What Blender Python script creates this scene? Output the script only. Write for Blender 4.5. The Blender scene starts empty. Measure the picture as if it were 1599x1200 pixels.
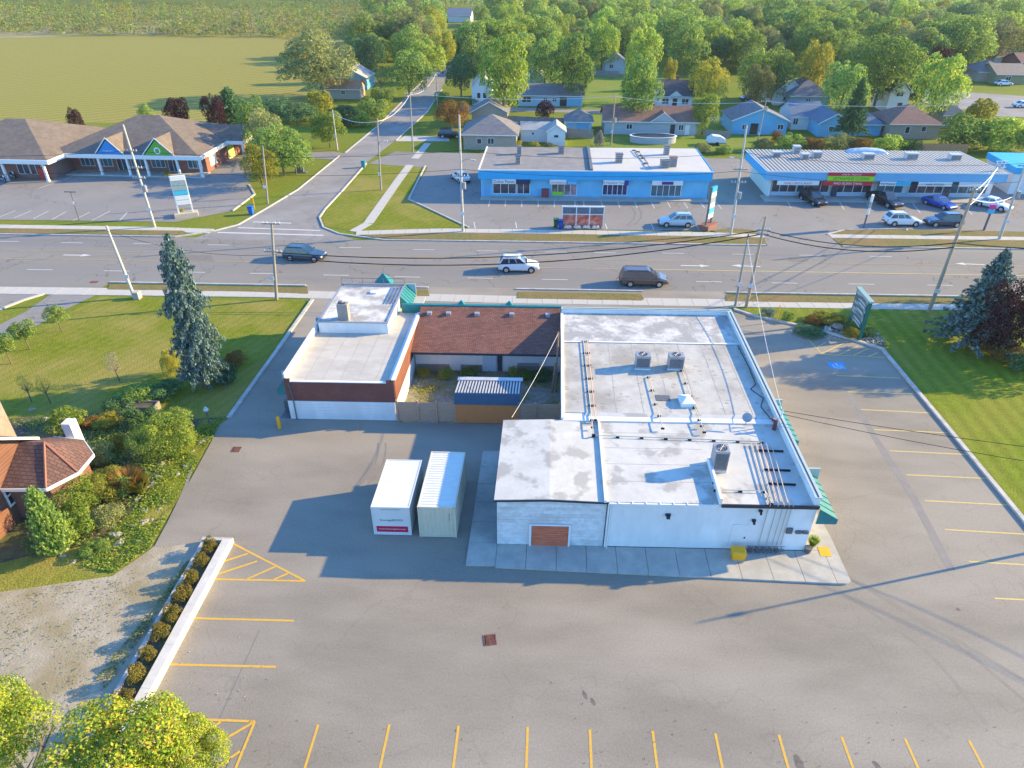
import bpy, math, random
from mathutils import Vector, Matrix
random.seed(7)
SC = bpy.context.scene
COL = SC.collection
# ---------------------------------------------------------------- camera, sky, sun, exposure
CAM_H = 30.0
F_PX = 1058.96                      # focal length for a picture 1599 px wide
AX = Vector((0.99831503, -0.03582164, 0.04564984))   # world X, Y, Z seen from the camera
AY = Vector((0.05773455, 0.53434322, -0.84329357))
AZ = Vector((0.00581548, 0.84450822, 0.53551102))
cam_d = bpy.data.cameras.new('camera'); cam = bpy.data.objects.new('camera', cam_d); COL.objects.link(cam)
cam.matrix_world = Matrix(((AX.x, AX.y, AX.z, 0), (AY.x, AY.y, AY.z, 0), (AZ.x, AZ.y, AZ.z, CAM_H), (0, 0, 0, 1)))
cam_d.sensor_width = 36.0; cam_d.lens = 36.0 * F_PX / 1599.0
cam_d.clip_start = 0.5; cam_d.clip_end = 6000
SC.camera = cam
SUN_EL, SUN_AZ = math.radians(20.0), math.radians(73.0)     # azimuth clockwise from +Y
world = bpy.data.worlds.new('World'); SC.world = world; world.use_nodes = True
wn = world.node_tree.nodes; sky = wn.new('ShaderNodeTexSky'); sky.sky_type = 'NISHITA'; sky.sun_disc = False
sky.sun_elevation = SUN_EL; sky.sun_rotation = SUN_AZ
sky.air_density = 1.3; sky.dust_density = 0.2; sky.ozone_density = 9.0; sky.altitude = 200
wn['Background'].inputs['Strength'].default_value = 0.15
world.node_tree.links.new(sky.outputs[0], wn['Background'].inputs[0])
sun_d = bpy.data.lights.new('sun', 'SUN'); sun_d.energy = 3.4; sun_d.angle = math.radians(0.5); sun_d.color = (1.0, 0.745, 0.31)
sun = bpy.data.objects.new('sun', sun_d); COL.objects.link(sun)
to_sun = Vector((math.sin(SUN_AZ) * math.cos(SUN_EL), math.cos(SUN_AZ) * math.cos(SUN_EL), math.sin(SUN_EL)))
sun.rotation_euler = to_sun.to_track_quat('Z', 'Y').to_euler(); sun.location = (60, 20, 60)
vs = SC.view_settings; vs.view_transform = 'Standard'; vs.look = 'None'; vs.gamma = 1.0; vs.exposure = 1.90
cy = SC.cycles; cy.max_bounces = 5; cy.diffuse_bounces = 3; cy.glossy_bounces = 2; cy.transmission_bounces = 3; cy.transparent_max_bounces = 4; cy.caustics_reflective = False; cy.caustics_refractive = False
# ---------------------------------------------------------------- measuring: picture point -> point on the plane z
def G(px, py, z=0.0):
    c = Vector((px - 799.5, -(py - 600.0), -F_PX))
    d = Vector((AX.dot(c), AY.dot(c), AZ.dot(c)))
    t = (z - CAM_H) / d.z
    return Vector((d.x * t, d.y * t, z))
def dist(P): return -(Vector((AX.z, AY.z, AZ.z)).dot(Vector(P) - Vector((0, 0, CAM_H))))
def ppm(P): return F_PX / dist(P)           # picture px (1599 wide) per metre at P
# ---------------------------------------------------------------- mesh helpers
ORG = {}
class MB:
    def __init__(s): s.v = []; s.f = []; s.m = []
    def add(s, vs, fs, m=0):
        b = len(s.v); s.v.extend([tuple(x) for x in vs])
        for f in fs: s.f.append(tuple(b + i for i in f)); s.m.append(m)
        return s
    def poly(s, pts, m=0): return s.add(pts, [range(len(pts))], m)
    def prism(s, pts, z0, z1, m=0, ms=None):
        n = len(pts); lo = [(p[0], p[1], z0) for p in pts]; hi = [(p[0], p[1], z1) for p in pts]
        s.add(hi, [range(n)], m)
        return s.add(lo + hi, [(i, (i + 1) % n, n + (i + 1) % n, n + i) for i in range(n)], m if ms is None else ms)
    def abox(s, P, u, v, w, m=0):
        P, u, v, w = Vector(P), Vector(u), Vector(v), Vector(w)
        c = [P, P + u, P + u + v, P + v]; c += [q + w for q in c]
        return s.add(c, [(3, 2, 1, 0), (4, 5, 6, 7), (0, 1, 5, 4), (1, 2, 6, 5), (2, 3, 7, 6), (3, 0, 4, 7)], m)
    def box(s, x0, x1, y0, y1, z0, z1, m=0): return s.abox((x0, y0, z0), (x1 - x0, 0, 0), (0, y1 - y0, 0), (0, 0, z1 - z0), m)
    def tube(s, p0, p1, r0, r1=None, n=8, m=0, cap=True):
        p0, p1 = Vector(p0), Vector(p1); r1 = r0 if r1 is None else r1
        d = (p1 - p0).normalized(); a = d.cross(Vector((0, 0, 1)))
        if a.length < 1e-3: a = Vector((1, 0, 0))
        a.normalize(); b = d.cross(a)
        ring = lambda p, r: [p + (a * math.cos(2 * math.pi * i / n) + b * math.sin(2 * math.pi * i / n)) * r for i in range(n)]
        s.add(ring(p0, r0) + ring(p1, r1), [(i, (i + 1) % n, n + (i + 1) % n, n + i) for i in range(n)], m)
        if cap: s.add(ring(p1, r1), [range(n)], m); s.add(ring(p0, r0), [range(n - 1, -1, -1)], m)
        return s
    def path(s, pts, r, n=5, m=0):
        for a, b in zip(pts, pts[1:]): s.tube(a, b, r, r, n, m, False)
        return s
    def build(s, name, mats, parent=None, kind=None, smooth=False, label=None, cat=None, group=None):
        if not isinstance(mats, (list, tuple)): mats = [mats]
        if parent is not None: o = ORG[parent]
        else:
            xs = [p[0] for p in s.v]; ys = [p[1] for p in s.v]; zs = [p[2] for p in s.v]
            o = Vector(((min(xs) + max(xs)) / 2, (min(ys) + max(ys)) / 2, min(zs)))
        me = bpy.data.meshes.new(name); me.from_pydata([(p[0] - o.x, p[1] - o.y, p[2] - o.z) for p in s.v], [], s.f)
        for m in mats: me.materials.append(m)
        if len(mats) > 1: me.polygons.foreach_set('material_index', s.m)
        if smooth: me.polygons.foreach_set('use_smooth', [True] * len(s.f))
        me.update()
        ob = bpy.data.objects.new(name, me); COL.objects.link(ob)
        if parent is not None: ob.parent = parent; ORG[ob] = o
        else: ob.location = o; ORG[ob] = o.copy()
        if kind: ob['kind'] = kind
        tag(ob, label, cat, group)
        return ob
def tag(o, label=None, cat=None, group=None):
    if label: o['label'] = label
    if cat: o['category'] = cat
    if group: o['group'] = group
def thing(name, label, cat, loc=(0, 0, 0), rz=0.0, group=None, local=False):
    o = bpy.data.objects.new(name, None); COL.objects.link(o); o.location = loc; o.rotation_euler.z = rz
    o.empty_display_size = 0.3
    tag(o, label, cat, group); ORG[o] = Vector((0, 0, 0)) if local else Vector(loc)
    return o
def share(src, parent, loc=(0, 0, 0), rz=0.0, scale=None, name=None):     # a copy of one part, sharing its mesh
    c = src.copy(); COL.objects.link(c); c.parent = parent; c.location = loc; c.rotation_euler.z = rz
    if scale: c.scale = scale
    return c
def text(parent, body, P, u, v, size, mat, name='lettering', center=True, squash=1.0):
    cu = bpy.data.curves.new('t', 'FONT'); cu.body = body; cu.size = 1.0; cu.resolution_u = 2
    cu.align_x = 'CENTER' if center else 'LEFT'; cu.extrude = 0.0
    tmp = bpy.data.objects.new('t', cu); COL.objects.link(tmp)
    bpy.context.view_layer.update()
    me0 = tmp.evaluated_get(bpy.context.evaluated_depsgraph_get()).to_mesh()
    u, v = Vector(u).normalized(), Vector(v).normalized()
    vs_ = [Vector(P) + u * (w.co.x * size * squash) + v * (w.co.y * size) for w in me0.vertices]
    fs_ = [tuple(p.vertices) for p in me0.polygons]
    b = MB(); b.add(vs_, fs_)
    bpy.data.objects.remove(tmp); bpy.data.curves.remove(cu)
    return b.build(name, mat, parent)
# ---------------------------------------------------------------- materials
def _n(nt, t, **kw):
    n = nt.nodes.new(t)
    for k, v in kw.items():
        if k in n.inputs: n.inputs[k].default_value = v
        else: setattr(n, k, v)
    return n
def mat(name, c1, c2=None, scale=1.0, rough=0.85, bump=0.0, bscale=None, metal=0.0, spec=0.3, stretch=(1, 1, 1), lo=0.35, hi=0.65, detail=6.0, big=None, bigscale=0.1, bigamt=0.5, coat=0.0, bigrng=(0.42, 0.62)):
    m = bpy.data.materials.new(name); m.use_nodes = True; nt = m.node_tree; L = nt.links.new
    p = nt.nodes['Principled BSDF']; p.inputs['Roughness'].default_value = rough; p.inputs['Metallic'].default_value = metal
    p.inputs['Specular IOR Level'].default_value = spec; p.inputs['Coat Weight'].default_value = coat
    if c2 is None:
        p.inputs['Base Color'].default_value = (*c1, 1)
        if bump == 0: return m
    tc = _n(nt, 'ShaderNodeTexCoord'); mp = _n(nt, 'ShaderNodeMapping'); mp.inputs['Scale'].default_value = stretch
    L(tc.outputs['Object'], mp.inputs[0])
    if c2 is not None:
        no = _n(nt, 'ShaderNodeTexNoise', Scale=scale, Detail=min(detail, 4.0), Roughness=0.7); L(mp.outputs[0], no.inputs['Vector'])
        r = _n(nt, 'ShaderNodeValToRGB'); r.color_ramp.elements[0].color = (*c1, 1); r.color_ramp.elements[1].color = (*c2, 1)
        r.color_ramp.elements[0].position = lo; r.color_ramp.elements[1].position = hi
        L(no.outputs['Fac'], r.inputs[0]); out = r.outputs[0]
        if big is not None:
            nb = _n(nt, 'ShaderNodeTexNoise', Scale=bigscale, Detail=3.0, Roughness=0.6); L(mp.outputs[0], nb.inputs['Vector'])
            mr = _n(nt, 'ShaderNodeMapRange'); mr.inputs[1].default_value = bigrng[0]; mr.inputs[2].default_value = bigrng[1]; mr.inputs[4].default_value = bigamt
            L(nb.outputs['Fac'], mr.inputs[0])
            mx = _n(nt, 'ShaderNodeMix', data_type='RGBA'); L(mr.outputs[0], mx.inputs['Factor']); L(out, mx.inputs[6]); mx.inputs[7].default_value = (*big, 1); out = mx.outputs[2]
        L(out, p.inputs['Base Color'])
    if bump:
        nb = _n(nt, 'ShaderNodeTexNoise', Scale=bscale or scale * 4, Detail=2.0); L(mp.outputs[0], nb.inputs['Vector'])
        bu = _n(nt, 'ShaderNodeBump', Strength=bump, Distance=0.05); L(nb.outputs['Fac'], bu.inputs['Height']); L(bu.outputs[0], p.inputs['Normal'])
    return m
def brickmat(name, c1, c2, mortar, bw, bh, gap=0.012, rot=(0, 0, 0), rough=0.9, coord='Object', bump=0.4):
    m = bpy.data.materials.new(name); m.use_nodes = True; nt = m.node_tree; L = nt.links.new
    p = nt.nodes['Principled BSDF']; p.inputs['Roughness'].default_value = rough; p.inputs['Specular IOR Level'].default_value = 0.2
    tc = _n(nt, 'ShaderNodeTexCoord'); mp = _n(nt, 'ShaderNodeMapping'); mp.inputs['Rotation'].default_value = rot
    L(tc.outputs[coord], mp.inputs[0])
    b = _n(nt, 'ShaderNodeTexBrick'); b.inputs['Color1'].default_value = (*c1, 1); b.inputs['Color2'].default_value = (*c2, 1); b.inputs['Mortar'].default_value = (*mortar, 1)
    b.inputs['Scale'].default_value = 1.0; b.inputs['Mortar Size'].default_value = gap; b.inputs['Brick Width'].default_value = bw; b.inputs['Row Height'].default_value = bh; b.inputs['Bias'].default_value = 0.0
    L(mp.outputs[0], b.inputs['Vector'])
    no = _n(nt, 'ShaderNodeTexNoise', Scale=0.8, Detail=3.0); L(tc.outputs[coord], no.inputs['Vector'])
    mr = _n(nt, 'ShaderNodeMapRange'); mr.inputs[3].default_value = 0.7; mr.inputs[4].default_value = 1.3; L(no.outputs['Fac'], mr.inputs[0])
    mx = _n(nt, 'ShaderNodeMix', data_type='RGBA', blend_type='MULTIPLY'); mx.inputs['Factor'].default_value = 1.0
    L(b.outputs['Color'], mx.inputs[6]); L(mr.outputs[0], mx.inputs[7]); L(mx.outputs[2], p.inputs['Base Color'])
    bu = _n(nt, 'ShaderNodeBump', Strength=bump, Distance=0.02); bu.invert = True; L(b.outputs['Fac'], bu.inputs['Height']); L(bu.outputs[0], p.inputs['Normal'])
    return m
def asphaltmat(name, c1, c2, crack=0.5, stretch=(1, 1, 1), rough=0.88, wear=(0.35, 0.33, 0.31), wearamt=0.25):
    m = mat(name, c1, c2, scale=0.22, rough=rough, bump=0.25, bscale=25, spec=0.25, stretch=stretch, lo=0.3, hi=0.7, detail=9, big=wear, bigscale=0.11, bigamt=wearamt)
    nt = m.node_tree; L = nt.links.new; p = nt.nodes['Principled BSDF']
    src = p.inputs['Base Color'].links[0].from_socket; tc = [n for n in nt.nodes if n.type == 'TEX_COORD'][0]
    nz = _n(nt, 'ShaderNodeTexNoise', Scale=0.35, Detail=2.0); L(tc.outputs['Object'], nz.inputs['Vector'])
    va = _n(nt, 'ShaderNodeVectorMath', operation='ADD'); vm = _n(nt, 'ShaderNodeVectorMath', operation='SCALE'); vm.inputs['Scale'].default_value = 5.0
    L(nz.outputs['Color'], vm.inputs[0]); L(tc.outputs['Object'], va.inputs[0]); L(vm.outputs[0], va.inputs[1])
    vo = _n(nt, 'ShaderNodeTexVoronoi', feature='DISTANCE_TO_EDGE', Scale=0.09); L(va.outputs[0], vo.inputs['Vector'])
    mr = _n(nt, 'ShaderNodeMapRange'); mr.inputs[1].default_value = 0.0; mr.inputs[2].default_value = 0.006; mr.inputs[3].default_value = crack; mr.inputs[4].default_value = 0.0
    L(vo.outputs['Distance'], mr.inputs[0])
    gr = _n(nt, 'ShaderNodeTexNoise', Scale=9.0, Detail=3.0, Roughness=0.8); L(tc.outputs['Object'], gr.inputs['Vector'])
    m2 = _n(nt, 'ShaderNodeMapRange'); m2.inputs[1].default_value = 0.3; m2.inputs[2].default_value = 0.7; m2.inputs[3].default_value = 0.86; m2.inputs[4].default_value = 1.12; L(gr.outputs['Fac'], m2.inputs[0])
    x1 = _n(nt, 'ShaderNodeMix', data_type='RGBA', blend_type='MULTIPLY'); x1.inputs['Factor'].default_value = 1.0; L(src, x1.inputs[6]); L(m2.outputs[0], x1.inputs[7])
    x2 = _n(nt, 'ShaderNodeMix', data_type='RGBA'); L(mr.outputs[0], x2.inputs['Factor']); L(x1.outputs[2], x2.inputs[6]); x2.inputs[7].default_value = (0.05, 0.045, 0.045, 1)
    L(x2.outputs[2], p.inputs['Base Color'])
    return m
def grassmat(name, c1, c2, c3, mow=0.0, rot=0.0, period=1.2, big=0.6):
    m = mat(name, c1, c2, scale=1.7, rough=0.95, bump=0.9, bscale=7.0, spec=0.1, lo=0.3, hi=0.7, detail=10, big=c3, bigscale=0.12, bigamt=big)
    nt = m.node_tree; L = nt.links.new; p = nt.nodes['Principled BSDF']
    src = p.inputs['Base Color'].links[0].from_socket; tc = [n for n in nt.nodes if n.type == 'TEX_COORD'][0]
    fi = _n(nt, 'ShaderNodeTexNoise', Scale=11.0, Detail=2.0, Roughness=0.8); L(tc.outputs['Object'], fi.inputs['Vector'])
    m2 = _n(nt, 'ShaderNodeMapRange'); m2.inputs[1].default_value = 0.3; m2.inputs[2].default_value = 0.7; m2.inputs[3].default_value = 0.55; m2.inputs[4].default_value = 1.4; L(fi.outputs['Fac'], m2.inputs[0])
    x1 = _n(nt, 'ShaderNodeMix', data_type='RGBA', blend_type='MULTIPLY'); x1.inputs['Factor'].default_value = 1.0; L(src, x1.inputs[6]); L(m2.outputs[0], x1.inputs[7]); out = x1.outputs[2]
    if mow:
        mp = _n(nt, 'ShaderNodeMapping'); mp.inputs['Rotation'].default_value = (0, 0, rot); L(tc.outputs['Object'], mp.inputs[0])
        wv = _n(nt, 'ShaderNodeTexWave', Scale=0.314 / period * 1.0, Distortion=1.2, Detail=3.0); wv.inputs['Detail Scale'].default_value = 0.6; L(mp.outputs[0], wv.inputs['Vector'])
        m3 = _n(nt, 'ShaderNodeMapRange'); m3.inputs[3].default_value = 1.0 - mow; m3.inputs[4].default_value = 1.0 + mow; L(wv.outputs['Fac'], m3.inputs[0])
        x2 = _n(nt, 'ShaderNodeMix', data_type='RGBA', blend_type='MULTIPLY'); x2.inputs['Factor'].default_value = 1.0; L(out, x2.inputs[6]); L(m3.outputs[0], x2.inputs[7]); out = x2.outputs[2]
    L(out, p.inputs['Base Color'])
    return m
def leafmat(name, cols, trans=0.35, var=0.25):
    m = bpy.data.materials.new(name); m.use_nodes = True; nt = m.node_tree; L = nt.links.new
    nt.nodes.remove(nt.nodes['Principled BSDF']); out = nt.nodes['Material Output']
    ge = _n(nt, 'ShaderNodeNewGeometry'); oi = _n(nt, 'ShaderNodeObjectInfo')
    r = _n(nt, 'ShaderNodeValToRGB'); el = r.color_ramp.elements
    while len(el) < len(cols): el.new(0.5)
    for i, c in enumerate(cols): el[i].position = i / (len(cols) - 1); el[i].color = (*c, 1)
    L(ge.outputs['Random Per Island'], r.inputs[0])
    hs = _n(nt, 'ShaderNodeHueSaturation')
    m1 = _n(nt, 'ShaderNodeMapRange'); m1.inputs[3].default_value = 0.5 - 0.010 * var * 4; m1.inputs[4].default_value = 0.5 + 0.010 * var * 4; L(oi.outputs['Random'], m1.inputs[0]); L(m1.outputs[0], hs.inputs['Hue'])
    ml = _n(nt, 'ShaderNodeMath', operation='MULTIPLY_ADD'); ml.inputs[1].default_value = 7.31; ml.inputs[2].default_value = 0.13; L(oi.outputs['Random'], ml.inputs[0])
    fr = _n(nt, 'ShaderNodeMath', operation='FRACT'); L(ml.outputs[0], fr.inputs[0])
    m2 = _n(nt, 'ShaderNodeMapRange'); m2.inputs[3].default_value = 1 - var; m2.inputs[4].default_value = 1 + var; L(fr.outputs[0], m2.inputs[0]); L(m2.outputs[0], hs.inputs['Value'])
    L(r.outputs[0], hs.inputs['Color'])
    d = _n(nt, 'ShaderNodeBsdfDiffuse'); t = _n(nt, 'ShaderNodeBsdfTranslucent'); x = _n(nt, 'ShaderNodeMixShader'); x.inputs[0].default_value = trans
    L(hs.outputs[0], d.inputs[0]); L(hs.outputs[0], t.inputs[0]); L(d.outputs[0], x.inputs[1]); L(t.outputs[0], x.inputs[2]); L(x.outputs[0], out.inputs[0])
    return m
# ================================================================ the setting: ground, roads, pavements
M_TERR = grassmat('rough_grass', (0.105, 0.155, 0.012), (0.19, 0.215, 0.022), (0.22, 0.20, 0.035), big=0.45)
M_FIELD = grassmat('mown_field', (0.21, 0.195, 0.035), (0.31, 0.265, 0.06), (0.25, 0.225, 0.05), mow=0.13, rot=0.9, period=3.0)
M_LAWN = grassmat('lawn_grass', (0.115, 0.155, 0.010), (0.21, 0.215, 0.022), (0.29, 0.235, 0.065), mow=0.05, rot=0.4, period=0.9, big=0.7)
M_STRIPE = grassmat('striped_lawn', (0.115, 0.17, 0.010), (0.20, 0.23, 0.022), (0.25, 0.22, 0.045), mow=0.10, rot=0.02, period=1.3, big=0.45)
M_VERGE = grassmat('dry_verge_grass', (0.13, 0.13, 0.035), (0.21, 0.18, 0.07), (0.25, 0.16, 0.075), big=0.8)
M_ROAD = asphaltmat('road_asphalt', (0.205, 0.186, 0.158), (0.265, 0.241, 0.205), crack=0.55, stretch=(0.15, 1.6, 1), wear=(0.16, 0.15, 0.15), wearamt=0.45)
M_STREET = asphaltmat('side_street_asphalt', (0.205, 0.19, 0.175), (0.265, 0.247, 0.225), crack=0.5)
M_LOT = asphaltmat('parking_asphalt', (0.215, 0.187, 0.148), (0.272, 0.238, 0.190), crack=0.12, stretch=(0.5, 1.3, 1), wear=(0.325, 0.285, 0.23), wearamt=0.6)
M_LOT2 = asphaltmat('old_plaza_asphalt', (0.21, 0.193, 0.172), (0.275, 0.254, 0.228), crack=0.6, wear=(0.17, 0.16, 0.16), wearamt=0.35)
M_CONC = mat('pale_concrete', (0.40, 0.375, 0.33), (0.50, 0.47, 0.41), scale=0.9, bump=0.15, bscale=14, big=(0.34, 0.31, 0.27), bigscale=0.35, bigamt=0.4)
M_CONC2 = mat('weathered_concrete', (0.37, 0.345, 0.295), (0.46, 0.43, 0.37), scale=1.3, bump=0.2, bscale=16, big=(0.32, 0.31, 0.28), bigscale=0.5, bigamt=0.5)
M_KERB = mat('kerb_concrete', (0.36, 0.34, 0.31), (0.50, 0.47, 0.43), scale=1.6, bump=0.2)
M_GRAVEL = mat('gravel', (0.30, 0.255, 0.185), (0.42, 0.36, 0.265), scale=1.6, bump=0.45, bscale=9, detail=12, lo=0.3, hi=0.72, big=(0.25, 0.20, 0.10), bigscale=0.3, bigamt=0.8)
def linepaint(n, c, worn=(.25, .23, .20), lo=.40, hi=.62): return mat(n, c, tuple(.75 * a + .25 * w for a, w in zip(c, worn)), scale=3.2, rough=.75, lo=lo, hi=hi, big=worn, bigscale=5.5, bigamt=.25)
M_YEL = linepaint('yellow_line_paint', (0.66, 0.37, 0.02))
M_PALEYEL = linepaint('pale_yellow_line_paint', (0.66, 0.49, 0.12))
M_ORYEL = mat('worn_centre_line_paint', (0.50, 0.32, 0.09), (0.30, 0.24, 0.16), scale=1.2, rough=0.8)
M_WHP = linepaint('white_line_paint', (0.60, 0.59, 0.56))
M_BLUEP = mat('blue_accessible_paint', (0.03, 0.28, 0.60), (0.05, 0.34, 0.66), scale=2.0, rough=0.7)
M_SOIL = mat('garden_soil', (0.06, 0.045, 0.03), (0.13, 0.10, 0.065), scale=2.0, bump=0.8, bscale=8, big=(0.10, 0.13, 0.03), bigscale=0.5, bigamt=0.7)

def sheet(name, pxs, z, m, kind='structure', **kw):
    return MB().poly([G(x, y, z) for x, y in pxs]).build(name, m, kind=kind, **kw)
MB().poly([(-3500, -200, -.03), (3500, -200, -.03), (3500, 5000, -.03), (-3500, 5000, -.03)]).build('terrain', M_TERR, kind='structure')
sheet('field', [(-900, 76), (-300, 68), (425, 50), (540, 52), (560, 100), (500, 165), (410, 182), (300, 192), (-900, 192)], -.018, M_FIELD)
sheet('marsh_ground', [(-900, 76), (-300, 67.5), (425, 49.5), (540, 51.5), (560, 14), (300, 12), (-900, 20)], -.020, mat('straw_marsh', (.26, .21, .08), (.36, .29, .12), scale=.25, rough=.95, big=(.16, .17, .05), bigscale=.05, bigamt=.8))
nearY = lambda x: 439 + (x) * 25 / 1510
farY = lambda x: 366.5 + x * 23.5 / 1599
sheet('road', [(-900, nearY(-900)), (2500, nearY(2500)), (2500, farY(2500)), (-900, farY(-900))], 0.0, M_ROAD)
# side street running away from the junction
sheet('side_street', [(300, 374), (335, 361), (372, 352), (415, 327), (465, 297), (535, 240), (590, 197), (632, 155), (666, 120), (690, 97), (716, 97), (703, 115), (667, 175), (617, 220), (572, 255), (536, 297), (508, 327), (499, 340), (505, 356), (530, 366), (560, 377)], 0.005, M_STREET)
sheet('back_lane', [(545, 241), (520, 237), (478, 238), (470, 247), (530, 250)], 0.009, M_LOT2)
sheet('driveway', [(632, 212), (700, 214), (702, 221), (618, 221)], 0.011, M_CONC)
# left plaza lot, middle and right plaza lots
sheet('parking_lot', [(-700, 338), (-700, 225), (0, 262), (330, 262), (380, 240), (396, 246), (388, 288), (398, 304), (363, 330), (345, 333), (275, 347), (-100, 342)], 0.008, M_LOT2)
sheet('parking_lot', [(575, 256), (617, 237), (760, 240), (1140, 248), (1900, 266), (2100, 384), (1290, 367), (1190, 369), (1130, 361), (733, 357), (700, 342), (660, 322), (637, 312), (668, 262)], 0.008, M_LOT2)
sheet('driveway_apron', [(1188, 366), (1296, 365), (1320, 388), (1200, 387)], 0.012, M_LOT2)
# main lot
LOT = [(478, nearY(478) - 2), (640, nearY(640) - 2), (1134, nearY(1134) - 2), (1134, 478), (1145, 486), (1180, 497), (1250, 512), (1330, 533), (1375, 547), (1480, 672), (1599, 817), (1800, 1060), (2300, 1660), (-100, 1660), (137, 1220), (205, 1102), (356, 842), (240, 855), (275, 790), (330, 690), (340, 665), (357, 654), (485, 471)]
sheet('parking_lot', LOT, 0.010, M_LOT)
sheet('driveway_apron', [(-200, nearY(-200) - 1), (172, nearY(172) - 1), (150, 457), (-200, 452)], 0.012, M_ROAD)
sheet('footpath', [(80, 459), (150, 461), (95, 487), (55, 510), (-20, 545), (-60, 530), (0, 507), (40, 487)], 0.002, M_LOT2)
sheet('driveway', [(-200, 457), (68, 459), (30, 470), (0, 485), (-120, 540), (-200, 520)], 0.004, M_LOT2)
sheet('lawn', [(-250, 470), (0, 490), (60, 512), (158, 463), (482, 473), (352, 655), (300, 665), (150, 655), (0, 665), (-250, 680)], -.008, M_LAWN)
sheet('lawn', [(1150, 480), (1700, 488), (2100, 500), (2300, 900), (1990, 1260), (1600, 812), (1480, 667), (1378, 543), (1332, 529), (1252, 507), (1182, 492)], -.010, M_STRIPE)
sheet('garden_ground', [(0, 655), (150, 645), (300, 655), (352, 650), (328, 690), (272, 790), (238, 855), (100, 880), (0, 900), (-150, 900), (-150, 690)], -.004, M_SOIL)
sheet('lawn', [(-200, 905), (0, 880), (70, 862), (150, 850), (215, 790), (268, 715), (318, 655), (352, 655), (328, 690), (272, 790), (236, 856), (175, 900), (90, 912), (0, 925), (-200, 960)], 0.0, M_LAWN)
sheet('gravel_yard', [(-300, 960), (0, 925), (90, 912), (175, 900), (236, 857), (240, 853), (354, 841), (345, 856), (330, 880), (178, 1085), (150, 1240), (-300, 1400)], 0.003, M_GRAVEL)
sheet('courtyard', [(640, 574), (880, 580), (880, 662), (618, 660)], 0.012, mat('weedy_gravel', (0.20, 0.18, 0.14), (0.34, 0.31, 0.26), scale=2.5, bump=0.8, bscale=10, big=(0.15, 0.15, 0.04), bigscale=0.5, bigamt=0.8))
sheet('lawn', [(640, 309), (662, 320), (700, 340), (730, 355), (560, 362), (508, 354), (503, 340), (512, 326), (538, 297), (578, 258), (664, 259)], -.006, M_LAWN)
sheet('yard_lawn', [(920, 120), (1040, 112), (1090, 160), (1180, 200), (1190, 240), (930, 234), (905, 200)], -.012, grassmat('bright_yard_grass', (0.11, 0.19, 0.02), (0.20, 0.25, 0.04), (0.22, 0.22, 0.05)))
sheet('cross_street', [(1440, 140), (1900, 170), (1900, 195), (1560, 182), (1440, 160)], 0.004, M_STREET)
sheet('residential_street', [(720, 171), (940, 178), (1140, 190), (1140, 184), (940, 172), (720, 166)], 0.0, M_STREET)
# verges between kerb and sidewalk (a raised strip of dry grass each)
def verge(pxs): return MB().prism([G(x, y) for x, y in pxs], -.02, .05).build('verge', M_VERGE, kind='structure')
verge([(172, nearY(172) + 3), (478, nearY(478) + 3), (482, 458), (480, 459.5), (395, 456), (168, 452.5)])
verge([(642, nearY(642) + 3), (668, nearY(668) + 3), (671, 463), (640, 463.5)])
verge([(810, nearY(810) + 4), (1000, nearY(1000) + 4), (1006, 468), (1002, 470), (806, 466.5)])
verge([(1134, nearY(1134) + 3), (1900, nearY(1900) + 3), (1900, 484), (1500, 476), (1132, 471)])
verge([(-500, farY(-500) - 2), (270, farY(270) - 2), (292, 364), (285, 361), (0, 357), (-500, 351)])
verge([(600, 373), (800, farY(800) - 1), (1196, farY(1196) - 1), (1194, 372), (1150, 370.5), (800, 365.5), (690, 364.5), (562, 367.5)])
verge([(1314, farY(1314) - 1), (1900, farY(1900) - 1), (1900, 380), (1599, 376), (1300, 373)])
verge([(1292, 366), (1320, 360), (1400, 358.5), (1900, 369), (1900, 374), (1599, 370.5), (1300, 366.5)])
verge([(1110, 361), (1140, 357), (1175, 360), (1190, 365), (1185, 366.5), (1120, 363.5)])
# sidewalks of single concrete slabs
slab_mesh = None
def sidewalk(pts, w, step=1.5, z=.03):
    global slab_mesh
    root = thing('sidewalk', None, None, G(*pts[0])); root['kind'] = 'structure'
    W = [G(x, y) for x, y in pts]
    for a, b in zip(W, W[1:]):
        d = b - a; L = d.length; n = max(1, round(L / step)); u = d / L; rz = math.atan2(u.y, u.x)
        for i in range(n):
            c = a + u * (L * (i + .5) / n) - ORG[root]
            if slab_mesh is None:
                ob = MB().box(-.5, .5, -.5, .5, 0, 1).build('slab', M_CONC, root); slab_mesh = ob.data; ob.data.transform(Matrix.Translation(ORG[root]))
            else:
                ob = bpy.data.objects.new('slab', slab_mesh); COL.objects.link(ob); ob.parent = root
            ob.location = (c.x, c.y, -.03); ob.rotation_euler.z = rz + random.uniform(-.004, .004); ob.scale = (L / n - .03, w, .03 + z + random.uniform(-.006, .006))
sidewalk([(-60, 453.2), (400, 458.7), (800, 468.5), (1200, 474.7), (1660, 481.5)], 1.75)
sidewalk([(-60, 354), (0, 354.7), (240, 358.5), (330, 361.5)], 1.6, z=.035)
sidewalk([(556, 364.5), (690, 360.5), (800, 361.5), (1100, 366.5), (1192, 368.3)], 1.5, z=.035)
sidewalk([(1296, 368.8), (1599, 372.8), (1660, 373.6)], 1.5, z=.035)
sidewalk([(552, 362), (575, 349), (622, 282), (640, 258)], 1.3, step=1.8, z=.02)
sidewalk([(648, 248), (668, 224)], 1.3, step=1.8, z=.02)
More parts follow.
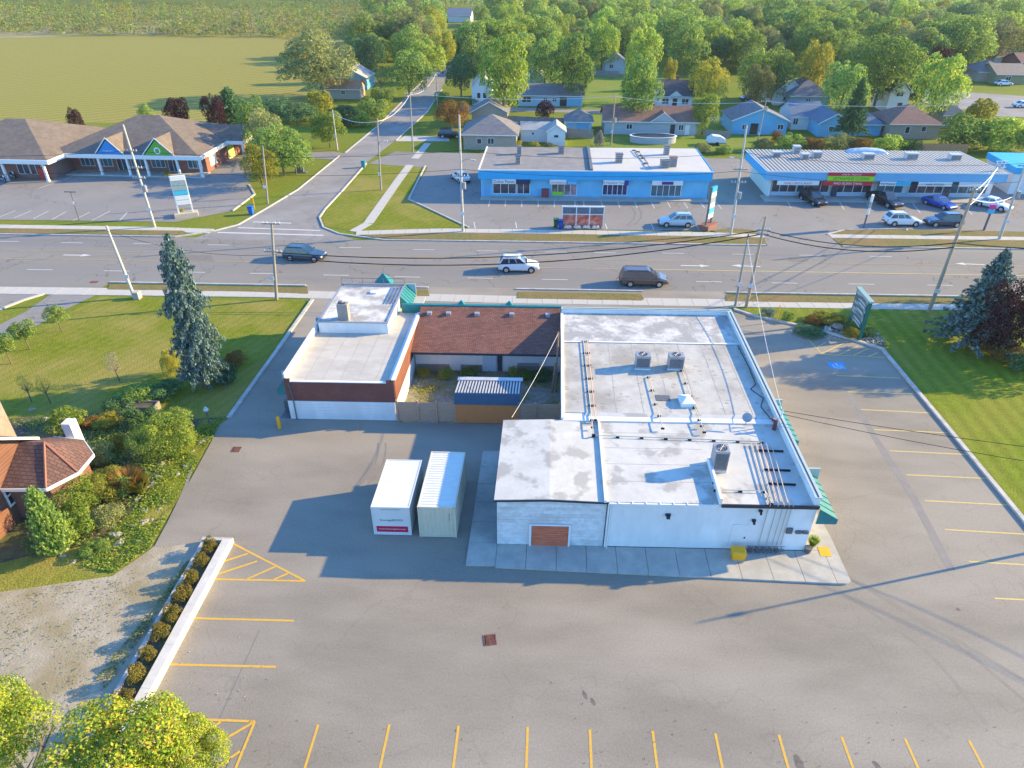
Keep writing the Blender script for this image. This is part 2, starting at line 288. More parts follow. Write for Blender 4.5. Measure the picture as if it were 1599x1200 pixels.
def kerb(pxs, w=.22, h=.13, name='kerb', m=None, world=False, closed=False):
    W = [Vector(p) for p in pxs] if world else [G(x, y) for x, y in pxs]
    b = MB()
    for i, (a, c) in enumerate(zip(W, W[1:])):
        u = (c - a).normalized(); n = Vector((-u.y, u.x, 0)) * w / 2; e = u * (w * .4 if 0 < i else 0)
        b.prism([a - n - e, c - n, c + n, a + n - e], -.03, h + .001 * (i % 2))
    return b.build(name, m or M_KERB, kind='structure')
kerb([(172, nearY(172)), (478, nearY(478))]); kerb([(1134, nearY(1134)), (1900, nearY(1900))]); kerb([(806, nearY(806)), (1004, nearY(1004))]); kerb([(641, nearY(641)), (669, nearY(669))])
kerb([(-500, farY(-500)), (275, farY(275)), (335, 361.5), (372, 352), (415, 327), (465, 297), (530, 244)])
kerb([(600, 375.5), (530, 366), (505, 356), (499, 340), (508, 327), (536, 297), (572, 256)]); kerb([(600, 375.5), (800, farY(800)), (1196, farY(1196))]); kerb([(1316, farY(1316)), (1900, farY(1900))])
kerb([(664, 260), (638, 312), (660, 322), (700, 341), (732, 356)])
kerb([(539, 239), (590, 197), (632, 155), (664, 122)], w=.3, h=.08); kerb([(618, 220), (667, 175), (690, 140)], w=.3, h=.08)
kerb([(1146, 484), (1180, 495), (1250, 510), (1330, 531), (1377, 546), (1480, 670), (1599, 815), (1800, 1058)], w=.3, h=.16)
kerb([(488, 469), (420, 566), (357, 654)], w=.3, h=.14); kerb([(0, 484), (36, 470), (70, 459.5)], w=.25)
kerb([(363, 330), (398, 304), (389, 289)], w=.25, m=M_CONC); kerb([(1292, 367), (1318, 360), (1400, 358.6)], w=.2)
# ---- painted lines
def stripe(a, b, w, m, name='painted_line', z=.017, world=False, kind='structure'):
    A, B = (Vector(a), Vector(b)) if world else (G(*a), G(*b))
    A = Vector((A.x, A.y, 0)); B = Vector((B.x, B.y, 0))
    u = (B - A).normalized(); n = Vector((-u.y, u.x, 0)) * w / 2; Z = Vector((0, 0, z))
    return MB().poly([A - n + Z, B - n + Z, B + n + Z, A + n + Z]).build(name, m, kind=kind)
for a, b in [((1305.6, 587), (1406, 591)), ((1323.6, 612.5), (1427, 615.5)), ((1344, 640), (1453, 645.5)), ((1365, 671.5), (1479, 676.4)), ((1389, 704.5), (1512, 710.5)), ((1415, 742), (1545, 748)), ((1444, 782.5), (1580, 789.5)), ((1475, 827.5), (1620, 836)), ((1512, 877.5), (1660, 886)), ((1553, 935), (1720, 943)), ((1600, 1001), (1780, 1010))]: stripe(a, b, .10, M_PALEYEL, 'bay_line')
for a, b in [((1256, 524), (1284, 554)), ((1284, 554), (1381, 559)), ((1284, 552.5), (1318, 536)), ((1276, 543), (1290, 535)), ((1306, 556), (1340, 541)), ((1332, 556), (1355, 545)), ((1355, 557.5), (1371, 551))]: stripe(a, b, .10, M_PALEYEL, 'hatch_line', z=.018 + random.random() * .004)
for i, (a, b) in enumerate([((365, 850), (477, 908)), ((330, 905), (477, 908)), ((345, 879), (387, 865)), ((335, 899), (402, 877)), ((386, 905), (431, 885)), ((427, 906), (450, 896)), ((310, 1124), (398, 1127.5)), ((398, 1127.5), (362, 1215)), ((345, 1128), (300, 1157)), ((394, 1130), (325, 1170)), ((375, 1174), (330, 1205))]): stripe(a, b, .125, M_YEL, 'hatch_line', z=.016 + i * .0012)
for a, b in [((297, 966), (459, 970)), ((257, 1038), (431, 1042))]: stripe(a, b, .125, M_YEL, 'bay_line')
for x, y in [(497, 1132), (608, 1132), (716, 1134), (824, 1136), (921, 1140), (1019, 1142), (1117, 1146), (1216, 1148), (1314, 1151), (1413, 1154), (1513, 1157), (1613, 1160)]:
    P = G(x, y); stripe(P, P + Vector((0.02, -5.5, 0)), .12, M_YEL, 'bay_line', world=True)
for a, b in [((765.6, 307.5), (763, 323)), ((790, 308), (788.7, 323)), ((815, 308), (814.6, 323.7)), ((840.4, 308), (840.4, 323.5)), ((865.5, 309), (865.6, 324)), ((897.5, 309), (898, 325)), ((911, 309), (912, 325)), ((938, 310), (941, 324)), ((963, 310), (968, 324.5)), ((989, 310.5), (995, 325)), ((1015, 312), (1022, 326)), ((1040, 312), (1047, 325)), ((1065, 312), (1074, 325.6)), ((1090, 312), (1100.6, 325.6)), ((1115, 312.5), (1127, 327)), ((0, 339), (24, 329.5)), ((22, 341), (49, 329.5)), ((52, 342), (76, 330)), ((82, 343), (103, 331)), ((114, 345), (140, 332)), ((143, 345), (172, 330)), ((186, 346), (199, 332)), ((740, 347), (742, 357)), ((805, 347), (807, 357)), ((945, 350), (948, 358)), ((1017, 350), (1021, 359)), ((1087, 352), (1092, 360)), ((100, 281), (117, 274)), ((60, 295), (95, 283)), ((1228, 312), (1235, 325)), ((1310, 314), (1318, 328)), ((1352, 315), (1362, 330)), ((1425, 318), (1437, 333)), ((1505, 321), (1518, 336))]: stripe(a, b, .12, M_WHP, 'bay_line')
for x, y in [(62, 421.6), (182, 423.6), (300, 425.5), (410, 427.6), (525, 430.2), (636, 433), (750, 434.8), (866, 437), (986, 438.6), (1107, 440.4), (1225, 442.6), (1345, 444.2), (1468, 446)]: stripe((x - 20, y - .3), (x + 20, y + .3), .13, M_WHP, 'lane_dash')
for x, y in [(12, 377.4), (112, 379.7), (225, 381.2), (341, 383), (547, 387.2), (662, 390.5), (761, 392.4), (868, 394.2), (945, 395.2), (1051, 396), (1160, 397.5), (1265, 399.2), (1375, 401)]: stripe((x - 17, y - .25), (x + 17, y + .25), .13, M_WHP, 'lane_dash')
stripe((-60, 391), (350, 395.5), .11, M_ORYEL, 'centre_line'); stripe((-60, 403.6), (445, 410), .13, M_ORYEL, 'centre_line')
stripe((560, 401), (1660, 417), .11, M_ORYEL, 'centre_line'); stripe((545, 413.5), (1000, 421), .13, M_ORYEL, 'centre_line'); stripe((1000, 421), (1660, 432), .13, M_PALEYEL, 'centre_line')
stripe((340, 363.5), (505, 368), .35, M_WHP, 'stop_line'); stripe((372, 356), (500, 360.5), .3, M_WHP, 'crosswalk_line'); stripe((395, 347), (455, 349), .3, M_WHP, 'crosswalk_line')
def arrow(px, py, s=1.0, flip=1):
    P = G(px, py); b = MB(); z = .018
    for q in [[(-1.6, -.12), (.6, -.12), (.6, .12), (-1.6, .12)], [(.6, -.4), (1.7, 0), (.6, .4)]]: b.poly([(P.x + flip * s * x, P.y + s * y + .035 * x, z) for x, y in q])
    b.build('turn_arrow', M_WHP, kind='structure')
arrow(120, 399); arrow(1085, 415.5); arrow(1165, 416, flip=-1); arrow(1515, 413, flip=-1)
# accessible bay symbol
q = [G(x, y) for x, y in ((1291, 566), (1316, 566.5), (1322, 577.5), (1299, 576))]
MB().poly([(p.x, p.y, .018) for p in q]).build('accessible_bay_mark', M_BLUEP, kind='structure')
c = sum(q, Vector()) / 4; b = MB()
for i in range(10):
    a0, a1 = math.pi * (.75 + i * .14), math.pi * (.75 + (i + 1) * .14)
    b.poly([(c.x + r * math.cos(a), c.y - .1 + r * math.sin(a), .022) for r, a in ((.3, a0), (.42, a0), (.42, a1), (.3, a1))])
b.poly([(c.x - .08, c.y - .1, .022), (c.x + .08, c.y - .1, .022), (c.x + .08, c.y + .4, .022), (c.x - .08, c.y + .4, .022)]).poly([(c.x + .08, c.y - .1, .022), (c.x + .45, c.y - .45, .022), (c.x + .5, c.y - .35, .022), (c.x + .08, c.y + .05, .022)])
b.build('wheelchair_symbol', M_WHP, kind='structure')
# drain grates and stains
def grate(px, py, w, h, rz, label):
    P = G(px, py); t = thing('drain_grate', label, 'drain', P, rz, local=True)
    fr = MB(); fr.box(-w, w, -h, -h + .06, 0, .035).box(-w, w, h - .06, h, 0, .035).box(-w, -w + .06, -h + .061, h - .061, 0, .035).box(w - .06, w, -h + .061, h - .061, 0, .035).box(-.03, .03, -h + .061, h - .061, .001, .033); fr.build('frame', M_RUST, t)
    MB().box(-w + .06, w - .06, -h + .06, h - .06, .0, .014).build('pit', M_BLACK, t)
    for i in range(7):
        x = -w + .12 + i * (2 * w - .2) / 7; MB().box(x, x + .045, -h + .06, h - .06, .0145, .03).build('bar', M_RUST, t)
M_RUST = mat('rusty_iron', (0.12, 0.045, 0.035), (0.20, 0.09, 0.07), scale=6, rough=0.9)
M_BLACK = mat('black', (0.012, 0.012, 0.014), rough=0.7)
grate(765, 1000, .33, .33, .2, 'square rust brown drain grate in open asphalt below the containers')
grate(369, 702.5, .3, .3, .05, 'rust brown drain grate at the foot of the side driveway')
grate(147, 441, .4, .25, .03, 'dark street drain at the road kerb beside the leaning pole')
M_STAIN = mat('oil_stain', (0.11, 0.09, 0.08), (0.17, 0.145, 0.125), scale=4)
def stain(px, py, rx, ry, a, name='oil_stain', m=None, z=.0145):
    P = G(px, py); ca, sa = math.cos(a), math.sin(a); pts = []
    for i in range(18):
        t = i * 2 * math.pi / 18; k = random.uniform(.75, 1.15); x, y = rx * math.cos(t) * k, ry * math.sin(t) * k; pts.append((P.x + x * ca - y * sa, P.y + x * sa + y * ca, z))
    MB().poly(pts).build(name, m or M_STAIN, kind='structure')
stain(913, 1086, .1, .26, .35); stain(926, 1096, .1, .22, .4); stain(1247, 1192, .2, .4, .2); stain(1371, 1198, .13, .3, .3); stain(1496, 952, .12, .12, 0)
# tyre marks and seams
M_TYRE = mat('tyre_mark', (0.17, 0.155, 0.145), (0.21, 0.19, 0.175), scale=1.5)
M_TRK0 = mat('soft_tyre_mark', (0.195, 0.17, 0.14), (0.23, 0.20, 0.165), scale=.9)
def band(pts, w, m, name, z=.0135):
    W = [G(*p) for p in pts]; L_, R_ = [], []
    for i, p in enumerate(W):
        d = (W[min(i + 1, len(W) - 1)] - W[max(i - 1, 0)]); d.z = 0; d.normalize(); n = Vector((-d.y, d.x, 0)) * w / 2; L_.append((p.x + n.x, p.y + n.y, z)); R_.append((p.x - n.x, p.y - n.y, z))
    b = MB()
    for i in range(len(W) - 1): b.poly([L_[i], L_[i + 1], R_[i + 1], R_[i]])
    b.build(name, m, kind='structure')
for k in (0, 12): band([(590 + k, 692), (590.5 + k, 703), (589 + k, 715), (585.5 + k, 725), (580 + k, 735), (571 + k, 748), (560 + k, 760)], .12, M_TRK0, 'tyre_mark', .0135 + k * .0001)
for k in (0, 10): band([(985 + k, 322), (992 + k, 332), (990 + k, 342), (980 + k, 352)], .25, M_TYRE, 'tyre_mark', .0135 + k * .0001)
band([(1325, 615), (1370, 690), (1425, 775), (1485, 890)], .5, mat('asphalt_seam', (0.20, 0.18, 0.165), (0.235, 0.215, 0.195), scale=.8), 'asphalt_seam')
band([(405, 985), (380, 1040), (335, 1140), (310, 1200)], .05, M_TYRE, 'asphalt_seam')

M_TRK = mat('faint_tyre_track', (0.212, 0.184, 0.147), (0.25, 0.218, 0.175), scale=.7)
def smooth(pts, n=8):
    P_ = [pts[0]] + list(pts) + [pts[-1]]; out = []
    for i in range(1, len(P_) - 2):
        for k in range(n):
            t = k / n; out.append(tuple(.5 * (2 * P_[i][j] + (P_[i + 1][j] - P_[i - 1][j]) * t + (2 * P_[i - 1][j] - 5 * P_[i][j] + 4 * P_[i + 1][j] - P_[i + 2][j]) * t * t + (3 * P_[i][j] - P_[i - 1][j] - 3 * P_[i + 1][j] + P_[i + 2][j]) * t ** 3) for j in (0, 1)))
    return out + [pts[-1]]
for i, pts in enumerate([[(1330, 905), (1420, 960), (1500, 1010), (1640, 1130)], [(1290, 905), (1380, 970), (1460, 1030), (1540, 1130)], [(300, 720), (290, 760), (262, 820)], [(1225, 835), (1290, 880), (1370, 925), (1470, 985), (1620, 1075)]]): band(smooth(pts), .2, M_TRK, 'tyre_track', .0125 + i * .0001)
M_PATCH = mat('asphalt_patch', (0.16, 0.143, 0.12), (0.20, 0.178, 0.15), scale=2.0, bump=.2)
for i, q_ in enumerate([[(250, 398), (330, 399), (334, 408), (252, 407)], [(905, 384.5), (1010, 386), (1012, 391), (906, 389.5)], [(1230, 402), (1260, 402.5), (1262, 409), (1232, 408.5)], [(560, 440), (640, 441.5), (642, 447), (562, 446)]]): MB().poly([(p.x, p.y, .0062 + i * .0001) for p in (G(*v) for v in q_)]).build('asphalt_patch', M_PATCH, kind='structure')
# ================================================================ the three joined shop buildings in the middle
K = 0.035
def SP(x, y, z): return Vector((x, y + K * x, z))           # site grid: rows follow the road
def sb(b, x0, x1, y0, y1, z0, z1, m=0):
    P = SP(x0, y0, z0); return b.abox(P, (x1 - x0, K * (x1 - x0), 0), (0, y1 - y0, 0), (0, 0, z1 - z0), m)
def sq(b, pts, m=0): return b.poly([SP(*p) for p in pts], m)
def SG(px, py, z): p = G(px, py, z); return p
M_WHITE = mat('white_painted_wall', (0.68, 0.67, 0.65), (0.77, 0.76, 0.74), scale=1.2, rough=0.8, big=(0.60, 0.59, 0.57), bigscale=0.4, bigamt=0.5, stretch=(1, 1, .4))
M_WHITE2 = mat('white_trim', (0.68, 0.68, 0.66), (0.74, 0.74, 0.72), scale=3, rough=0.6)
M_DIRTYW = mat('peeling_white_paint', (0.62, 0.62, 0.61), (0.70, 0.70, 0.69), scale=2.5, rough=0.85, big=(0.42, 0.40, 0.37), bigscale=2.2, bigamt=0.4, stretch=(1, 1, 1))
M_DIRTYW2 = mat('peeling_white_paint_2', (0.54, 0.54, 0.53), (0.66, 0.66, 0.65), scale=2.0, rough=0.85, big=(0.40, 0.37, 0.34), bigscale=1.4, bigamt=0.5)
def roofmat(name, base, base2, dark, amt, sc):
    m = mat(name, base, base2, scale=1.1, rough=0.75, bump=0.2, bscale=8, big=dark, bigscale=sc, bigamt=amt, detail=10)
    nt = m.node_tree; L = nt.links.new; p = nt.nodes['Principled BSDF']; src = p.inputs['Base Color'].links[0].from_socket
    tc = [n for n in nt.nodes if n.type == 'TEX_COORD'][0]
    vo = _n(nt, 'ShaderNodeTexVoronoi', Scale=1.15); vo.inputs['Randomness'].default_value = 1.0
    mp = _n(nt, 'ShaderNodeMapping'); mp.inputs['Scale'].default_value = (1, 2.0, 1); L(tc.outputs['Object'], mp.inputs[0])
    nz = _n(nt, 'ShaderNodeTexNoise', Scale=3.0, Detail=4.0); L(tc.outputs['Object'], nz.inputs['Vector']); va = _n(nt, 'ShaderNodeVectorMath', operation='MULTIPLY_ADD'); va.inputs[1].default_value = (.5, .5, .5)
    L(nz.outputs['Color'], va.inputs[0]); L(mp.outputs[0], va.inputs[2]); L(va.outputs[0], vo.inputs['Vector'])
    mr = _n(nt, 'ShaderNodeMapRange'); mr.inputs[1].default_value = 0.13; mr.inputs[2].default_value = 0.24; mr.inputs[3].default_value = 0.7; mr.inputs[4].default_value = 0.0; L(vo.outputs['Distance'], mr.inputs[0])
    mx = _n(nt, 'ShaderNodeMix', data_type='RGBA'); L(mr.outputs[0], mx.inputs['Factor']); L(src, mx.inputs[6]); mx.inputs[7].default_value = (dark[0] * .8, dark[1] * .8, dark[2] * .8, 1); L(mx.outputs[2], p.inputs['Base Color'])
    return m
M_ROOFW = roofmat('worn_white_membrane', (0.42, 0.395, 0.345), (0.50, 0.47, 0.415), (0.29, 0.265, 0.225), 0.85, 0.33)
M_ROOFP = mat('patched_membrane', (0.33, 0.315, 0.285), (0.58, 0.555, 0.50), scale=0.55, rough=0.75, bump=0.25, bscale=5, detail=12, lo=.44, hi=.56, big=(0.30, 0.285, 0.27), bigscale=1.4, bigamt=0.5)
M_ROOFA = mat('annex_membrane', (0.47, 0.45, 0.405), (0.55, 0.53, 0.48), scale=0.9, rough=0.75, bump=0.15, bscale=6, detail=10, big=(0.31, 0.29, 0.26), bigscale=0.5, bigamt=0.75, bigrng=(.53, .60))
M_ROOFB = mat('cream_membrane', (0.42, 0.385, 0.33), (0.50, 0.465, 0.40), scale=0.6, rough=0.8, bump=0.1, big=(0.37, 0.33, 0.28), bigscale=0.45, bigamt=0.5, detail=10, stretch=(.6, 1.4, 1), bigrng=(.52, .62))
M_TEAL = mat('teal_sheet_metal', (0.008, 0.15, 0.155), (0.012, 0.19, 0.19), scale=2, rough=0.45, spec=0.5)
M_TEALP = mat('pale_teal_trim', (0.34, 0.43, 0.43), (0.40, 0.48, 0.48), scale=2, rough=0.5)
M_DARKM = mat('dark_flashing', (0.035, 0.035, 0.045), rough=0.6)
M_BRICKD = brickmat('brown_brick', (0.24, 0.068, 0.05), (0.18, 0.052, 0.04), (0.17, 0.095, 0.08), 0.21, 0.075, rot=(math.radians(90), 0, 0))
M_BRICKO = brickmat('orange_brick_side', (0.20, 0.075, 0.045), (0.16, 0.06, 0.038), (0.19, 0.13, 0.10), 0.21, 0.075, rot=(math.radians(90), 0, math.radians(90)))
M_SHING = brickmat('red_brown_shingles', (0.27, 0.12, 0.085), (0.18, 0.085, 0.065), (0.09, 0.045, 0.04), 0.34, 0.16, gap=0.02, bump=0.6)
M_GREY = mat('grey_metal', (0.30, 0.30, 0.31), (0.36, 0.36, 0.37), scale=4, rough=0.5, metal=0.3)
M_GREYD = mat('dark_grey_metal', (0.10, 0.10, 0.11), (0.14, 0.14, 0.15), scale=4, rough=0.5)
M_PIPE = mat('yellow_grey_gas_pipe', (0.42, 0.38, 0.30), (0.50, 0.46, 0.38), scale=3, rough=0.6)
M_PINK = mat('pinkish_pipe', (0.55, 0.36, 0.28), rough=0.6)
M_GLASS = mat('window_glass', (0.025, 0.04, 0.06), (0.05, 0.075, 0.10), scale=1.3, rough=0.08, spec=0.9)
M_RED = mat('faded_red_door_paint', (0.50, 0.11, 0.05), (0.60, 0.18, 0.10), scale=3, rough=0.8, stretch=(.4, 1, 3))
M_YSAFE = mat('safety_yellow', (0.85, 0.40, 0.015), (0.76, 0.36, 0.02), scale=4, rough=0.6)

M_SEAM = mat('membrane_seam', (.33, .31, .27), (.44, .415, .37), scale=2.5, rough=.8)
hall = thing('flat_roofed_hall', 'large white flat roofed hall with worn membrane roof and long annex along the back lot', 'building', SP(7, 40, 0))
DZ, MZ, PZ = 3.75, 3.9, 4.28
b = MB(); sb(b, 1.4, 15.85, 36.9, 53.0, 0, MZ - .06); b.build('wall', M_WHITE, hall)
b = MB(); sb(b, 3.98, 15.85, 29.2, 36.9, 0, DZ - .06); b.build('wall', M_WHITE, hall)
b = MB(); sb(b, -2.4, 3.98, 29.26, 36.85, 0, DZ - .10); b.build('wall', M_GREYD, hall)
b = MB(); sb(b, 1.4, 15.55, 37.75, 47.6, MZ - .06, MZ); b.build('roof', M_ROOFW, hall)
b = MB(); sb(b, 1.4, 15.55, 47.6, 52.7, MZ - .06, MZ + .03); b.build('roof', M_ROOFP, hall)
b = MB(); sb(b, 3.85, 15.6, 29.1, 36.95, DZ - .06, DZ); b.build('roof', M_ROOFA, hall)
b = MB(); sq(b, [(2.9, 36.9, DZ + .002), (15.55, 36.9, DZ + .002), (15.55, 37.76, MZ + .004), (2.9, 37.76, MZ + .004)]); b.build('cant_strip', M_ROOFA, hall)
rw = MB(); sq(rw, [(-2.55, 29.1, DZ - .02), (.6, 29.1, DZ + .1), (.6, 36.95, DZ + .1), (-2.55, 36.95, DZ - .02)]); sq(rw, [(.6, 29.1, DZ + .1), (3.84, 29.1, DZ - .03), (3.84, 36.95, DZ - .03), (.6, 36.95, DZ + .1)])
sq(rw, [(-2.55, 29.1, DZ - .14), (.6, 29.1, DZ - .02), (.6, 29.1, DZ + .1), (-2.55, 29.1, DZ - .02)]); sq(rw, [(.6, 29.1, DZ - .02), (3.84, 29.1, DZ - .15), (3.84, 29.1, DZ - .03), (.6, 29.1, DZ + .1)]); sq(rw, [(-2.55, 29.1, DZ - .14), (-2.55, 36.95, DZ - .14), (-2.55, 36.95, DZ - .02), (-2.55, 29.1, DZ - .02)])
rw.build('roof', M_ROOFA, hall)
b = MB(); sq(b, [(-2.56, 29.085, DZ - .2), (.6, 29.085, DZ - .08), (3.95, 29.085, DZ - .2), (3.95, 29.085, DZ - .06), (.6, 29.085, DZ + .06), (-2.56, 29.085, DZ - .06)]); b.build('fascia', M_DARKM, hall)
b = MB(); sb(b, 3.72, 3.86, 29.06, 36.9, DZ - .05, DZ + .13); b.build('roof_ridge_strip', M_WHITE2, hall)
b = MB(); sb(b, 10.2, 10.35, 29.05, 32.9, DZ, DZ + .42); b.build('roof_upstand', M_WHITE, hall)
b = MB(); sb(b, 10.36, 15.87, 29.02, 29.09, DZ - .22, DZ + .02); b.build('fascia', M_DARKM, hall)
b = MB(); sb(b, 4.0, 10.15, 28.97, 29.06, DZ - .14, DZ - .02); b.build('gutter', M_WHITE2, hall)
for i in range(8):
    b = MB(); x = 4.5 + i * .78; sb(b, x, x + .05, 28.95, 29.12, DZ - .1, DZ + .015); b.build('gutter_bracket', M_WHITE2, hall)
for (x0, x1, y0, y1) in ((1.4, 15.85, 52.7, 53.0), (15.55, 15.85, 29.15, 52.7)):
    b = MB(); sb(b, x0 + .002, x1 - .002, y0, y1, DZ - .1, PZ); p_ = b.build('parapet', M_WHITE, hall)
    b = MB(); sb(b, x0 - .06, x1 + .06, (y0 - .04 if x1 - x0 > 5 else y0 - .06), (y1 + .06 if x1 - x0 > 5 else y1 - .045), PZ, PZ + .06); b.build('coping', M_TEALP, p_)
    b = MB(); sb(b, x0 + .1, x1 - .12, (y0 + .1 if x1 - x0 > 5 else y0), (y1 - .12 if x1 - x0 > 5 else y1 - .2), PZ + .06, PZ + .075); b.build('coping_joint', M_DARKM, p_)
b = MB(); sb(b, 1.3, 1.52, 36.95, 52.7, MZ, MZ + .12); b.build('edge_kerb', M_WHITE2, hall)
b = MB(); sb(b, 1.5, 15.5, 47.52, 47.68, MZ + .03, MZ + .06); b.build('roof_seam', M_WHITE2, hall)
for i in range(7): b = MB(); x = 3.2 + i * 1.83; sb(b, x, x + .05, 37.8, 47.5, MZ + .0005, MZ + .007); b.build('roof_seam', M_SEAM, hall)
for i in range(4): b = MB(); y = 30.9 + i * 1.6; sb(b, 3.95, 10.1, y, y + .04, DZ + .0005, DZ + .006); b.build('roof_seam', M_SEAM, hall)
# siding boards of the old annex, with the red roller door
rng = random.Random(3)
for i in range(14):
    z0 = .12 + i * .25; zt = z0 + .235
    segs = [(-2.4, -.42), (1.86, 3.9)] if z0 < 1.72 else [(-2.4, rng.uniform(-.5, 2)), (None, 3.9)]
    if segs[1][0] is None: segs[1] = (segs[0][1] + .01, 3.9)
    for x0, x1 in segs:
        b = MB(); P = SP(x0, 29.26, z0); u = Vector((x1 - x0, K * (x1 - x0), 0)); o = rng.uniform(-.008, .012)
        b.add([P + Vector((0, -.045 - o, 0)), P + u + Vector((0, -.045 - o, 0)), P + u + Vector((0, -.015 - o, .218)), P + Vector((0, -.015 - o, .218)), P, P + u, P + u + Vector((0, 0, .218)), P + Vector((0, 0, .218))], [(0, 1, 2, 3), (0, 4, 5, 1), (3, 2, 6, 7), (0, 3, 7, 4), (1, 5, 6, 2)])
        b.build('siding_board', M_DIRTYW if rng.random() < .6 else M_DIRTYW2, hall)
door = MB(); sb(door, -.36, 1.8, 29.16, 29.25, 0.06, 1.72); door = door.build('roller_door', M_RED, hall)
for i in range(9):
    b = MB(); sb(b, -.34, 1.78, 29.12, 29.159, .08 + i * .182, .08 + i * .182 + .165); b.build('door_panel', M_RED, door)
b = MB(); sb(b, -.5, -.37, 29.1, 29.25, .02, 1.75); sb(b, 1.81, 1.93, 29.1, 29.25, .02, 1.75); sb(b, -.5, 1.93, 29.1, 29.25, 1.751, 1.85); b.build('door_frame', M_WHITE2, hall)
dp = SP(3.98, 29.1, 0); MB().tube(dp + Vector((.02, 0, .2)), dp + Vector((.02, 0, 3.6)), .05).tube(dp + Vector((.14, .02, .1)), dp + Vector((.14, .02, 3.6)), .04).build('downpipe', M_WHITE2, hall)
b = MB(); sb(b, 4.1, 15.8, 29.15, 29.198, .0, .14); b.build('wall_base', M_DARKM, hall)
b = MB(); sb(b, 11.3, 12.25, 29.165, 29.197, .2, 2.1); dd = b.build('door', M_WHITE2, hall); b = MB(); sb(b, 12.1, 12.17, 29.12, 29.163, 1.05, 1.15); b.build('door_handle', M_DARKM, dd)
for x, z, w in ((7.3, 2.75, .3), (12.55, 3.2, .2), (12.3, 2.45, .22)):
    b = MB(); sb(b, x, x + w, 29.05, 29.19, z, z + .12); sb(b, x + .05, x + w - .05, 28.9, 29.04, z - .08, z + .05); b.build('wall_lamp', M_DARKM, hall)
for x in (14.45, 15.0, 15.4):
    b = MB(); sb(b, x, x + .34, 29.08, 29.19, 1.55, 1.75 if x > 14.5 else 1.95); b.build('meter_box', M_GREYD, hall)
for x in (13.05, 13.5, 13.85, 14.12, 14.35):
    MB().path([SP(x, 29.12, .6), SP(x, 29.12, 3.5), SP(x, 28.98, DZ + .12), SP(x, 29.5, DZ + .14)], .025).build('gas_pipe', M_PIPE, hall)
b = MB()
for i in range(9): b.tube(SP(12.4 + i * .24, 28.85, .05), SP(12.4 + i * .24, 28.85, .75), .02, n=4)
for z in (.35, .55, .75): b.tube(SP(12.3, 28.85, z), SP(14.5, 28.85, z), .025, n=4)
for i in range(5): b.abox(SP(12.5 + i * .38, 28.9, .18), (.2, 0, 0), (0, .18, 0), (0, 0, .26))
b.build('meter_rack', M_GREYD, hall)
# teal awnings on the right wall
def awning(x0, x1, y0, y1, zt, zb, label_parent, n, side=1):
    t = MB(); X0, X1 = x0, x1
    sq(t, [(X0, y0, zt), (X0, y1, zt), (X1, y1, zb + .35), (X1, y0, zb + .35)]); sq(t, [(X1, y0, zb + .35), (X1, y1, zb + .35), (X1, y1, zb), (X1, y0, zb)]); sq(t, [(X0, y0, zt), (X1, y0, zb + .35), (X1, y0, zb), (X0, y0, zb)]); sq(t, [(X0, y1, zt), (X1, y1, zb + .35), (X1, y1, zb), (X0, y1, zb)])
    a = t.build('awning', M_TEAL, label_parent)
    d = Vector((X1 - X0, 0, zb + .35 - zt)).normalized(); nn = Vector((-d.z * (1 if X1 > X0 else -1), 0, abs(d.x)))
    for i in range(n + 1):
        y = y0 + (y1 - y0) * i / n; P = SP(X0, y, zt) + Vector((0, -.02, 0)); Q = SP(X1, y, zb + .35) + Vector((0, -.02, 0))
        MB().abox(P, Q - P, (0, .04, 0), nn * .04).build('seam', M_TEAL, a)
    b = MB(); sb(b, min(X0, X1), max(X0, X1), y1 + .002, y1 + .1, zb + .2, zt + .05); b.build('end_trim', M_TEALP, a)
awning(15.9, 17.1, 29.0, 32.6, 3.55, 2.45, hall, 6)
awning(15.9, 17.0, 36.2, 40.4, 3.4, 2.6, hall, 7)
# roof services: gas lines on blocks
def roofpipe(pts, z, m, blocks=5, r=.03, both=True):
    W = [G(x, y, z + .13) for x, y in pts]
    MB().path(W, r).build('roof_pipe', m, hall)
    for a, c in zip(W, W[1:]):
        n = max(2, int((c - a).length / 1.5))
        for i in range(n + 1):
            p = a.lerp(c, i / n); MB().box(p.x - .11, p.x + .11, p.y - .05, p.y + .05, z, z + .1).build('pipe_block', M_BLACK, hall)
roofpipe([(911, 532), (917, 590), (924, 655), (927, 678)], MZ, M_PIPE); roofpipe([(917, 532), (923, 590), (930, 655)], MZ, M_PINK, r=.035)
roofpipe([(1013, 588), (1024, 630), (1035, 668)], MZ, M_PIPE); roofpipe([(1065, 578), (1078, 618), (1092, 655), (1100, 674)], MZ, M_PIPE)
roofpipe([(927, 680), (1040, 684), (1190, 690)], DZ, M_PIPE); roofpipe([(1114, 742), (1118, 765), (1195, 767), (1205, 786)], DZ, M_PIPE)
for k in range(5): MB().path([G(1172 + k * 8, 692, DZ + .15), G(1200 + k * 7.5, 786, DZ + .15)], .03).build('roof_pipe', (M_PIPE, M_PIPE, M_PINK, M_GREY, M_PIPE)[k], hall)
for y, xx in ((705, 1178), (735, 1187), (757, 1194)): p = G(xx - 3, y, DZ); MB().box(p.x + .3, p.x + 1.9, p.y, p.y + .08, DZ, DZ + .12).build('pipe_block', M_BLACK, hall)
MB().path([G(x, y, MZ + .03) for x, y in ((1152, 540), (1170, 575), (1180, 600), (1172, 608), (1192, 622), (1188, 635), (1200, 650), (1208, 660))], .025).build('loose_cable', M_BLACK, hall)
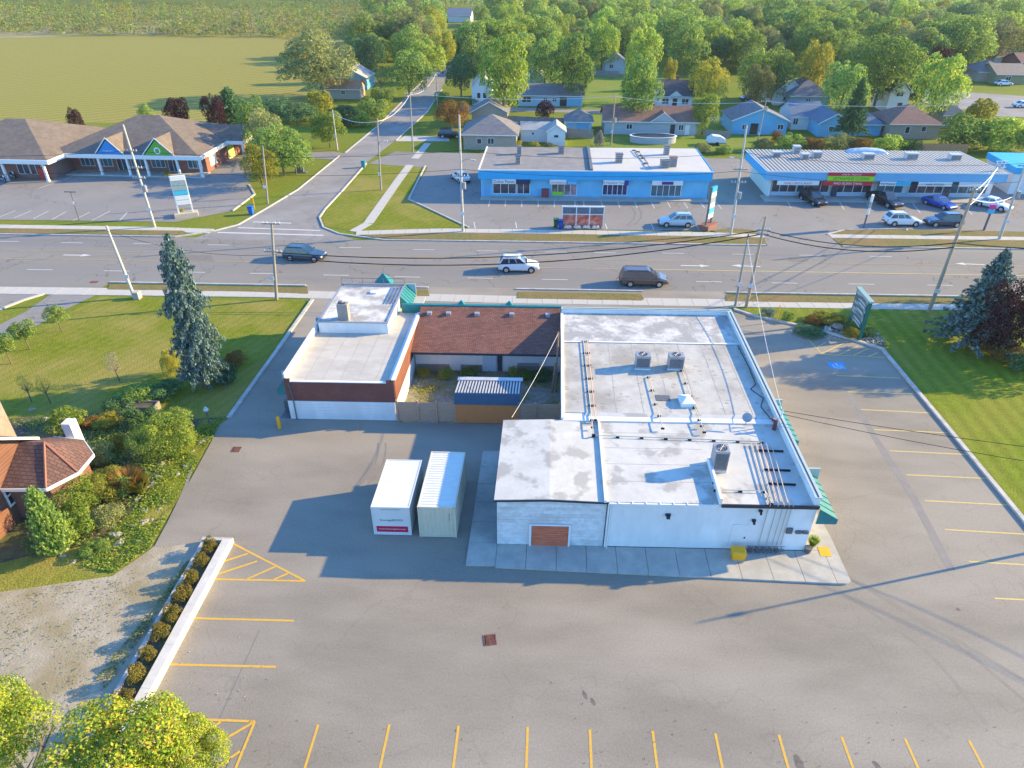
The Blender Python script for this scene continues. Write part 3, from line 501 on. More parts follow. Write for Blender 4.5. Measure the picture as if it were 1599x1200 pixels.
p = G(1209, 668, MZ); MB().tube((p.x, p.y, DZ), (p.x, p.y, DZ + .75), .13).tube((p.x - .1, p.y, DZ + .75), (p.x - .3, p.y, DZ + .85), .1).build('vent_stack', mat('red_brown_vent', (.16, .05, .05), rough=.6), hall)
p = G(1164, 664, MZ); dt = MB(); dt.tube((p.x, p.y, MZ), (p.x, p.y, MZ + .45), .03).box(p.x - .4, p.x + .4, p.y - .03, p.y + .03, MZ, MZ + .06)
C = Vector((p.x, p.y, MZ + .6)); nrm = Vector((-.2, -.7, .6)).normalized(); aa = nrm.cross(Vector((0, 0, 1))).normalized(); bb = nrm.cross(aa)
ring = lambda r, d: [C + nrm * d + (aa * math.cos(t * math.pi / 8) + bb * math.sin(t * math.pi / 8)) * r for t in range(16)]
dt.add(ring(.32, .06) + ring(.18, .015) + [C], [(i, (i + 1) % 16, 16 + (i + 1) % 16, 16 + i) for i in range(16)] + [(16 + i, 16 + (i + 1) % 16, 32) for i in range(16)])
dt.build('satellite_dish', M_GREY, label='small grey satellite dish on the hall roof near the right parapet', cat='satellite dish')
b = MB(); q = [G(x, y, MZ) for x, y in ((1058, 622), (1075, 622), (1086, 637), (1064, 637))]; cc = sum(q, Vector()) / 4 + Vector((0, 0, .55)); lo = [Vector((v.x, v.y, MZ + .3)) for v in q]
for i in range(4): b.poly([q[i], q[(i + 1) % 4], lo[(i + 1) % 4], lo[i]]); b.poly([lo[i], lo[(i + 1) % 4], cc])
b.build('skylight', M_WHITE2, hall)
MB().box(*(lambda p: (p.x - .5, p.x + .5, p.y - .35, p.y + .35))(G(1035, 622, MZ)), MZ, MZ + .03).build('rubber_mat', M_GREYD, hall)
# condensers stand on the roof
def condenser(x, y, z, w, d, h, label, tall=False, grp='rooftop condensers'):
    t = thing('rooftop_condenser', label, 'air conditioner', SP(x, y, z), local=True, group=grp)
    MB().box(-w / 2 - .05, w / 2 + .05, -d / 2, -d / 2 + .1, 0, .1).box(-w / 2 - .05, w / 2 + .05, d / 2 - .1, d / 2, 0, .1).build('base_rail', M_WHITE2, t)
    MB().box(-w / 2, w / 2, -d / 2, d / 2, .1, h).build('casing', M_GREY, t)
    for s in (-1, 1):
        for i in range(int((h - .35) / .09)): z0 = .25 + i * .09; MB().box(-w / 2 + .06, w / 2 - .06, s * (d / 2 + .012) - .012, s * (d / 2 + .012) + .012, z0, z0 + .05).build('louvre', M_GREYD, t)
    k = MB(); r = min(w, d) * .4; n = 20
    k.add([(r * math.cos(2 * math.pi * i / n), r * math.sin(2 * math.pi * i / n), h + .012) for i in range(n)], [range(n)]); k.build('fan_opening', M_BLACK, t)
    k = MB()
    for rr in (r, r * .66, r * .33):
        for i in range(n): a0, a1 = 2 * math.pi * i / n, 2 * math.pi * (i + 1) / n; k.poly([(q * math.cos(a), q * math.sin(a), h + .03) for q, a in ((rr, a0), (rr - .025, a0), (rr - .025, a1), (rr, a1))])
    for i in range(6): a0 = math.pi * i / 6; k.tube((-r * math.cos(a0), -r * math.sin(a0), h + .03), (r * math.cos(a0), r * math.sin(a0), h + .03), .012, n=4)
    k.build('fan_grille', M_GREY, t)
condenser(7.35, 43.85, MZ, 1.05, .8, 1.15, 'square grey condenser on the hall roof, left of the pair')
condenser(9.8, 43.85, MZ, 1.1, .8, 1.15, 'square grey condenser on the hall roof, right of the pair')
condenser(10.75, 32.3, DZ, .85, .85, 1.55, 'tall grey round-topped condenser near the front edge of the annex roof')
# raised concrete walk round the hall
walk = thing('sidewalk', None, None, SP(7, 29, 0)); walk['kind'] = 'structure'
def wslab(pts): MB().prism([SP(x, y, 0) for x, y in pts], -.02, .13 + random.uniform(-.004, .004)).build('slab', M_CONC2, walk)
g_ = .012
for i in range(6): y = 27.5 + i * 1.78; wslab([(-4.1, y + g_), (-2.4, y + g_), (-2.4, y + 1.78 - g_), (-4.1, y + 1.78 - g_)])
n = 11; xs = [-2.39 + i * (17.0 + 2.39) / n for i in range(n + 1)]
for a, c in zip(xs, xs[1:]): wslab([(a + g_, 27.45 - .035 * (a + 4)), (c - g_, 27.45 - .035 * (c + 4)), (c - g_, 29.2), (a + g_, 29.2)])
wslab([(17.0 + g_, 26.72), (17.5, 26.72), (17.8, 26.9), (17.82, 30.5), (17.6, 33.5), (16.6, 36.2), (15.87, 36.2), (15.87, 29.22), (17.0 + g_, 29.22)])
MB().prism([SP(x, y, 0) for x, y in ((16.7, 28.75), (17.35, 28.75), (17.4, 29.5), (16.75, 29.5))], .13, .15).build('tactile_plate', M_YSAFE, walk)
# yellow salt bin and planter by the wall
P = SP(11.75, 28.5, .13); t = thing('salt_bin', 'bright yellow salt bin by the white back wall under the vents', 'bin', P, local=True); t.scale = (.8, .8, .8)
MB().add([(-.42, -.3, 0), (.42, -.3, 0), (.42, .3, 0), (-.42, .3, 0), (-.5, -.36, .62), (.5, -.36, .62), (.5, .36, .7), (-.5, .36, .7)], [(0, 1, 5, 4), (1, 2, 6, 5), (2, 3, 7, 6), (3, 0, 4, 7), (0, 3, 2, 1)]).build('body', M_YSAFE, t)
MB().add([(-.54, -.4, .63), (.54, -.4, .63), (.54, .38, .71), (-.54, .38, .71), (-.4, -.28, .8), (.4, -.28, .8), (.4, .28, .9), (-.4, .28, .9)], [(4, 5, 6, 7), (0, 1, 5, 4), (1, 2, 6, 5), (2, 3, 7, 6), (3, 0, 4, 7), (3, 2, 1, 0)]).build('lid', M_YSAFE, t)

# ---------------------------------------------------------------- middle wing with the shingle roof
wing = thing('shingle_roofed_wing', 'low wing with red brown shingle roof joining the brick shop and the white hall', 'building', SP(-4.5, 50, 0))
b = MB(); sb(b, -10.85, 1.36, 49.3, 53.45, 0, 2.35); b.build('wall', M_WHITE, wing)
b = MB(); z0, z1 = 2.42, 4.0
sq(b, [(-10.88, 48.1, z0), (1.3, 48.1, z0), (1.3, 53.5, z1), (-10.88, 53.5, z1)]); sq(b, [(-10.88, 48.1, z0 - .12), (1.3, 48.1, z0 - .12), (1.3, 48.1, z0), (-10.88, 48.1, z0)]); sq(b, [(-10.88, 53.5, 0.5), (1.3, 53.5, .5), (1.3, 53.5, z1), (-10.88, 53.5, z1)]); sq(b, [(1.3, 48.1, z0 - .12), (1.3, 53.5, 2.3), (1.3, 53.5, z1), (1.3, 48.1, z0)])
rf = b.build('roof', M_SHING, wing)
for x in (-10, -8.35, -5.9, -2.9, .2):
    b = MB(); P = SP(x, 52.55, 3.73); b.box(P.x - .2, P.x + .2, P.y - .2, P.y + .2, P.z - .08, P.z + .17); b.build('roof_vent', M_GREY, rf)
b = MB(); sb(b, -10.88, 1.35, 48.02, 48.098, z0 - .16, z0 + .02); b.build('gutter', M_DARKM, wing)
b = MB(); sb(b, -12.6, 1.37, 53.52, 53.85, 3.3, 4.1); tf = b.build('street_mansard', M_TEAL, wing)
for x in (-7.4, -3.2): 
    b = MB(); P = SP(x, 53.9, 4.0); b.add([P + Vector(v) for v in ((-.35, -.3, 0), (.35, -.3, 0), (.35, .3, 0), (-.35, .3, 0), (0, 0, .45))], [(0, 1, 4), (1, 2, 4), (2, 3, 4), (3, 0, 4)]); b.build('finial', M_TEAL, tf)
M_FOUND = mat('stained_foundation', (0.24, 0.20, 0.15), (0.30, 0.26, 0.21), scale=3)
for x0, x1 in ((-10.8, -8.0), (-7.0, -5.2), (-2.3, 1.2)):
    b = MB(); sb(b, x0, x1, 49.22, 49.298, 0, .62); b.build('foundation', M_FOUND, wing)
b = MB(); sb(b, -5.15, -4.0, 49.2, 49.297, .05, 1.95); d_ = b.build('door', mat('pale_blue_door', (.45, .55, .62), rough=.6), wing); b = MB(); sb(b, -3.9, -3.5, 49.2, 49.297, .05, 1.95); b.build('side_window', M_GLASS, wing)
b = MB(); sb(b, -2.2, -.4, 49.15, 49.297, .64, .9); b.build('ledge', M_GREY, wing)
for (x, y) in ((1.05, 46.3), (.75, 46.0)):
    MB().tube(SP(x, y, 0), SP(x + (.18 if x < 1 else 0), y + .5, 5.2 if x > 1 else 2.6), .09, .07).build('wooden_mast', mat('mast_wood', (.30, .19, .13), (.22, .14, .10), scale=3), label=('tall wooden mast against the left wall of the hall' if x > 1 else 'short slanting brace pole beside the wooden mast in the courtyard'), cat='pole')
# ---------------------------------------------------------------- brick shop on the left
shop = thing('brick_shop', 'flat roofed brick shop with cream roof and raised white roof block at its street end', 'building', SP(-15, 47, 0))
b = MB(); sb(b, -19.05, -10.95, 41.85, 53.0, 0, 1.66); b.build('lower_wall', M_WHITE, shop)
for i in range(6):
    b = MB(); sb(b, -19.0, -11.0, 41.8, 41.849, .05 + i * .268, .05 + i * .268 + .255); b.build('siding_board', M_WHITE, shop)
b = MB(); sb(b, -19.05, -10.95, 41.85, 41.95, 1.66, 3.36); sb(b, -19.05, -18.6, 41.851, 41.95, 3.36, 3.6); sb(b, -11.5, -10.95, 41.851, 41.95, 3.36, 3.6); b.build('brick_front', M_BRICKD, shop)
b = MB(); sb(b, -11.05, -10.9, 41.951, 53.0, 1.66, 3.52); b.build('brick_side', M_BRICKO, shop)
b = MB(); sb(b, -11.0, -10.88, 41.951, 49.2, 0.0, 1.659); b.build('side_wall', M_WHITE2, shop)
b = MB(); sb(b, -19.06, -18.94, 41.951, 56.9, 1.66, 3.95); b.build('left_parapet', M_WHITE2, shop)
b = MB(); sb(b, -18.94, -11.06, 41.95, 57.0, 3.2, 3.3); b.build('roof', M_ROOFB, shop)
b = MB(); sb(b, -18.6, -11.5, 41.78, 41.99, 3.361, 3.42); sb(b, -11.1, -10.82, 41.83, 53.0, 3.6, 3.66); sb(b, -11.1, -10.82, 41.99, 53, 3.53, 3.59); b.build('coping', M_WHITE2, shop)
b = MB(); sb(b, -11.32, -11.06, 41.99, 53.0, 3.3, 3.53); b.build('side_parapet', M_WHITE, shop)
for i in range(5): b = MB(); x = -17.6 + i * 1.3; sb(b, x, x + .04, 42.1, 49.5, 3.3005, 3.307); b.build('roof_seam', M_SEAM, shop)
b = MB(); sb(b, -18.7, -12.95, 49.6, 57.0, 3.3, 4.25); blk = b.build('roof_block', M_WHITE, shop)
b = MB(); sb(b, -18.55, -13.1, 49.75, 56.9, 4.25, 4.27); b.build('roof_membrane', mat('patchy_grey_white_membrane', (.34, .31, .27), (.60, .58, .55), scale=.5, lo=.42, hi=.58, detail=10, rough=.8, bump=.2), blk)
b = MB(); sb(b, -18.74, -12.91, 49.56, 49.74, 4.25, 4.34); sb(b, -18.74, -18.56, 49.741, 57, 4.25, 4.34); sb(b, -13.09, -12.91, 49.741, 57, 4.25, 4.36); sb(b, -18.74, -12.91, 56.91, 57.06, 4.345, 4.5); b.build('edge_coping', M_GREY, blk)
b = MB(); sb(b, -17.1, -16.25, 49.95, 50.6, 4.27, 5.7); ch = b.build('chimney', mat('chimney_block', (.24, .22, .20), (.32, .30, .27), scale=3), shop); b = MB(); sb(b, -17.0, -16.7, 50.1, 50.4, 5.7, 5.9); sb(b, -16.6, -16.4, 50.1, 50.4, 5.7, 5.8); b.build('flue', M_GREYD, ch)
b = MB(); sb(b, -15.7, -15.1, 55.2, 55.7, 4.27, 4.42); b.build('roof_hatch', M_WHITE2, shop)
for x in (-13.9, -13.6, -13.3): MB().tube(SP(x, 53.2, 4.35), SP(x, 56.7, 4.35), .04).build('roof_rail', M_GREYD, shop)
b = MB()
for i in range(7): b.tube(SP(-18.7 + i * .96, 57.03, 4.4), SP(-18.7 + i * .96, 57.03, 5.0), .025, n=4)
b.tube(SP(-18.7, 57.03, 4.98), SP(-12.94, 57.03, 4.98), .025, n=4); b.build('railing', M_GREYD, shop)
awning(-12.9, -12.0, 54.6, 57.2, 4.35, 3.0, shop, 5); awning(-19.07, -19.75, 42.0, 43.3, 3.3, 2.1, shop, 4); awning(-19.07, -20.0, 51.0, 52.6, 3.1, 2.2, shop, 4)
P = SP(-15.0, 57.5, 4.3); MB().add([P + Vector(v) for v in ((-.9, -.5, 0), (.9, -.5, 0), (.9, .7, 0), (-.9, .7, 0), (0, .1, 1.0))], [(0, 1, 4), (1, 2, 4), (2, 3, 4), (3, 0, 4)]).build('gable_peak', M_TEAL, shop)
MB().path([SP(-18.55, 41.7, .05), SP(-18.55, 41.72, 2.0), SP(-18.7, 41.75, 3.3)], .045).build('downpipe', M_GREYD, shop)
b = MB(); sb(b, -19.9, -19.07, 41.9, 43.4, 0, .02); sb(b, -19.85, -19.1, 42.9, 43.2, 0, .9); b.build('side_steps', M_GREYD, shop)
# ---------------------------------------------------------------- courtyard fence, shed, bollard
M_FENCE = mat('weathered_fence_wood', (0.44, 0.25, 0.16), (0.54, 0.33, 0.22), scale=4, rough=0.9, stretch=(.5, .5, 6))
M_FENCEO = mat('orange_stained_boards', (0.66, 0.19, 0.055), (0.76, 0.27, 0.09), scale=5, rough=0.85, stretch=(5, 5, .4))
fence = thing('courtyard_fence', 'weathered brown horizontal board fence closing the courtyard beside the brick shop', 'fence', SP(-5, 41.7, 0))
def fpanel(x0, x1, y):
    for i in range(7):
        b = MB(); z = .1 + i * .245; sb(b, x0, x1, y - .012 + random.uniform(-.006, .006), y + .02, z, z + .235); b.build('board', M_FENCE, fence)
xs = [-10.85, -9.3, -7.9, -6.55]
for a, c in zip(xs, xs[1:]): fpanel(a + .08, c - .08, 41.75)
for x in xs + [-1.75, -.5, 1.3]: b = MB(); sb(b, x - .07, x + .07, 41.68, 41.82, 0, 1.95); b.build('post', M_FENCE, fence)
fpanel(-1.66, -.58, 41.75); fpanel(-.42, 1.22, 41.75)
for i in range(26):
    b = MB(); x = -6.47 + i * .1806; sb(b, x, x + .172, 41.66 + random.uniform(-.006, .006), 41.7, .06, 1.78 + random.uniform(-.01, .01)); b.build('upright_board', M_FENCEO, fence)
shed = thing('garden_shed', 'low shed with ribbed metal roof standing in the courtyard behind orange boards', 'shed', SP(-4.1, 43, 0))
M_SHEDB = mat('slate_blue_metal', (0.03, 0.07, 0.12), (0.04, 0.085, 0.14), scale=2, rough=.45, spec=.5)
M_SHEDW = mat('pale_ribbed_metal', (0.42, 0.43, 0.44), (0.52, 0.53, 0.54), scale=2, rough=.45, metal=.2)
b = MB(); sb(b, -6.4, -1.75, 42.0, 44.6, 0, 1.95); b.build('wall', M_FENCEO, shed)
b = MB(); sq(b, [(-6.55, 42.0, 2.5), (-1.62, 42.0, 2.5), (-1.62, 44.75, 2.0), (-6.55, 44.75, 2.0)]); r_ = b.build('roof', mat('dark_roof_metal', (.05, .06, .075), rough=.5), shed)
for i in range(22):
    x = -6.5 + i * .222; P = SP(x, 42.0, 2.503); MB().abox(P, (.1, 0, 0), Vector((0, 2.4, -.436)), (0, .01, .06)).build('rib', M_SHEDW, r_)
b = MB(); sb(b, -6.6, -1.57, 44.35, 44.8, 2.1, 2.2); b.build('ridge_cap', M_SHEDW, r_)
b = MB(); sq(b, [(-6.55, 42.0, 2.5), (-1.62, 42.0, 2.5), (-1.62, 41.6, 1.75), (-6.55, 41.6, 1.75)]); f_ = b.build('front_sheet', M_SHEDB, shed)
for i in range(24): P = SP(-6.53 + i * .211, 41.595, 1.745); MB().abox(P, (.07, 0, 0), (0, .4, .75), (0, -.035, .02)).build('front_rib', M_SHEDB, f_)
P = G(437, 669); MB().tube(P, P + Vector((0, 0, .98)), .13, n=14).tube(P + Vector((0, 0, .98)), P + Vector((0, 0, 1.06)), .13, .06, n=14).build('bollard', M_YSAFE, smooth=False, label='yellow steel bollard at the corner of the brick shop driveway', cat='bollard')
# ---------------------------------------------------------------- two shipping containers
M_CONTW = mat('white_container_paint', (0.60, 0.60, 0.59), (0.66, 0.66, 0.65), scale=1.2, rough=.5, big=(.54, .53, .51), bigscale=.6, bigamt=.5)
M_CONTT = mat('tan_container_paint', (0.55, 0.50, 0.38), (0.60, 0.545, 0.42), scale=1.5, rough=.5, big=(.50, .44, .33), bigscale=1.0, bigamt=.3)
M_CRED = mat('red_banner', (.50, .01, .06), rough=.6); M_NAVY = mat('navy_lettering', (.02, .03, .08), rough=.6)
cw = thing('storage_container', 'smooth white storage container with red website banner on its door end', 'container', SP(-8.8, 32, 0), group='containers in the back lot')
x0, x1, y0, y1, h = -9.95, -7.65, 29.85, 34.35, 2.28
b = MB(); sb(b, x0 + .02, x1 - .02, y0 + .02, y1 - .02, .12, h - .02); b.build('body', M_CONTW, cw)
for (xa, xb, ya, yb, za, zb) in ((x0, x1, y0, y0 + .06, h - .09, h), (x0, x1, y1 - .06, y1, h - .09, h), (x0, x0 + .06, y0 + .061, y1 - .061, h - .09, h), (x1 - .06, x1, y0 + .061, y1 - .061, h - .09, h), (x0, x0 + .07, y0, y0 + .07, .05, h - .091), (x1 - .07, x1, y0, y0 + .07, .05, h - .091), (x0, x0 + .07, y1 - .07, y1, .05, h - .091), (x1 - .07, x1, y1 - .07, y1, .05, h - .091), (x0 + .071, x1 - .071, y0, y0 + .08, .05, .16)):
    b = MB(); sb(b, xa, xb, ya, yb, za, zb); b.build('frame_bar', M_CONTW, cw)
b = MB(); sb(b, x0 + .2, x1 - .2, y0 + .004, y0 + .019, .28, .74); b.build('banner', M_CRED, cw)
U = (1, K, 0); text(cw, 'www.thestoragebox.com', SP(-8.8, y0 - .002, .48), U, (0, 0, 1), .17, M_WHITE2, squash=.95)
text(cw, 'StorageBOXX', SP(-8.8, y0 + .012, 1.16), U, (0, 0, 1), .24, M_NAVY); text(cw, 'MOVING AND STORAGE', SP(-8.8, y0 + .012, 2.05), U, (0, 0, 1), .1, M_NAVY)
ct = thing('shipping_container', 'tan corrugated steel shipping container beside the white storage container', 'container', SP(-6, 32, 0), group='containers in the back lot')
x0, x1, y0, y1, h = -7.15, -4.9, 29.75, 35.05, 2.45
def corr(b, P, u, n_out, up, pitch, depth, m=0):
    L = u.length; n = int(L / pitch); u1 = u.normalized(); w = L / n
    pr = []
    for i in range(n): pr += [(i * w, 0), (i * w + w * .3, 0), (i * w + w * .45, -depth), (i * w + w * .85, -depth)]
    pr.append((L, 0))
    for (a, da), (c, dc) in zip(pr, pr[1:]): b.poly([P + u1 * a + n_out * da, P + u1 * c + n_out * dc, P + u1 * c + n_out * dc + up, P + u1 * a + n_out * da + up], m)
uX = Vector((x1 - x0 - .16, K * (x1 - x0 - .16), 0)); uY = Vector((0, y1 - y0 - .16, 0)); up = Vector((0, 0, h - .2))
for nm, P, u, no in (('end_panel', SP(x0 + .08, y0 + .03, .12), uX, Vector((0, -1, 0))), ('end_panel', SP(x0 + .08, y1 - .03, .12), uX, Vector((0, 1, 0))), ('side_panel', SP(x0 + .03, y0 + .08, .12), uY, Vector((-1, 0, 0))), ('side_panel', SP(x1 - .03, y0 + .08, .12), uY, Vector((1, 0, 0)))):
    b = MB(); corr(b, P, u, no, up, .235, .04); b.build(nm, M_CONTT, ct)
b = MB(); corr(b, SP(x0 + .08, y0 + .08, h - .02), uY, Vector((0, 0, 1)), uX, .225, .03); b.build('top_panel', mat('pale_container_top', (.62, .60, .55), (.68, .66, .60), scale=1.5, rough=.5), ct)
for (xa, xb, ya, yb, za, zb) in ((x0, x1, y0, y0 + .08, h - .1, h), (x0, x1, y1 - .08, y1, h - .1, h), (x0, x0 + .08, y0 + .081, y1 - .081, h - .1, h), (x1 - .08, x1, y0 + .081, y1 - .081, h - .1, h), (x0, x0 + .08, y0, y0 + .08, .05, h - .101), (x1 - .08, x1, y0, y0 + .08, .05, h - .101), (x0, x0 + .08, y1 - .08, y1, .05, h - .101), (x1 - .08, x1, y1 - .08, y1, .05, h - .101), (x0 + .081, x1 - .081, y0, y0 + .08, .05, .16), (x1 - .08, x1, y0 + .081, y1 - .081, .05, .16), (x0, x0 + .08, y0 + .081, y1 - .081, .05, .16)):
    b = MB(); sb(b, xa, xb, ya, yb, za, zb); b.build('frame_bar', M_CONTT, ct)
for xa in (x0, x1 - .16):
    for za in (0, h - .115):
        b = MB(); sb(b, xa - .005, xa + .165, y0 - .01, y0 + .16, za, za + .12); c_ = b.build('corner_casting', M_CONTT, ct)
        b = MB(); sb(b, xa + .05, xa + .11, y0 - .013, y0 - .009, za + .03, za + .09); b.build('slot', M_BLACK, c_)
text(ct, 'TSBU 204817', SP(x1 - .42, y0 - .012, 2.0), (0, 0, -1), (1, K, 0), .12, M_NAVY, center=False)
# ================================================================ plazas across the road
def window(parent, P, u, w, h, nrm, mf, mg=None, cols=2, rows=1, name='window', d=.06, fb=.07):
    """frame + panes standing proud of a wall; P = lower left corner on the wall face, u along the wall, nrm outward"""
    u = Vector(u).normalized(); nrm = Vector(nrm).normalized(); Z = Vector((0, 0, 1)); P = Vector(P); b = MB()
    b.abox(P, u * w, nrm * d, Z * fb).abox(P + Z * (h - fb), u * w, nrm * d, Z * fb).abox(P + Z * (fb + .001), u * fb, nrm * (d - .003), Z * (h - 2 * fb - .002)).abox(P + u * (w - fb) + Z * (fb + .001), u * fb, nrm * (d - .003), Z * (h - 2 * fb - .002))
    for i in range(1, cols): b.abox(P + u * (w * i / cols - fb / 2) + Z * (fb + .001), u * fb, nrm * (d - .006), Z * (h - 2 * fb - .002))
    for i in range(1, rows): b.abox(P + u * (fb + .001) + Z * (h * i / rows - fb / 2), u * (w - 2 * fb), nrm * (d - .009), Z * fb)
    o = b.build(name, mf, parent)
    if w * cols > 0:
        for i in range(cols): MB().abox(P + u * (w * i / cols + fb / 2 + .004) + Z * (fb * .6), u * (w / cols - fb - .008), nrm * .02, Z * (h - 1.2 * fb)).build('pane', mg or M_GLASS, o)
    return o
M_BLUEF = mat('bright_blue_fascia', (0.02, 0.34, 0.62), (0.03, 0.38, 0.67), scale=.6, rough=.5)
M_BLUEW = mat('light_blue_wall', (0.15, 0.46, 0.66), (0.19, 0.51, 0.71), scale=.7, rough=.7, big=(.13, .40, .58), bigscale=.5, bigamt=.5)
M_BLUEG = mat('grey_blue_fascia', (0.13, 0.37, 0.57), (0.16, 0.41, 0.62), scale=.6, rough=.5)
M_SIGNW = mat('white_sign_face', (0.70, 0.70, 0.68), rough=.5); M_SIGND = mat('dark_sign_lettering', (.02, .02, .03), rough=.6)
M_SIGNR = mat('red_sign_face', (.55, .03, .04), rough=.5); M_SIGNG = mat('lime_sign_face', (.30, .62, .03), rough=.5); M_PURP = mat('purple_panel', (.06, .03, .20), rough=.5); M_GREENS = mat('green_lettering', (.01, .16, .03), rough=.5); M_CYAN = mat('cyan_sign', (.05, .45, .62), rough=.5)
M_GROOF = mat('grey_felt_roof', (.19, .175, .16), (.27, .25, .225), scale=.7, rough=.85, bump=.2, big=(.22, .20, .195), bigscale=.25, bigamt=.55)
M_WROOF = mat('white_felt_roof', (.47, .445, .40), (.55, .525, .475), scale=.5, rough=.8, big=(.46, .43, .39), bigscale=.25, bigamt=.6)
M_DWIN = mat('dark_shop_interior', (.03, .03, .045), (.09, .09, .12), scale=1.1, rough=.12, spec=.8)
M_TWIN = mat('teal_shop_glass', (.03, .10, .14), (.05, .15, .19), scale=.6, rough=.1, spec=.8)
M_MURAL = mat('poster_print', (.50, .30, .30), (.30, .16, .22), scale=1.4, rough=.5, big=(.05, .09, .04), bigscale=.6, bigamt=.9)
KP = .045
def PP(x, y, z): return Vector((x, y + KP * x, z))
def pb(b, x0, x1, y0, y1, z0, z1, m=0): return b.abox(PP(x0, y0, z0), (x1 - x0, KP * (x1 - x0), 0), (0, y1 - y0, 0), (0, 0, z1 - z0), m)
UP = Vector((1, KP, 0)).normalized(); NF = Vector((KP, -1, 0)).normalized()
# ---- middle plaza: bright blue, half grey half white roof
X0, X1 = -10.0, 22.8; Y0, Y1 = 98.5, 111.6
mid = thing('blue_plaza', 'long single storey blue shop plaza with half grey and half white roof across the road', 'building', PP(6, 104, 0))
b = MB(); pb(b, X0, X1, Y0, Y1, 0, 3.9); b.build('wall', M_BLUEW, mid)
b = MB(); pb(b, X0 - .3, X1 + .25, Y0 - .7, Y0 - .05, 2.75, 4.0); b.build('fascia', M_BLUEF, mid)
b = MB(); pb(b, X0 - .3, 5.6, Y0 - .65, Y1, 3.9, 4.03); b.build('roof', M_GROOF, mid)
b = MB(); pb(b, 6.0, X1 + .25, Y0 - .65, Y1, 3.9, 4.04); b.build('roof', M_WROOF, mid)
b = MB(); pb(b, 5.6, 6.0, Y0 - .68, Y1 + .05, 3.9, 4.3); b.build('party_wall', M_GREYD, mid)
b = MB(); pb(b, X0 - .32, X0 - .15, Y0 - .6, Y1, 3.6, 4.12); pb(b, X0 - .32, X1 + .27, Y0 - .74, Y0 - .64, 3.95, 4.1); b.build('roof_trim', M_WHITE2, mid)
b = MB(); pb(b, X1 + .2, X1 + .3, Y0 - .6, Y1, 2.9, 4.1); b.build('side_fascia', M_BLUEF, mid)
for i in range(21):
    x = X0 + 1.6 * i; b = MB(); pb(b, x, min(x + 1.57, X1), Y0 - 1.7, Y0 - .03, 0, .13); b.build('slab', M_CONC2, mid)
def storefront(par, x0, x1, y, z0, z1, n, mg, PPf, up, nf, sign=None, signm=None, letters=None, lm=None, lsize=.5, signh=.62):
    w_ = window(par, PPf(x0, y, z0), up, (x1 - x0), z1 - z0, nf, M_WHITE2, mg, cols=n, name='shopfront', fb=.08)
    if sign is not None or signm is not None:
        s = MB(); s.abox(PPf(x0, y, z1 + .02) + nf * .02, up * (x1 - x0), nf * .12, (0, 0, signh)); s = s.build('sign_board', signm or M_SIGNW, par)
        if letters: text(s, letters, PPf((x0 + x1) / 2, y, z1 + .1) + nf * .15, up, (0, 0, 1), lsize, lm or M_SIGND)
    return w_
storefront(mid, -8.3, -4.9, Y0, .45, 2.05, 3, M_DWIN, PP, UP, NF); storefront(mid, -4.8, -2.9, Y0, .45, 2.05, 2, M_DWIN, PP, UP, NF)
def board(par, x0, x1, y, z0, z1, m, PPf, up, nf, letters=None, lm=None, size=.5, off=.03, squash=1.0, dz=.12):
    s = MB(); s.abox(PPf(x0, y, z0) + nf * off, up * (x1 - x0), nf * .1, (0, 0, z1 - z0)); s = s.build('sign_board', m, par)
    if letters: text(s, letters, PPf((x0 + x1) / 2, y, z0 + dz) + nf * (off + .112), up, (0, 0, 1), size, lm or M_SIGND, squash=squash)
    return s
board(mid, -8.3, -4.95, Y0 - .5, 2.06, 2.73, M_SIGNW, PP, UP, NF, 'Dulux Paints', size=.6, dz=.14); board(mid, -4.93, -2.9, Y0 - .5, 2.06, 2.73, M_NAVY, PP, UP, NF)
storefront(mid, .2, 3.9, Y0, .3, 2.05, 4, M_MURAL, PP, UP, NF); board(mid, -.1, 2.3, Y0 - .5, 2.06, 2.73, M_SIGNW, PP, UP, NF, 'CONVENIENCE', M_SIGNR, size=.36); board(mid, 2.32, 3.9, Y0 - .5, 2.06, 2.73, M_BLUEF, PP, UP, NF, 'Variety', M_SIGNW, .4)
board(mid, .3, 1.9, Y0, .35, .85, M_SIGNG, PP, UP, NF, off=.07); b = MB(); pb(b, -1.2, -.15, Y0 - .6, Y0 - .02, .13, 1.3); b.build('ice_box', mat('red_ice_box', (.25, .05, .06), rough=.5), mid)
storefront(mid, 7.6, 11.2, Y0, .4, 2.05, 5, mat('dark_purple_glass', (.04, .03, .10), (.08, .07, .15), scale=1.2, rough=.1), PP, UP, NF); board(mid, 7.6, 10.6, Y0 - .5, 2.06, 2.73, M_SIGNW, PP, UP, NF, 'A Healthier You', M_GREENS, .46, dz=.16); board(mid, 10.62, 11.2, Y0 - .5, 2.0, 2.73, M_PURP, PP, UP, NF)
storefront(mid, 14.6, 19.0, Y0, .3, 2.05, 5, M_TWIN, PP, UP, NF); board(mid, 14.6, 19.0, Y0 - .5, 2.06, 2.73, M_SIGNW, PP, UP, NF); board(mid, 16.0, 17.6, Y0 - .63, 2.2, 2.6, M_PURP, PP, UP, NF)
b = MB(); pb(b, -9.6, -8.7, Y0 - .04, Y0 - .001, .13, 2.1); b.build('door', M_BLUEG, mid)
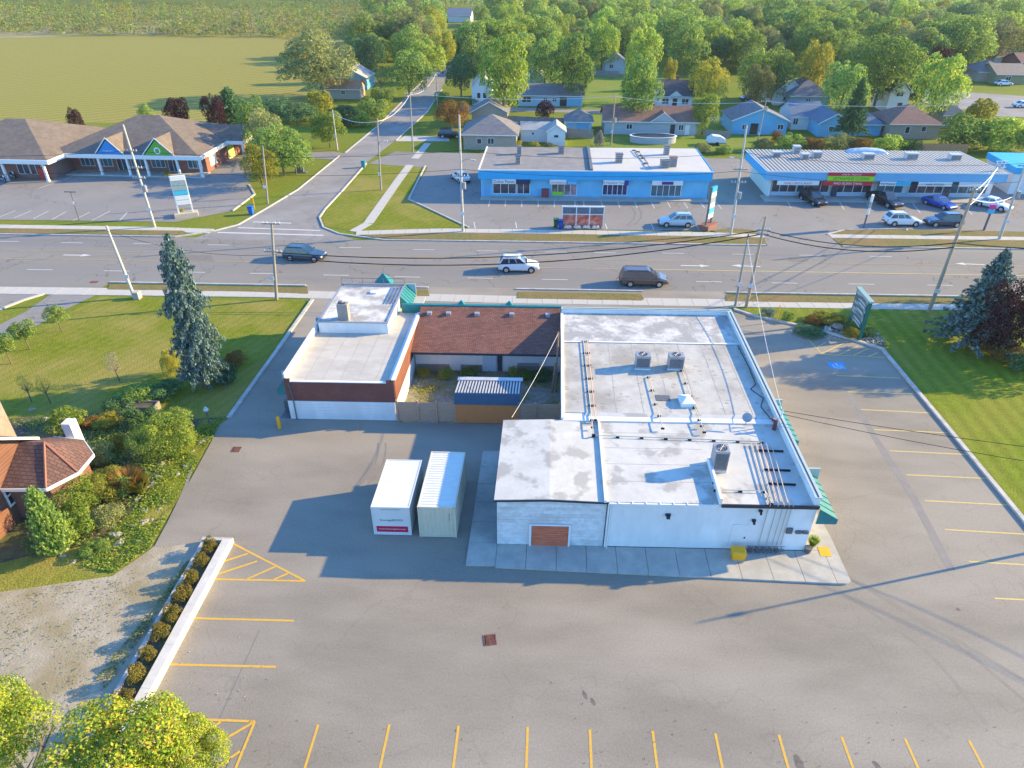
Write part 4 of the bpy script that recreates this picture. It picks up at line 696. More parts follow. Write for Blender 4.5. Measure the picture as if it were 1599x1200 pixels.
def rooftop_unit(P, sx, sy, h, label, m=None, cap=None, grp='rooftop units of the plazas'):
    t = thing('rooftop_unit', label, 'rooftop unit', P, local=True, group=grp)
    MB().box(-sx / 2, sx / 2, -sy / 2, sy / 2, 0, h).build('casing', m or M_GREY, t)
    MB().box(-sx / 2 - .06, sx / 2 + .06, -sy / 2 - .06, sy / 2 + .06, h, h + .1).build('hood', cap or M_GREYD, t)
    for i in range(4): MB().box(-sx / 2 + .1, sx / 2 - .1, -sy / 2 - .03, -sy / 2 - .002, .15 + i * (h - .2) / 4, .15 + i * (h - .2) / 4 + .1).build('louvre', M_GREYD, t)
for (px, py, sx, sy, h, lab) in ((809, 256, .7, .7, 1.1, 'narrow vent unit at the front left of the blue plaza grey roof'), (811, 241, .7, .7, 1.1, 'narrow vent unit at the back left of the blue plaza grey roof'), (876, 240, .9, .9, 1.1, 'boxy unit at the back of the blue plaza grey roof'), (966, 254, 1.0, 1.0, 1.2, 'boxy unit at the left of the blue plaza white roof'), (1040, 242, .8, .8, 1.3, 'tall unit at the back of the blue plaza white roof'), (1037, 262, 1.2, 1.0, 1.0, 'grey unit at the front of the blue plaza white roof'), (1050, 260, 1.0, 1.0, 1.3, 'brown capped unit at the front of the blue plaza white roof')): rooftop_unit(G(px, py, 4.03), sx, sy, h, lab, cap=mat('brown_cap', (.30, .18, .13), rough=.6) if px == 1050 else None)
for i, (x, y) in enumerate(((990, 236), (996, 238), (1000, 244), (1008, 256), (1004, 248))):
    p = G(x, y, 4.04); q = G(x + 8, y + 10, 4.04); MB().path([p + Vector((0, 0, .2)), q + Vector((0, 0, .2))], .05).box(p.x - .3, p.x + .3, p.y - .1, p.y + .1, 4.04, 4.2).build('roof_pipe', M_GREYD, mid)
# ---- right plaza: ribbed white roof
RX0, RX1, RY0, RY1 = 31.0, 65.2, 98.7, 110.6
rp = thing('ribbed_roof_plaza', 'long shop plaza with ribbed white metal roof and blue fascia, right across the road', 'building', PP(48, 105, 0))
b = MB(); pb(b, RX0 + 1.2, RX1 - .6, RY0 + 1.5, RY1 - .3, 0, 3.2); b.build('wall', M_WHITE, rp)
b = MB(); b.add([PP(RX0, RY0, 3.95), PP(RX1, RY0, 3.95), PP(RX1 - 1, RY1, 4.15), PP(RX0 - .3, RY1, 4.15), PP(RX0, RY0, 3.85), PP(RX1, RY0, 3.85), PP(RX1 - 1, RY1, 4.0), PP(RX0 - .3, RY1, 4.0)], [(0, 1, 2, 3), (7, 6, 5, 4), (0, 4, 5, 1), (1, 5, 6, 2), (2, 6, 7, 3), (3, 7, 4, 0)]); rr = b.build('roof', mat('roof_pan_metal', (.10, .10, .10), (.14, .135, .13), scale=1.0, rough=.6), rp)
n = 60; M_RIBW = mat('pale_rib_metal', (.36, .35, .325), (.44, .425, .395), scale=1.2, rough=.6)
for i in range(n):
    t0 = (i + .1) / n; A_ = PP(RX0 + (RX1 - RX0) * t0, RY0, 3.952); B_ = PP(RX0 - .3 + (RX1 - 1 - RX0 + .3) * t0, RY1, 4.152)
    MB().abox(A_, UP * .33, B_ - A_, (0, 0, .10)).build('roof_rib', M_RIBW, rr)
b = MB(); pb(b, RX0 - .05, RX1, RY0 - .12, RY0 - .01, 2.75, 3.99); b.build('fascia', M_BLUEG, rp)
b = MB(); pb(b, RX0 - .1, RX1 + .05, RY0 - .2, RY0 - .13, 3.9, 4.1); b.build('gutter', M_WHITE2, rp)
b = MB(); b.add([PP(RX0 - .05, RY0, 2.75), PP(RX0 - .35, RY1, 2.75), PP(RX0 - .35, RY1, 4.1), PP(RX0 - .05, RY0, 4.0)], [(0, 1, 2, 3)]); b.build('side_fascia', M_BLUEF, rp)
b = MB(); b.add([PP(RX0 + .0, RY0, 3.98), PP(RX0 - .3, RY1, 4.16), PP(RX0 - .55, RY1, 4.2), PP(RX0 - .2, RY0, 4.06)], [(0, 1, 2, 3)]); b.build('verge_trim', M_WHITE2, rp)
b = MB(); pb(b, RX0 + .9, RX0 + 1.19, RY0 + .9, RY1 - .3, 0, 3.0); b.build('side_wall', M_WHITE2, rp)
for i in range(12): b = MB(); pb(b, 31 + i * 2.85, 31 + i * 2.85 + 2.81, RY0 - 1.3, RY0 + 1.45, 0, .14); b.build('slab', M_CONC2, rp)
b = MB(); pb(b, 32.2, 64.4, RY0 + 1.3, RY0 + 1.499, .14, .62); b.build('stall_riser', mat('pale_blue_riser', (.42, .55, .66), rough=.6), rp)
fx = [(32.4, 36.0), (36.1, 38.2), (38.3, 40.8), (41.6, 47.0), (47.6, 51.6), (52.4, 57.4), (58.2, 63.8)]
for i, (a, c) in enumerate(fx): storefront(rp, a, c, RY0 + 1.3, .64, 2.5, max(2, int((c - a) / 1.2)), (M_DWIN, M_TWIN, M_DWIN, M_DWIN, M_TWIN, M_DWIN, M_TWIN)[i], PP, UP, NF)
for x in (38.0, 41.2, 57.6): b = MB(); pb(b, x, x + .85, RY0 + 1.12, RY0 + 1.2, .15, 2.3); d_ = b.build('door', M_DWIN, rp); b = MB(); pb(b, x + .7, x + .75, RY0 + 1.05, RY0 + 1.115, 1.0, 1.4); b.build('door_handle', M_GREY, d_)
FY = RY0 - .13
board(rp, 32.6, 38.6, FY + .02, 2.12, 2.73, M_SIGNW, PP, UP, NF, 'FAMILY RESTAURANT', M_SIGNR, .42); board(rp, 39.6, 46.3, FY, 2.75, 3.45, M_SIGNG, PP, UP, NF, 'VIETNAMESE CUISINE', M_GREENS, .6, dz=.14, squash=.92); board(rp, 39.6, 46.3, FY, 3.47, 3.95, M_SIGNR, PP, UP, NF, 'DINE IN - TAKE OUT', M_SIGNW, .3)
board(rp, 39.2, 46.2, FY - .02, 2.14, 2.73, M_SIGNR, PP, UP, NF, 'PHO XUAN TANG', M_SIGNW, .5, dz=.12); board(rp, 47.3, 49.6, FY + .02, 2.12, 2.73, M_SIGNW, PP, UP, NF, "Zas Pizzeria", M_SIGND, .42); board(rp, 49.62, 51.7, FY + .02, 2.12, 2.73, M_CYAN, PP, UP, NF)
board(rp, 52.8, 57.6, FY + .02, 2.12, 2.73, M_SIGNW, PP, UP, NF, 'HAIR STUDIO', M_SIGND, .42); board(rp, 58.6, 63.2, FY + .02, 2.12, 2.73, M_SIGNW, PP, UP, NF)
for (px, py, sx, sy, h, lab) in ((1211, 246, 1.2, 1.0, .8, 'leftmost low unit on the ribbed plaza roof'), (1242, 240, 1.0, 1.0, 1.1, 'white flared vent near the back left of the ribbed plaza roof'), (1255, 249, 1.0, 1.0, .8, 'pale green tinted unit third along the ribbed plaza roof'), (1274, 247, 1.3, 1.0, .9, 'boxy silver unit fourth along the ribbed plaza roof'), (1354, 249, 1.6, 1.1, .8, 'wide white unit in the middle of the ribbed plaza roof'), (1421, 249, 1.7, 1.1, .9, 'wide grey unit right of middle on the ribbed plaza roof'), (1489, 250, 1.6, 1.1, .8, 'rightmost wide unit on the ribbed plaza roof')): rooftop_unit(G(px, py, 4.1), sx, sy, h, lab, M_SHEDW, M_SHEDW)
P = G(1353, 239, 4.1); t = thing('roof_tarpaulin', 'blue grey tarpaulin covered hump at the back edge of the ribbed plaza roof', 'tarpaulin', P, local=True)
b = MB(); nx, ny = 14, 8
for j in range(ny):
    for i in range(nx): u_, v_ = i / (nx - 1) * 2 - 1, j / (ny - 1) * 2 - 1; b.v.append((u_ * 3.2, v_ * 1.1, max(0, 1 - u_ * u_) ** .5 * max(0, 1 - v_ * v_) ** .5 * .75 + random.uniform(0, .06)))
for j in range(ny - 1):
    for i in range(nx - 1): b.f.append((j * nx + i, j * nx + i + 1, (j + 1) * nx + i + 1, (j + 1) * nx + i)); b.m.append(0)
b.build('cover', mat('grey_blue_tarp', (.32, .42, .50), (.42, .52, .58), scale=2, rough=.5), t)
P = G(1558, 268, 4.0); t = thing('service_mast', 'white electrical service frame at the right end of the ribbed plaza roof', 'service mast', P, local=True)
b = MB()
for x in (-.5, .1, .6): b.tube((x, 0, 0), (x, 0, 1.4), .06)
for z in (.5, 1.0, 1.4): b.tube((-.7, 0, z), (.9, 0, z + .1), .06)
b.build('frame', M_WHITE2, t); MB().box(-.4, .1, -.2, .1, .4, .9).build('box', M_SHEDW, t)
# corner of another blue building at the right edge
t = thing('blue_corner_building', 'white walled building corner with bright blue parapet at the right picture edge', 'building', G(1600, 270))
b = MB(); P = G(1589, 262, 3.9); P.z = 0; b.prism([P, P + Vector((16, .7, 0)), P + Vector((16, 9, 0)), P + Vector((.8, 9, 0))], 0, 3.0); b.build('wall', M_WHITE2, t)
b = MB(); b.prism([P + Vector((-.25, -.25, 0)), P + Vector((16, .4, 0)), P + Vector((16, 9.2, 0)), P + Vector((.5, 9.2, 0))], 3.0, 3.9); b.build('parapet', M_BLUEF, t)
# ---- left plaza: brown hip roofs with little gables
M_LSH = brickmat('taupe_shingles', (.21, .17, .135), (.16, .13, .105), (.10, .08, .07), .45, .2, gap=.02, bump=.3)
M_LBR = brickmat('plaza_red_brick', (.30, .12, .085), (.24, .095, .07), (.26, .18, .15), .3, .1, rot=(math.radians(90), 0, 0))
lp = thing('hip_roof_plaza', 'brick shop plaza with taupe hip roofs, white columns and little front gables at the left', 'building', (-68, 110, 0))
def hip(b, x0, x1, y0, y1, ze, zr, run=None):
    r = run or (y1 - y0) / 2; ym = (y0 + y1) / 2
    c = [(x0, y0, ze), (x1, y0, ze), (x1, y1, ze), (x0, y1, ze)]; a, d = (x0 + r, ym, zr), (x1 - r, ym, zr)
    b.poly([c[0], c[1], d, a]); b.poly([c[1], c[2], d]); b.poly([c[2], c[3], a, d]); b.poly([c[3], c[0], a])
ya, ZE = 104.6, 3.2
b = MB(); b.box(-77, -54.9, ya + 2.6, 123, 0, 3.1); b.build('wall', M_LBR, lp)
b = MB(); b.box(-98, -77.01, 100.4 + 1.8, 121, 0, 3.1); b.build('wall', M_LBR, lp)
b = MB(); hip(b, -79, -54.3, ya - .2, 125, ZE, 7.2, 10.5); b.build('roof', M_LSH, lp)
b = MB(); hip(b, -98, -75.9, 100.2, 122, ZE, 7.0, 9.5); b.build('roof', M_LSH, lp)
b = MB(); b.box(-75.8, -54.2, ya - .35, ya - .21, ZE - .5, ZE + .12).box(-98, -75.8, 100.05, 100.19, ZE - .5, ZE + .12).box(-54.3, -54.15, ya - .2, 125, ZE - .5, ZE + .1).box(-75.9, -75.75, 100.2, ya - .36, ZE - .5, ZE + .1); b.build('fascia', M_WHITE2, lp)
def gable(x0, x1, y, z0, zt, depth, m, letters):
    b = MB(); xm = (x0 + x1) / 2; b.poly([(x0, y, z0), (xm, y, zt), (xm, y + depth, zt)]); b.poly([(x1, y, z0), (xm, y, zt), (xm, y + depth, zt)]); r_ = b.build('gable_roof', M_LSH, lp)
    MB().poly([(x0 + .3, y - .03, z0 + .05), (x1 - .3, y - .03, z0 + .05), (xm, y - .03, zt - .25)]).build('gable_face', m, r_)
    b = MB(); b.abox((x0, y - .09, z0), (xm - x0, 0, zt - z0), (0, .05, 0), (0, 0, .2)).abox((x1, y - .09, z0), (xm - x1, 0, zt - z0), (0, .05, 0), (0, 0, .2)); b.build('barge_board', M_WHITE2, r_)
    return r_
M_GBLUE = mat('blue_gable_sign', (.01, .22, .55), rough=.5); M_GGRN = mat('green_gable_sign', (.10, .36, .04), rough=.5)
gable(-70.8, -66.2, ya - .3, 3.3, 5.7, 5, M_GBLUE, None); g2 = gable(-63.2, -58.2, ya - .3, 3.3, 5.8, 5, M_GGRN, None)
b = MB(); cx_, cz_ = -60.7, 4.05
for i in range(20): a0, a1 = i * math.pi / 10, (i + 1) * math.pi / 10; b.poly([(cx_ + r * math.cos(a), ya - .36, cz_ + r * math.sin(a)) for r, a in ((.32, a0), (.52, a0), (.52, a1), (.32, a1))])
b.build('ring_emblem', M_WHITE2, g2); text(lp, 'PHARMACY', (-68.5, ya - .36, 3.75), (1, 0, 0), (0, 0, 1), .35, M_WHITE2)
# side porch with its own ridge at the right end
b = MB(); b.poly([(-60, 117.6, 5.4), (-51.6, 117.6, 5.4), (-51.6, 114.6, 3.3), (-57, 114.6, 3.3)]); b.poly([(-60, 117.6, 5.4), (-51.6, 117.6, 5.4), (-51.6, 120.6, 3.3), (-57, 120.6, 3.3)]); pr_ = b.build('porch_roof', M_LSH, lp)
MB().poly([(-51.55, 114.7, 3.3), (-51.55, 120.5, 3.3), (-51.55, 117.6, 5.25)]).build('porch_gable', mat('lime_gable_sign', (.35, .55, .08), rough=.5), pr_); b = MB(); b.box(-54.3, -51.4, 114.4, 114.55, 2.8, 3.35).box(-51.5, -51.38, 114.56, 120.7, 2.8, 3.35); b.build('porch_fascia', M_WHITE2, pr_)
for (x, y) in ((-51.8, 114.8), (-51.8, 120.2), (-54.6, ya), (-58.2, ya), (-63.2, ya), (-66.2, ya), (-70.8, ya), (-77, 100.5), (-83.5, 100.5)): b = MB(); b.box(x - .16, x + .16, y - .16, y + .16, 0, 2.75).box(x - .22, x + .22, y - .22, y + .22, 0, .25); b.build('column', M_WHITE2, lp)
for i, x in enumerate((-75.6, -72.6, -67.2, -63.9, -57.9)): window(lp, (x, ya + 2.6, .7), (1, 0, 0), 2.3, 1.7, (0, -1, 0), M_WHITE2, M_TWIN, cols=3)
for x in (-69.6, -61.2): o_ = window(lp, (x, ya + 2.6, .1), (1, 0, 0), 1.7, 2.4, (0, -1, 0), M_WHITE2, M_DWIN, cols=2, name='door')
for i, x in enumerate((-82.6, -80.6)): window(lp, (x, 102.2, .6), (1, 0, 0), 1.9, 1.8, (0, -1, 0), M_WHITE2, M_DWIN, cols=2)
MB().box(-79, -78.2, 101.6, 102.1, 0, 1.7).build('vending_box', mat('red_vending', (.45, .04, .03), rough=.5), lp)
window(lp, (-54.9, 108.5, .7), (0, 1, 0), 2.4, 1.7, (1, 0, 0), M_WHITE2, M_SIGNW, cols=2); window(lp, (-54.9, 115.5, .1), (0, 1, 0), 2.4, 2.3, (1, 0, 0), M_WHITE2, mat('lime_door_print', (.40, .55, .15), rough=.5), cols=2, name='door')
for i in range(11): MB().box(-76.5 + i * 2, -76.5 + i * 2 + 1.97, ya - .5, ya + 2.59, 0, .14).build('slab', M_CONC, lp)
HBOX = []
# ================================================================ houses beyond the plazas
def shing(n, a, c): return mat(n, a, c, scale=1.6, rough=.9, bump=.4, bscale=6, stretch=(.6, .6, 3))
R_BROWN = shing('brown_shingles', (.20, .11, .085), (.26, .15, .115)); R_GREY = shing('grey_shingles', (.15, .14, .14), (.21, .195, .19)); R_DARK = shing('dark_shingles', (.065, .065, .07), (.10, .10, .105)); R_TAN = shing('tan_shingles', (.24, .18, .135), (.30, .235, .18)); R_BLUE = shing('blue_grey_shingles', (.10, .14, .19), (.14, .18, .23)); R_ORANGE = shing('orange_shingles', (.34, .17, .10), (.40, .22, .13)); R_PALE = shing('pale_shingles', (.33, .31, .29), (.40, .38, .35))
W_WHITE = mat('white_siding', (.62, .62, .61), (.68, .68, .67), scale=1, rough=.7, stretch=(.3, .3, 5)); W_BLUE = mat('pale_blue_siding', (.30, .46, .56), (.35, .51, .61), scale=1, rough=.7, stretch=(.3, .3, 5)); W_GREY = mat('grey_siding', (.34, .37, .38), (.40, .43, .44), scale=1, rough=.7, stretch=(.3, .3, 5)); W_TAN = mat('tan_brick_wall', (.34, .28, .21), (.40, .33, .26), scale=2, rough=.85); W_SKY = mat('sky_blue_siding', (.12, .38, .58), (.15, .43, .64), scale=1, rough=.7, stretch=(.3, .3, 5)); W_RED = mat('red_brick_wall', (.24, .10, .075), (.30, .14, .10), scale=3, rough=.9)
M_NIGHT = mat('dark_window_glass', (.02, .03, .045), rough=.1, spec=.8)
def house(xa, xb, yb, depth, wh, rh, kind, wall, roof, label, wins=(), doors=(), rz=0.0, name='house', over=.45, cat='house', chim=None, trim=True, front=None):
    A, B = G(xa, yb), G(xb, yb + (xb - xa) * .012); w = (B - A).length; rz = rz + math.atan2((B - A).y, (B - A).x) * .5
    t = thing(name, label, cat, (A + B) / 2, rz, local=True); W = w / 2; HBOX.append((xa, xb, yb))
    MB().box(-W, W, 0, depth, 0, wh).build('wall', wall, t)
    o = over; b = MB(); y0, y1 = -o, depth + o; x0, x1 = -W - o, W + o; e = wh - .08
    if kind == 'gx':
        ym = depth / 2; b.poly([(x0, y0, e), (x1, y0, e), (x1, ym, e + rh), (x0, ym, e + rh)]); b.poly([(x0, y1, e), (x1, y1, e), (x1, ym, e + rh), (x0, ym, e + rh)])
        for s in (-1, 1): MB().poly([(s * W, 0, wh), (s * W, depth, wh), (s * W, ym, e + rh - .05)]).build('gable_wall', wall, t)
        b.poly([(x0, y0, e - .18), (x1, y0, e - .18), (x1, y0, e), (x0, y0, e)])
    elif kind == 'gy':
        b.poly([(x0, y0, e), (0, y0, e + rh), (0, y1, e + rh), (x0, y1, e)]); b.poly([(x1, y0, e), (0, y0, e + rh), (0, y1, e + rh), (x1, y1, e)])
        MB().poly([(-W, -.002, wh - .05), (W, -.002, wh - .05), (0, -.002, e + rh - .08)]).build('gable_wall', wall, t)
        MB().poly([(-W, depth, wh), (W, depth, wh), (0, depth, e + rh - .08)]).build('gable_wall', wall, t)
        if trim:
            for s in (-1, 1): MB().abox((s * (W + o), y0 - .03, e - .17), (-s * (W + o), 0, rh), (0, .06, 0), (0, 0, .2)).build('barge_board', M_WHITE2, t)
    else:
        r = min(depth / 2, W) + o; ym = depth / 2
        if depth < w: a_, d_ = (x0 + r, ym, e + rh), (x1 - r, ym, e + rh); b.poly([(x0, y0, e), (x1, y0, e), d_, a_]); b.poly([(x1, y0, e), (x1, y1, e), d_]); b.poly([(x1, y1, e), (x0, y1, e), a_, d_]); b.poly([(x0, y1, e), (x0, y0, e), a_])
        else: a_, d_ = (0, y0 + r, e + rh), (0, y1 - r, e + rh); b.poly([(x0, y0, e), (x1, y0, e), a_]); b.poly([(x1, y0, e), (x1, y1, e), d_, a_]); b.poly([(x1, y1, e), (x0, y1, e), d_]); b.poly([(x0, y1, e), (x0, y0, e), a_, d_])
        b.poly([(x0, y0, e - .18), (x1, y0, e - .18), (x1, y0, e), (x0, y0, e)]); b.poly([(x1, y0, e - .18), (x1, y1, e - .18), (x1, y1, e), (x1, y0, e)])
    rf = b.build('roof', roof, t)
    MB().box(x0, x1, y0 - .08, y0 - .02, e - .16, e - .02).build('gutter', M_WHITE2, t) if kind != 'gy' else None
    for (x, z, ww, hh) in wins: window(t, (-W + w * x - ww / 2, 0, z), (1, 0, 0), ww, hh, (0, -1, 0), M_WHITE2, M_NIGHT, cols=2 if ww > .9 else 1)
    for (x, ww, hh, m) in doors: d_ = MB().box(-W + w * x - ww / 2, -W + w * x + ww / 2, -.06, -.003, .1, hh).build('door', m, t); MB().box(-W + w * x + ww * .3, -W + w * x + ww * .36, -.1, -.061, 1.0, 1.1).build('handle', M_DARKM, d_)
    window(t, (W, depth * .4, 1.0), (0, 1, 0), 1.3, 1.1, (1, 0, 0), M_WHITE2, M_NIGHT, cols=2)
    if chim: MB().box(-W + w * chim - .3, -W + w * chim + .3, depth * .55, depth * .55 + .5, wh, wh + rh + .7).build('chimney', W_RED, rf)
    if front:                                    # a smaller gable in front of the main roof
        x, ww, zt, m = front; X = -W + w * x; b = MB(); b.poly([(X - ww / 2, -o - .02, e), (X, -o - .02, e + zt), (X, depth * .45, e + zt), (X - ww / 2, depth * .2, e)]); b.poly([(X + ww / 2, -o - .02, e), (X, -o - .02, e + zt), (X, depth * .45, e + zt), (X + ww / 2, depth * .2, e)]); f_ = b.build('front_gable', roof, t)
        MB().poly([(X - ww / 2 + .15, -o + .1, e), (X + ww / 2 - .15, -o + .1, e), (X, -o + .1, e + zt - .1)]).build('gable_face', m, f_)
        for s in (-1, 1): MB().abox((X + s * ww / 2, -o - .06, e - .1), (-s * ww / 2, 0, zt), (0, .05, 0), (0, 0, .15)).build('barge_board', M_WHITE2, f_)
    return t
WD = M_WHITE2
house(943, 1086, 210, 7.5, 2.6, 2.3, 'gx', W_GREY, R_BROWN, 'long grey bungalow with brown roof and row of roof vents behind the blue plaza', [(.27, 1.0, 1.2, 1.0), (.83, .9, 1.0, 1.1)], [(.74, .9, 2.0, M_DARKM), (.90, .9, 2.0, W_WHITE)], front=(.63, 5.0, 1.7, W_GREY))
house(1026, 1079, 169, 8, 2.7, 3.0, 'gx', W_WHITE, R_DARK, 'small white cottage with dark roof, shutters and little central gable', [(.22, .9, 1.6, 1.2), (.80, .9, 1.6, 1.2)], [(.5, 1.0, 2.1, M_DARKM)], chim=.6, front=(.5, 3.0, 1.1, W_WHITE))
house(810, 909, 166, 8, 2.5, 2.0, 'gx', W_BLUE, R_GREY, 'long pale blue ranch house with garage door beside the purple tree', [(.12, .8, 2.2, 1.3), (.42, 1.0, 1.0, .9), (.56, 1.0, 1.0, .9)], [(.7, 1.6, 2.0, M_DARKM), (.88, 3.0, 2.1, W_SKY)])
house(724, 806, 234, 9.5, 2.8, 2.6, 'hip', W_TAN, R_GREY, 'tan house with grey hip roof just behind the left end of the blue plaza', [(.3, 1.0, .9, 1.0), (.52, 1.0, 1.2, 1.1)], [])
house(737, 792, 196, 6, 2.6, 2.2, 'gy', W_TAN, R_GREY, 'rear gabled half of the tan house behind its hip roof', [(.5, 1.2, 1.0, .8)], [])
house(813, 860, 222, 4.2, 2.4, 1.0, 'gx', W_WHITE, R_PALE, 'long low white outbuilding behind the blue plaza', [(.4, 1.3, .5, .5)], [], cat='outbuilding', name='outbuilding', over=.2)
house(854, 882, 227, 4.5, 2.5, 1.3, 'gy', W_WHITE, R_PALE, 'white gabled garden shed with small dark window behind the blue plaza', [(.5, 1.3, .9, .6)], [], name='garden_shed', cat='shed', over=.25)
house(884, 923, 208, 5.5, 2.3, 1.9, 'hip', W_BLUE, R_GREY, 'small garage with pyramid grey roof beside the grey board fence', [], [(.65, 2.4, 2.0, W_SKY)], name='garage', cat='garage')
house(1142, 1226, 210, 9, 2.7, 2.3, 'gy', W_SKY, R_GREY, 'sky blue gabled house behind the gap between the two plazas', [(.22, .9, 1.0, 1.0), (.88, 1.0, 1.2, 1.0)], [(.4, 1.5, 2.1, M_NIGHT)])
house(1232, 1292, 170, 12, 2.9, 3.0, 'hip', W_GREY, R_GREY, 'large grey hip roofed house left of the dark conifer', [(.45, 1.2, 1.1, 1.1)], [])
house(1208, 1248, 165, 12, 3.0, 3.0, 'gy', W_WHITE, R_BLUE, 'white house with blue grey roof beside the large hip roofed house', [(.4, 1.0, 1.0, 1.0)], [])
house(1234, 1280, 203, 9, 2.7, 2.2, 'gx', W_WHITE, R_BLUE, 'white bungalow with blue roof behind the bushes of the ribbed plaza', [(.12, 1.0, 1.0, 1.2)], [])
house(1276, 1322, 214, 8, 2.6, 1.9, 'gy', W_SKY, R_BLUE, 'bright blue gabled garage house behind the ribbed plaza', [(.4, 1.1, .9, .9)], [])
house(1324, 1373, 212, 7, 2.3, 2.2, 'hip', W_SKY, R_BLUE, 'low blue hip roofed garage in front of the dark conifer', [], [], name='garage', cat='garage')
house(1382, 1412, 176, 8, 4.4, 2.6, 'gy', W_WHITE, R_DARK, 'narrow white two storey house with porch gable and dark roof', [(.5, 3.4, 1.6, 1.3)], [(.65, 1.0, 2.1, M_NIGHT)], front=(.5, 4.4, 1.5, W_WHITE))
house(1385, 1462, 217, 9.5, 2.9, 2.8, 'hip', W_TAN, R_BROWN, 'tan bungalow with brown hip roof behind the orange fence', [(.36, 1.0, .9, 1.3), (.68, 1.4, .9, 1.0)], [])
house(1468, 1500, 200, 7, 2.6, 2.0, 'hip', W_TAN, R_BLUE, 'house with blue grey hip roof half hidden behind bushes', [], [])
house(524, 574, 140, 9, 2.8, 2.3, 'gy', W_SKY, R_PALE, 'pale roofed blue gabled house among trees left of the side street', [], [])
house(512, 562, 155, 6, 2.4, 1.8, 'gx', W_TAN, R_ORANGE, 'low house with orange roof among bushes left of the side street', [(.5, 1, 1.0, 1.0)], [])
house(737, 768, 164, 10, 4.2, 2.8, 'gy', W_WHITE, R_PALE, 'white two storey house with gable beside the big bright street tree', [(.35, 1.4, .9, 1.3), (.65, 1.4, .9, 1.3)], [])
house(820, 852, 143, 9, 3.0, 2.2, 'gy', W_SKY, R_PALE, 'bright blue gabled house behind the long ranch house', [], [])
house(944, 976, 116, 10, 3.4, 2.4, 'gy', W_GREY, R_GREY, 'grey gabled house at the far end of the bright lawn', [(.3, 1.5, 1.2, 1.2)], [])
house(1524, 1572, 128, 10, 2.7, 2.4, 'hip', W_TAN, R_GREY, 'grey roofed tan bungalow by the cross street at the right', [(.7, .9, 1.6, 1.2)], [])
house(1552, 1600, 132, 10, 2.7, 2.2, 'gx', mat('olive_siding', (.22, .22, .12), rough=.7), R_TAN, 'olive sided bungalow by the cross street at the right edge', [(.4, 1, 1.4, 1.1)], [])
house(1550, 1592, 104, 10, 2.7, 2.4, 'hip', W_WHITE, R_TAN, 'white bungalow with tan roof in the upper right corner', [(.5, 1, 1.6, 1.2)], [])
house(1590, 1650, 112, 10, 2.7, 2.2, 'gx', W_RED, R_BROWN, 'red brick bungalow cut by the upper right edge', [(.2, 1, 1.4, 1.1)], [])
house(700, 735, 35, 12, 3.2, 3.0, 'gx', W_WHITE, R_BLUE, 'far blue roofed house among the treetops at the street end', [], [])
# fences
M_GFENCE = mat('grey_fence_wood', (.20, .19, .17), (.27, .25, .22), scale=4, rough=.9, stretch=(4, 4, .4))
def boardfence(x0, y0, x1, y1, h, m, label, step=.62):
    A, B = G(x0, y0), G(x1, y1); t = thing('board_fence', label, 'fence', A); L = (B - A).length; u = (B - A) / L; nn = Vector((-u.y, u.x, 0)); n = max(2, int(L / step))
    for i in range(n): MB().abox(A + u * (L * i / n), u * (L / n - .03), nn * .03, (0, 0, h + random.uniform(-.03, .03))).build('board', m, t)
    for i in range(0, n + 1, 4): MB().abox(A + u * (L * i / n - .05) + nn * .031, u * .1, nn * .1, (0, 0, h + .08)).build('post', m, t)
boardfence(786, 195, 880, 199, 1.8, M_GFENCE, 'long grey board fence behind the white outbuilding')
boardfence(884, 215, 925, 217, 1.7, M_GFENCE, 'grey board fence in front of the pyramid roofed garage')
boardfence(1430, 242, 1508, 244, 2.0, mat('new_cedar_fence', (.36, .19, .08), (.44, .25, .12), scale=4, rough=.85, stretch=(4, 4, .4)), 'orange cedar board fence behind the ribbed plaza')
boardfence(925, 119, 965, 121, 1.6, M_GFENCE, 'brown board fence at the far end of the bright lawn')
boardfence(1100, 215, 1140, 217, 1.4, M_GFENCE, 'dark low fence beside the covered boat trailer')
boardfence(452, 222, 476, 231, 1.6, M_GFENCE, 'short grey fence beside the evergreens near the side street')
# above-ground pool, gazebo
P = G(1019, 222); t = thing('above_ground_pool', 'oval above ground pool with dark cover on the bright lawn', 'pool', P, local=True); n = 28; rx, ry = 4.3, 2.1
el = lambda k, z, n=n: [(rx * k * math.cos(2 * math.pi * i / n), ry * k * math.sin(2 * math.pi * i / n), z) for i in range(n)]
MB().add(el(1, 0) + el(1, 1.2), [(i, (i + 1) % n, n + (i + 1) % n, n + i) for i in range(n)]).build('wall', W_GREY, t); MB().add(el(.96, 1.1), [range(n)]).build('cover', mat('black_pool_cover', (.015, .02, .04), (.05, .06, .08), scale=.7, rough=.4), t); MB().add(el(.95, 1.22) + el(1.04, 1.22) + el(1.04, 1.14) + el(.95, 1.14), [(i, (i + 1) % n, n + (i + 1) % n, n + i) for i in range(n)] + [(n + i, n + (i + 1) % n, 2 * n + (i + 1) % n, 2 * n + i) for i in range(n)]).build('rim', M_WHITE2, t)
P = G(1005, 206); t = thing('gazebo', 'small white roofed garden gazebo beside the covered pool', 'gazebo', P, local=True)
for sx in (-1, 1):
    for sy in (-1, 1): MB().tube((sx * 1.5, sy * 1.3, 0), (sx * 1.5, sy * 1.3, 2.0), .06).build('post', M_WHITE2, t)
MB().add([(-1.8, -1.6, 2), (1.8, -1.6, 2), (1.8, 1.6, 2), (-1.8, 1.6, 2), (0, 0, 3)], [(0, 1, 4), (1, 2, 4), (2, 3, 4), (3, 0, 4)]).build('canopy', mat('pale_canvas', (.55, .60, .58), rough=.8), t)
P = G(1117, 226); t = thing('covered_trailer', 'white tarpaulin covered trailer in the yard beside the covered pool', 'trailer', P, local=True)
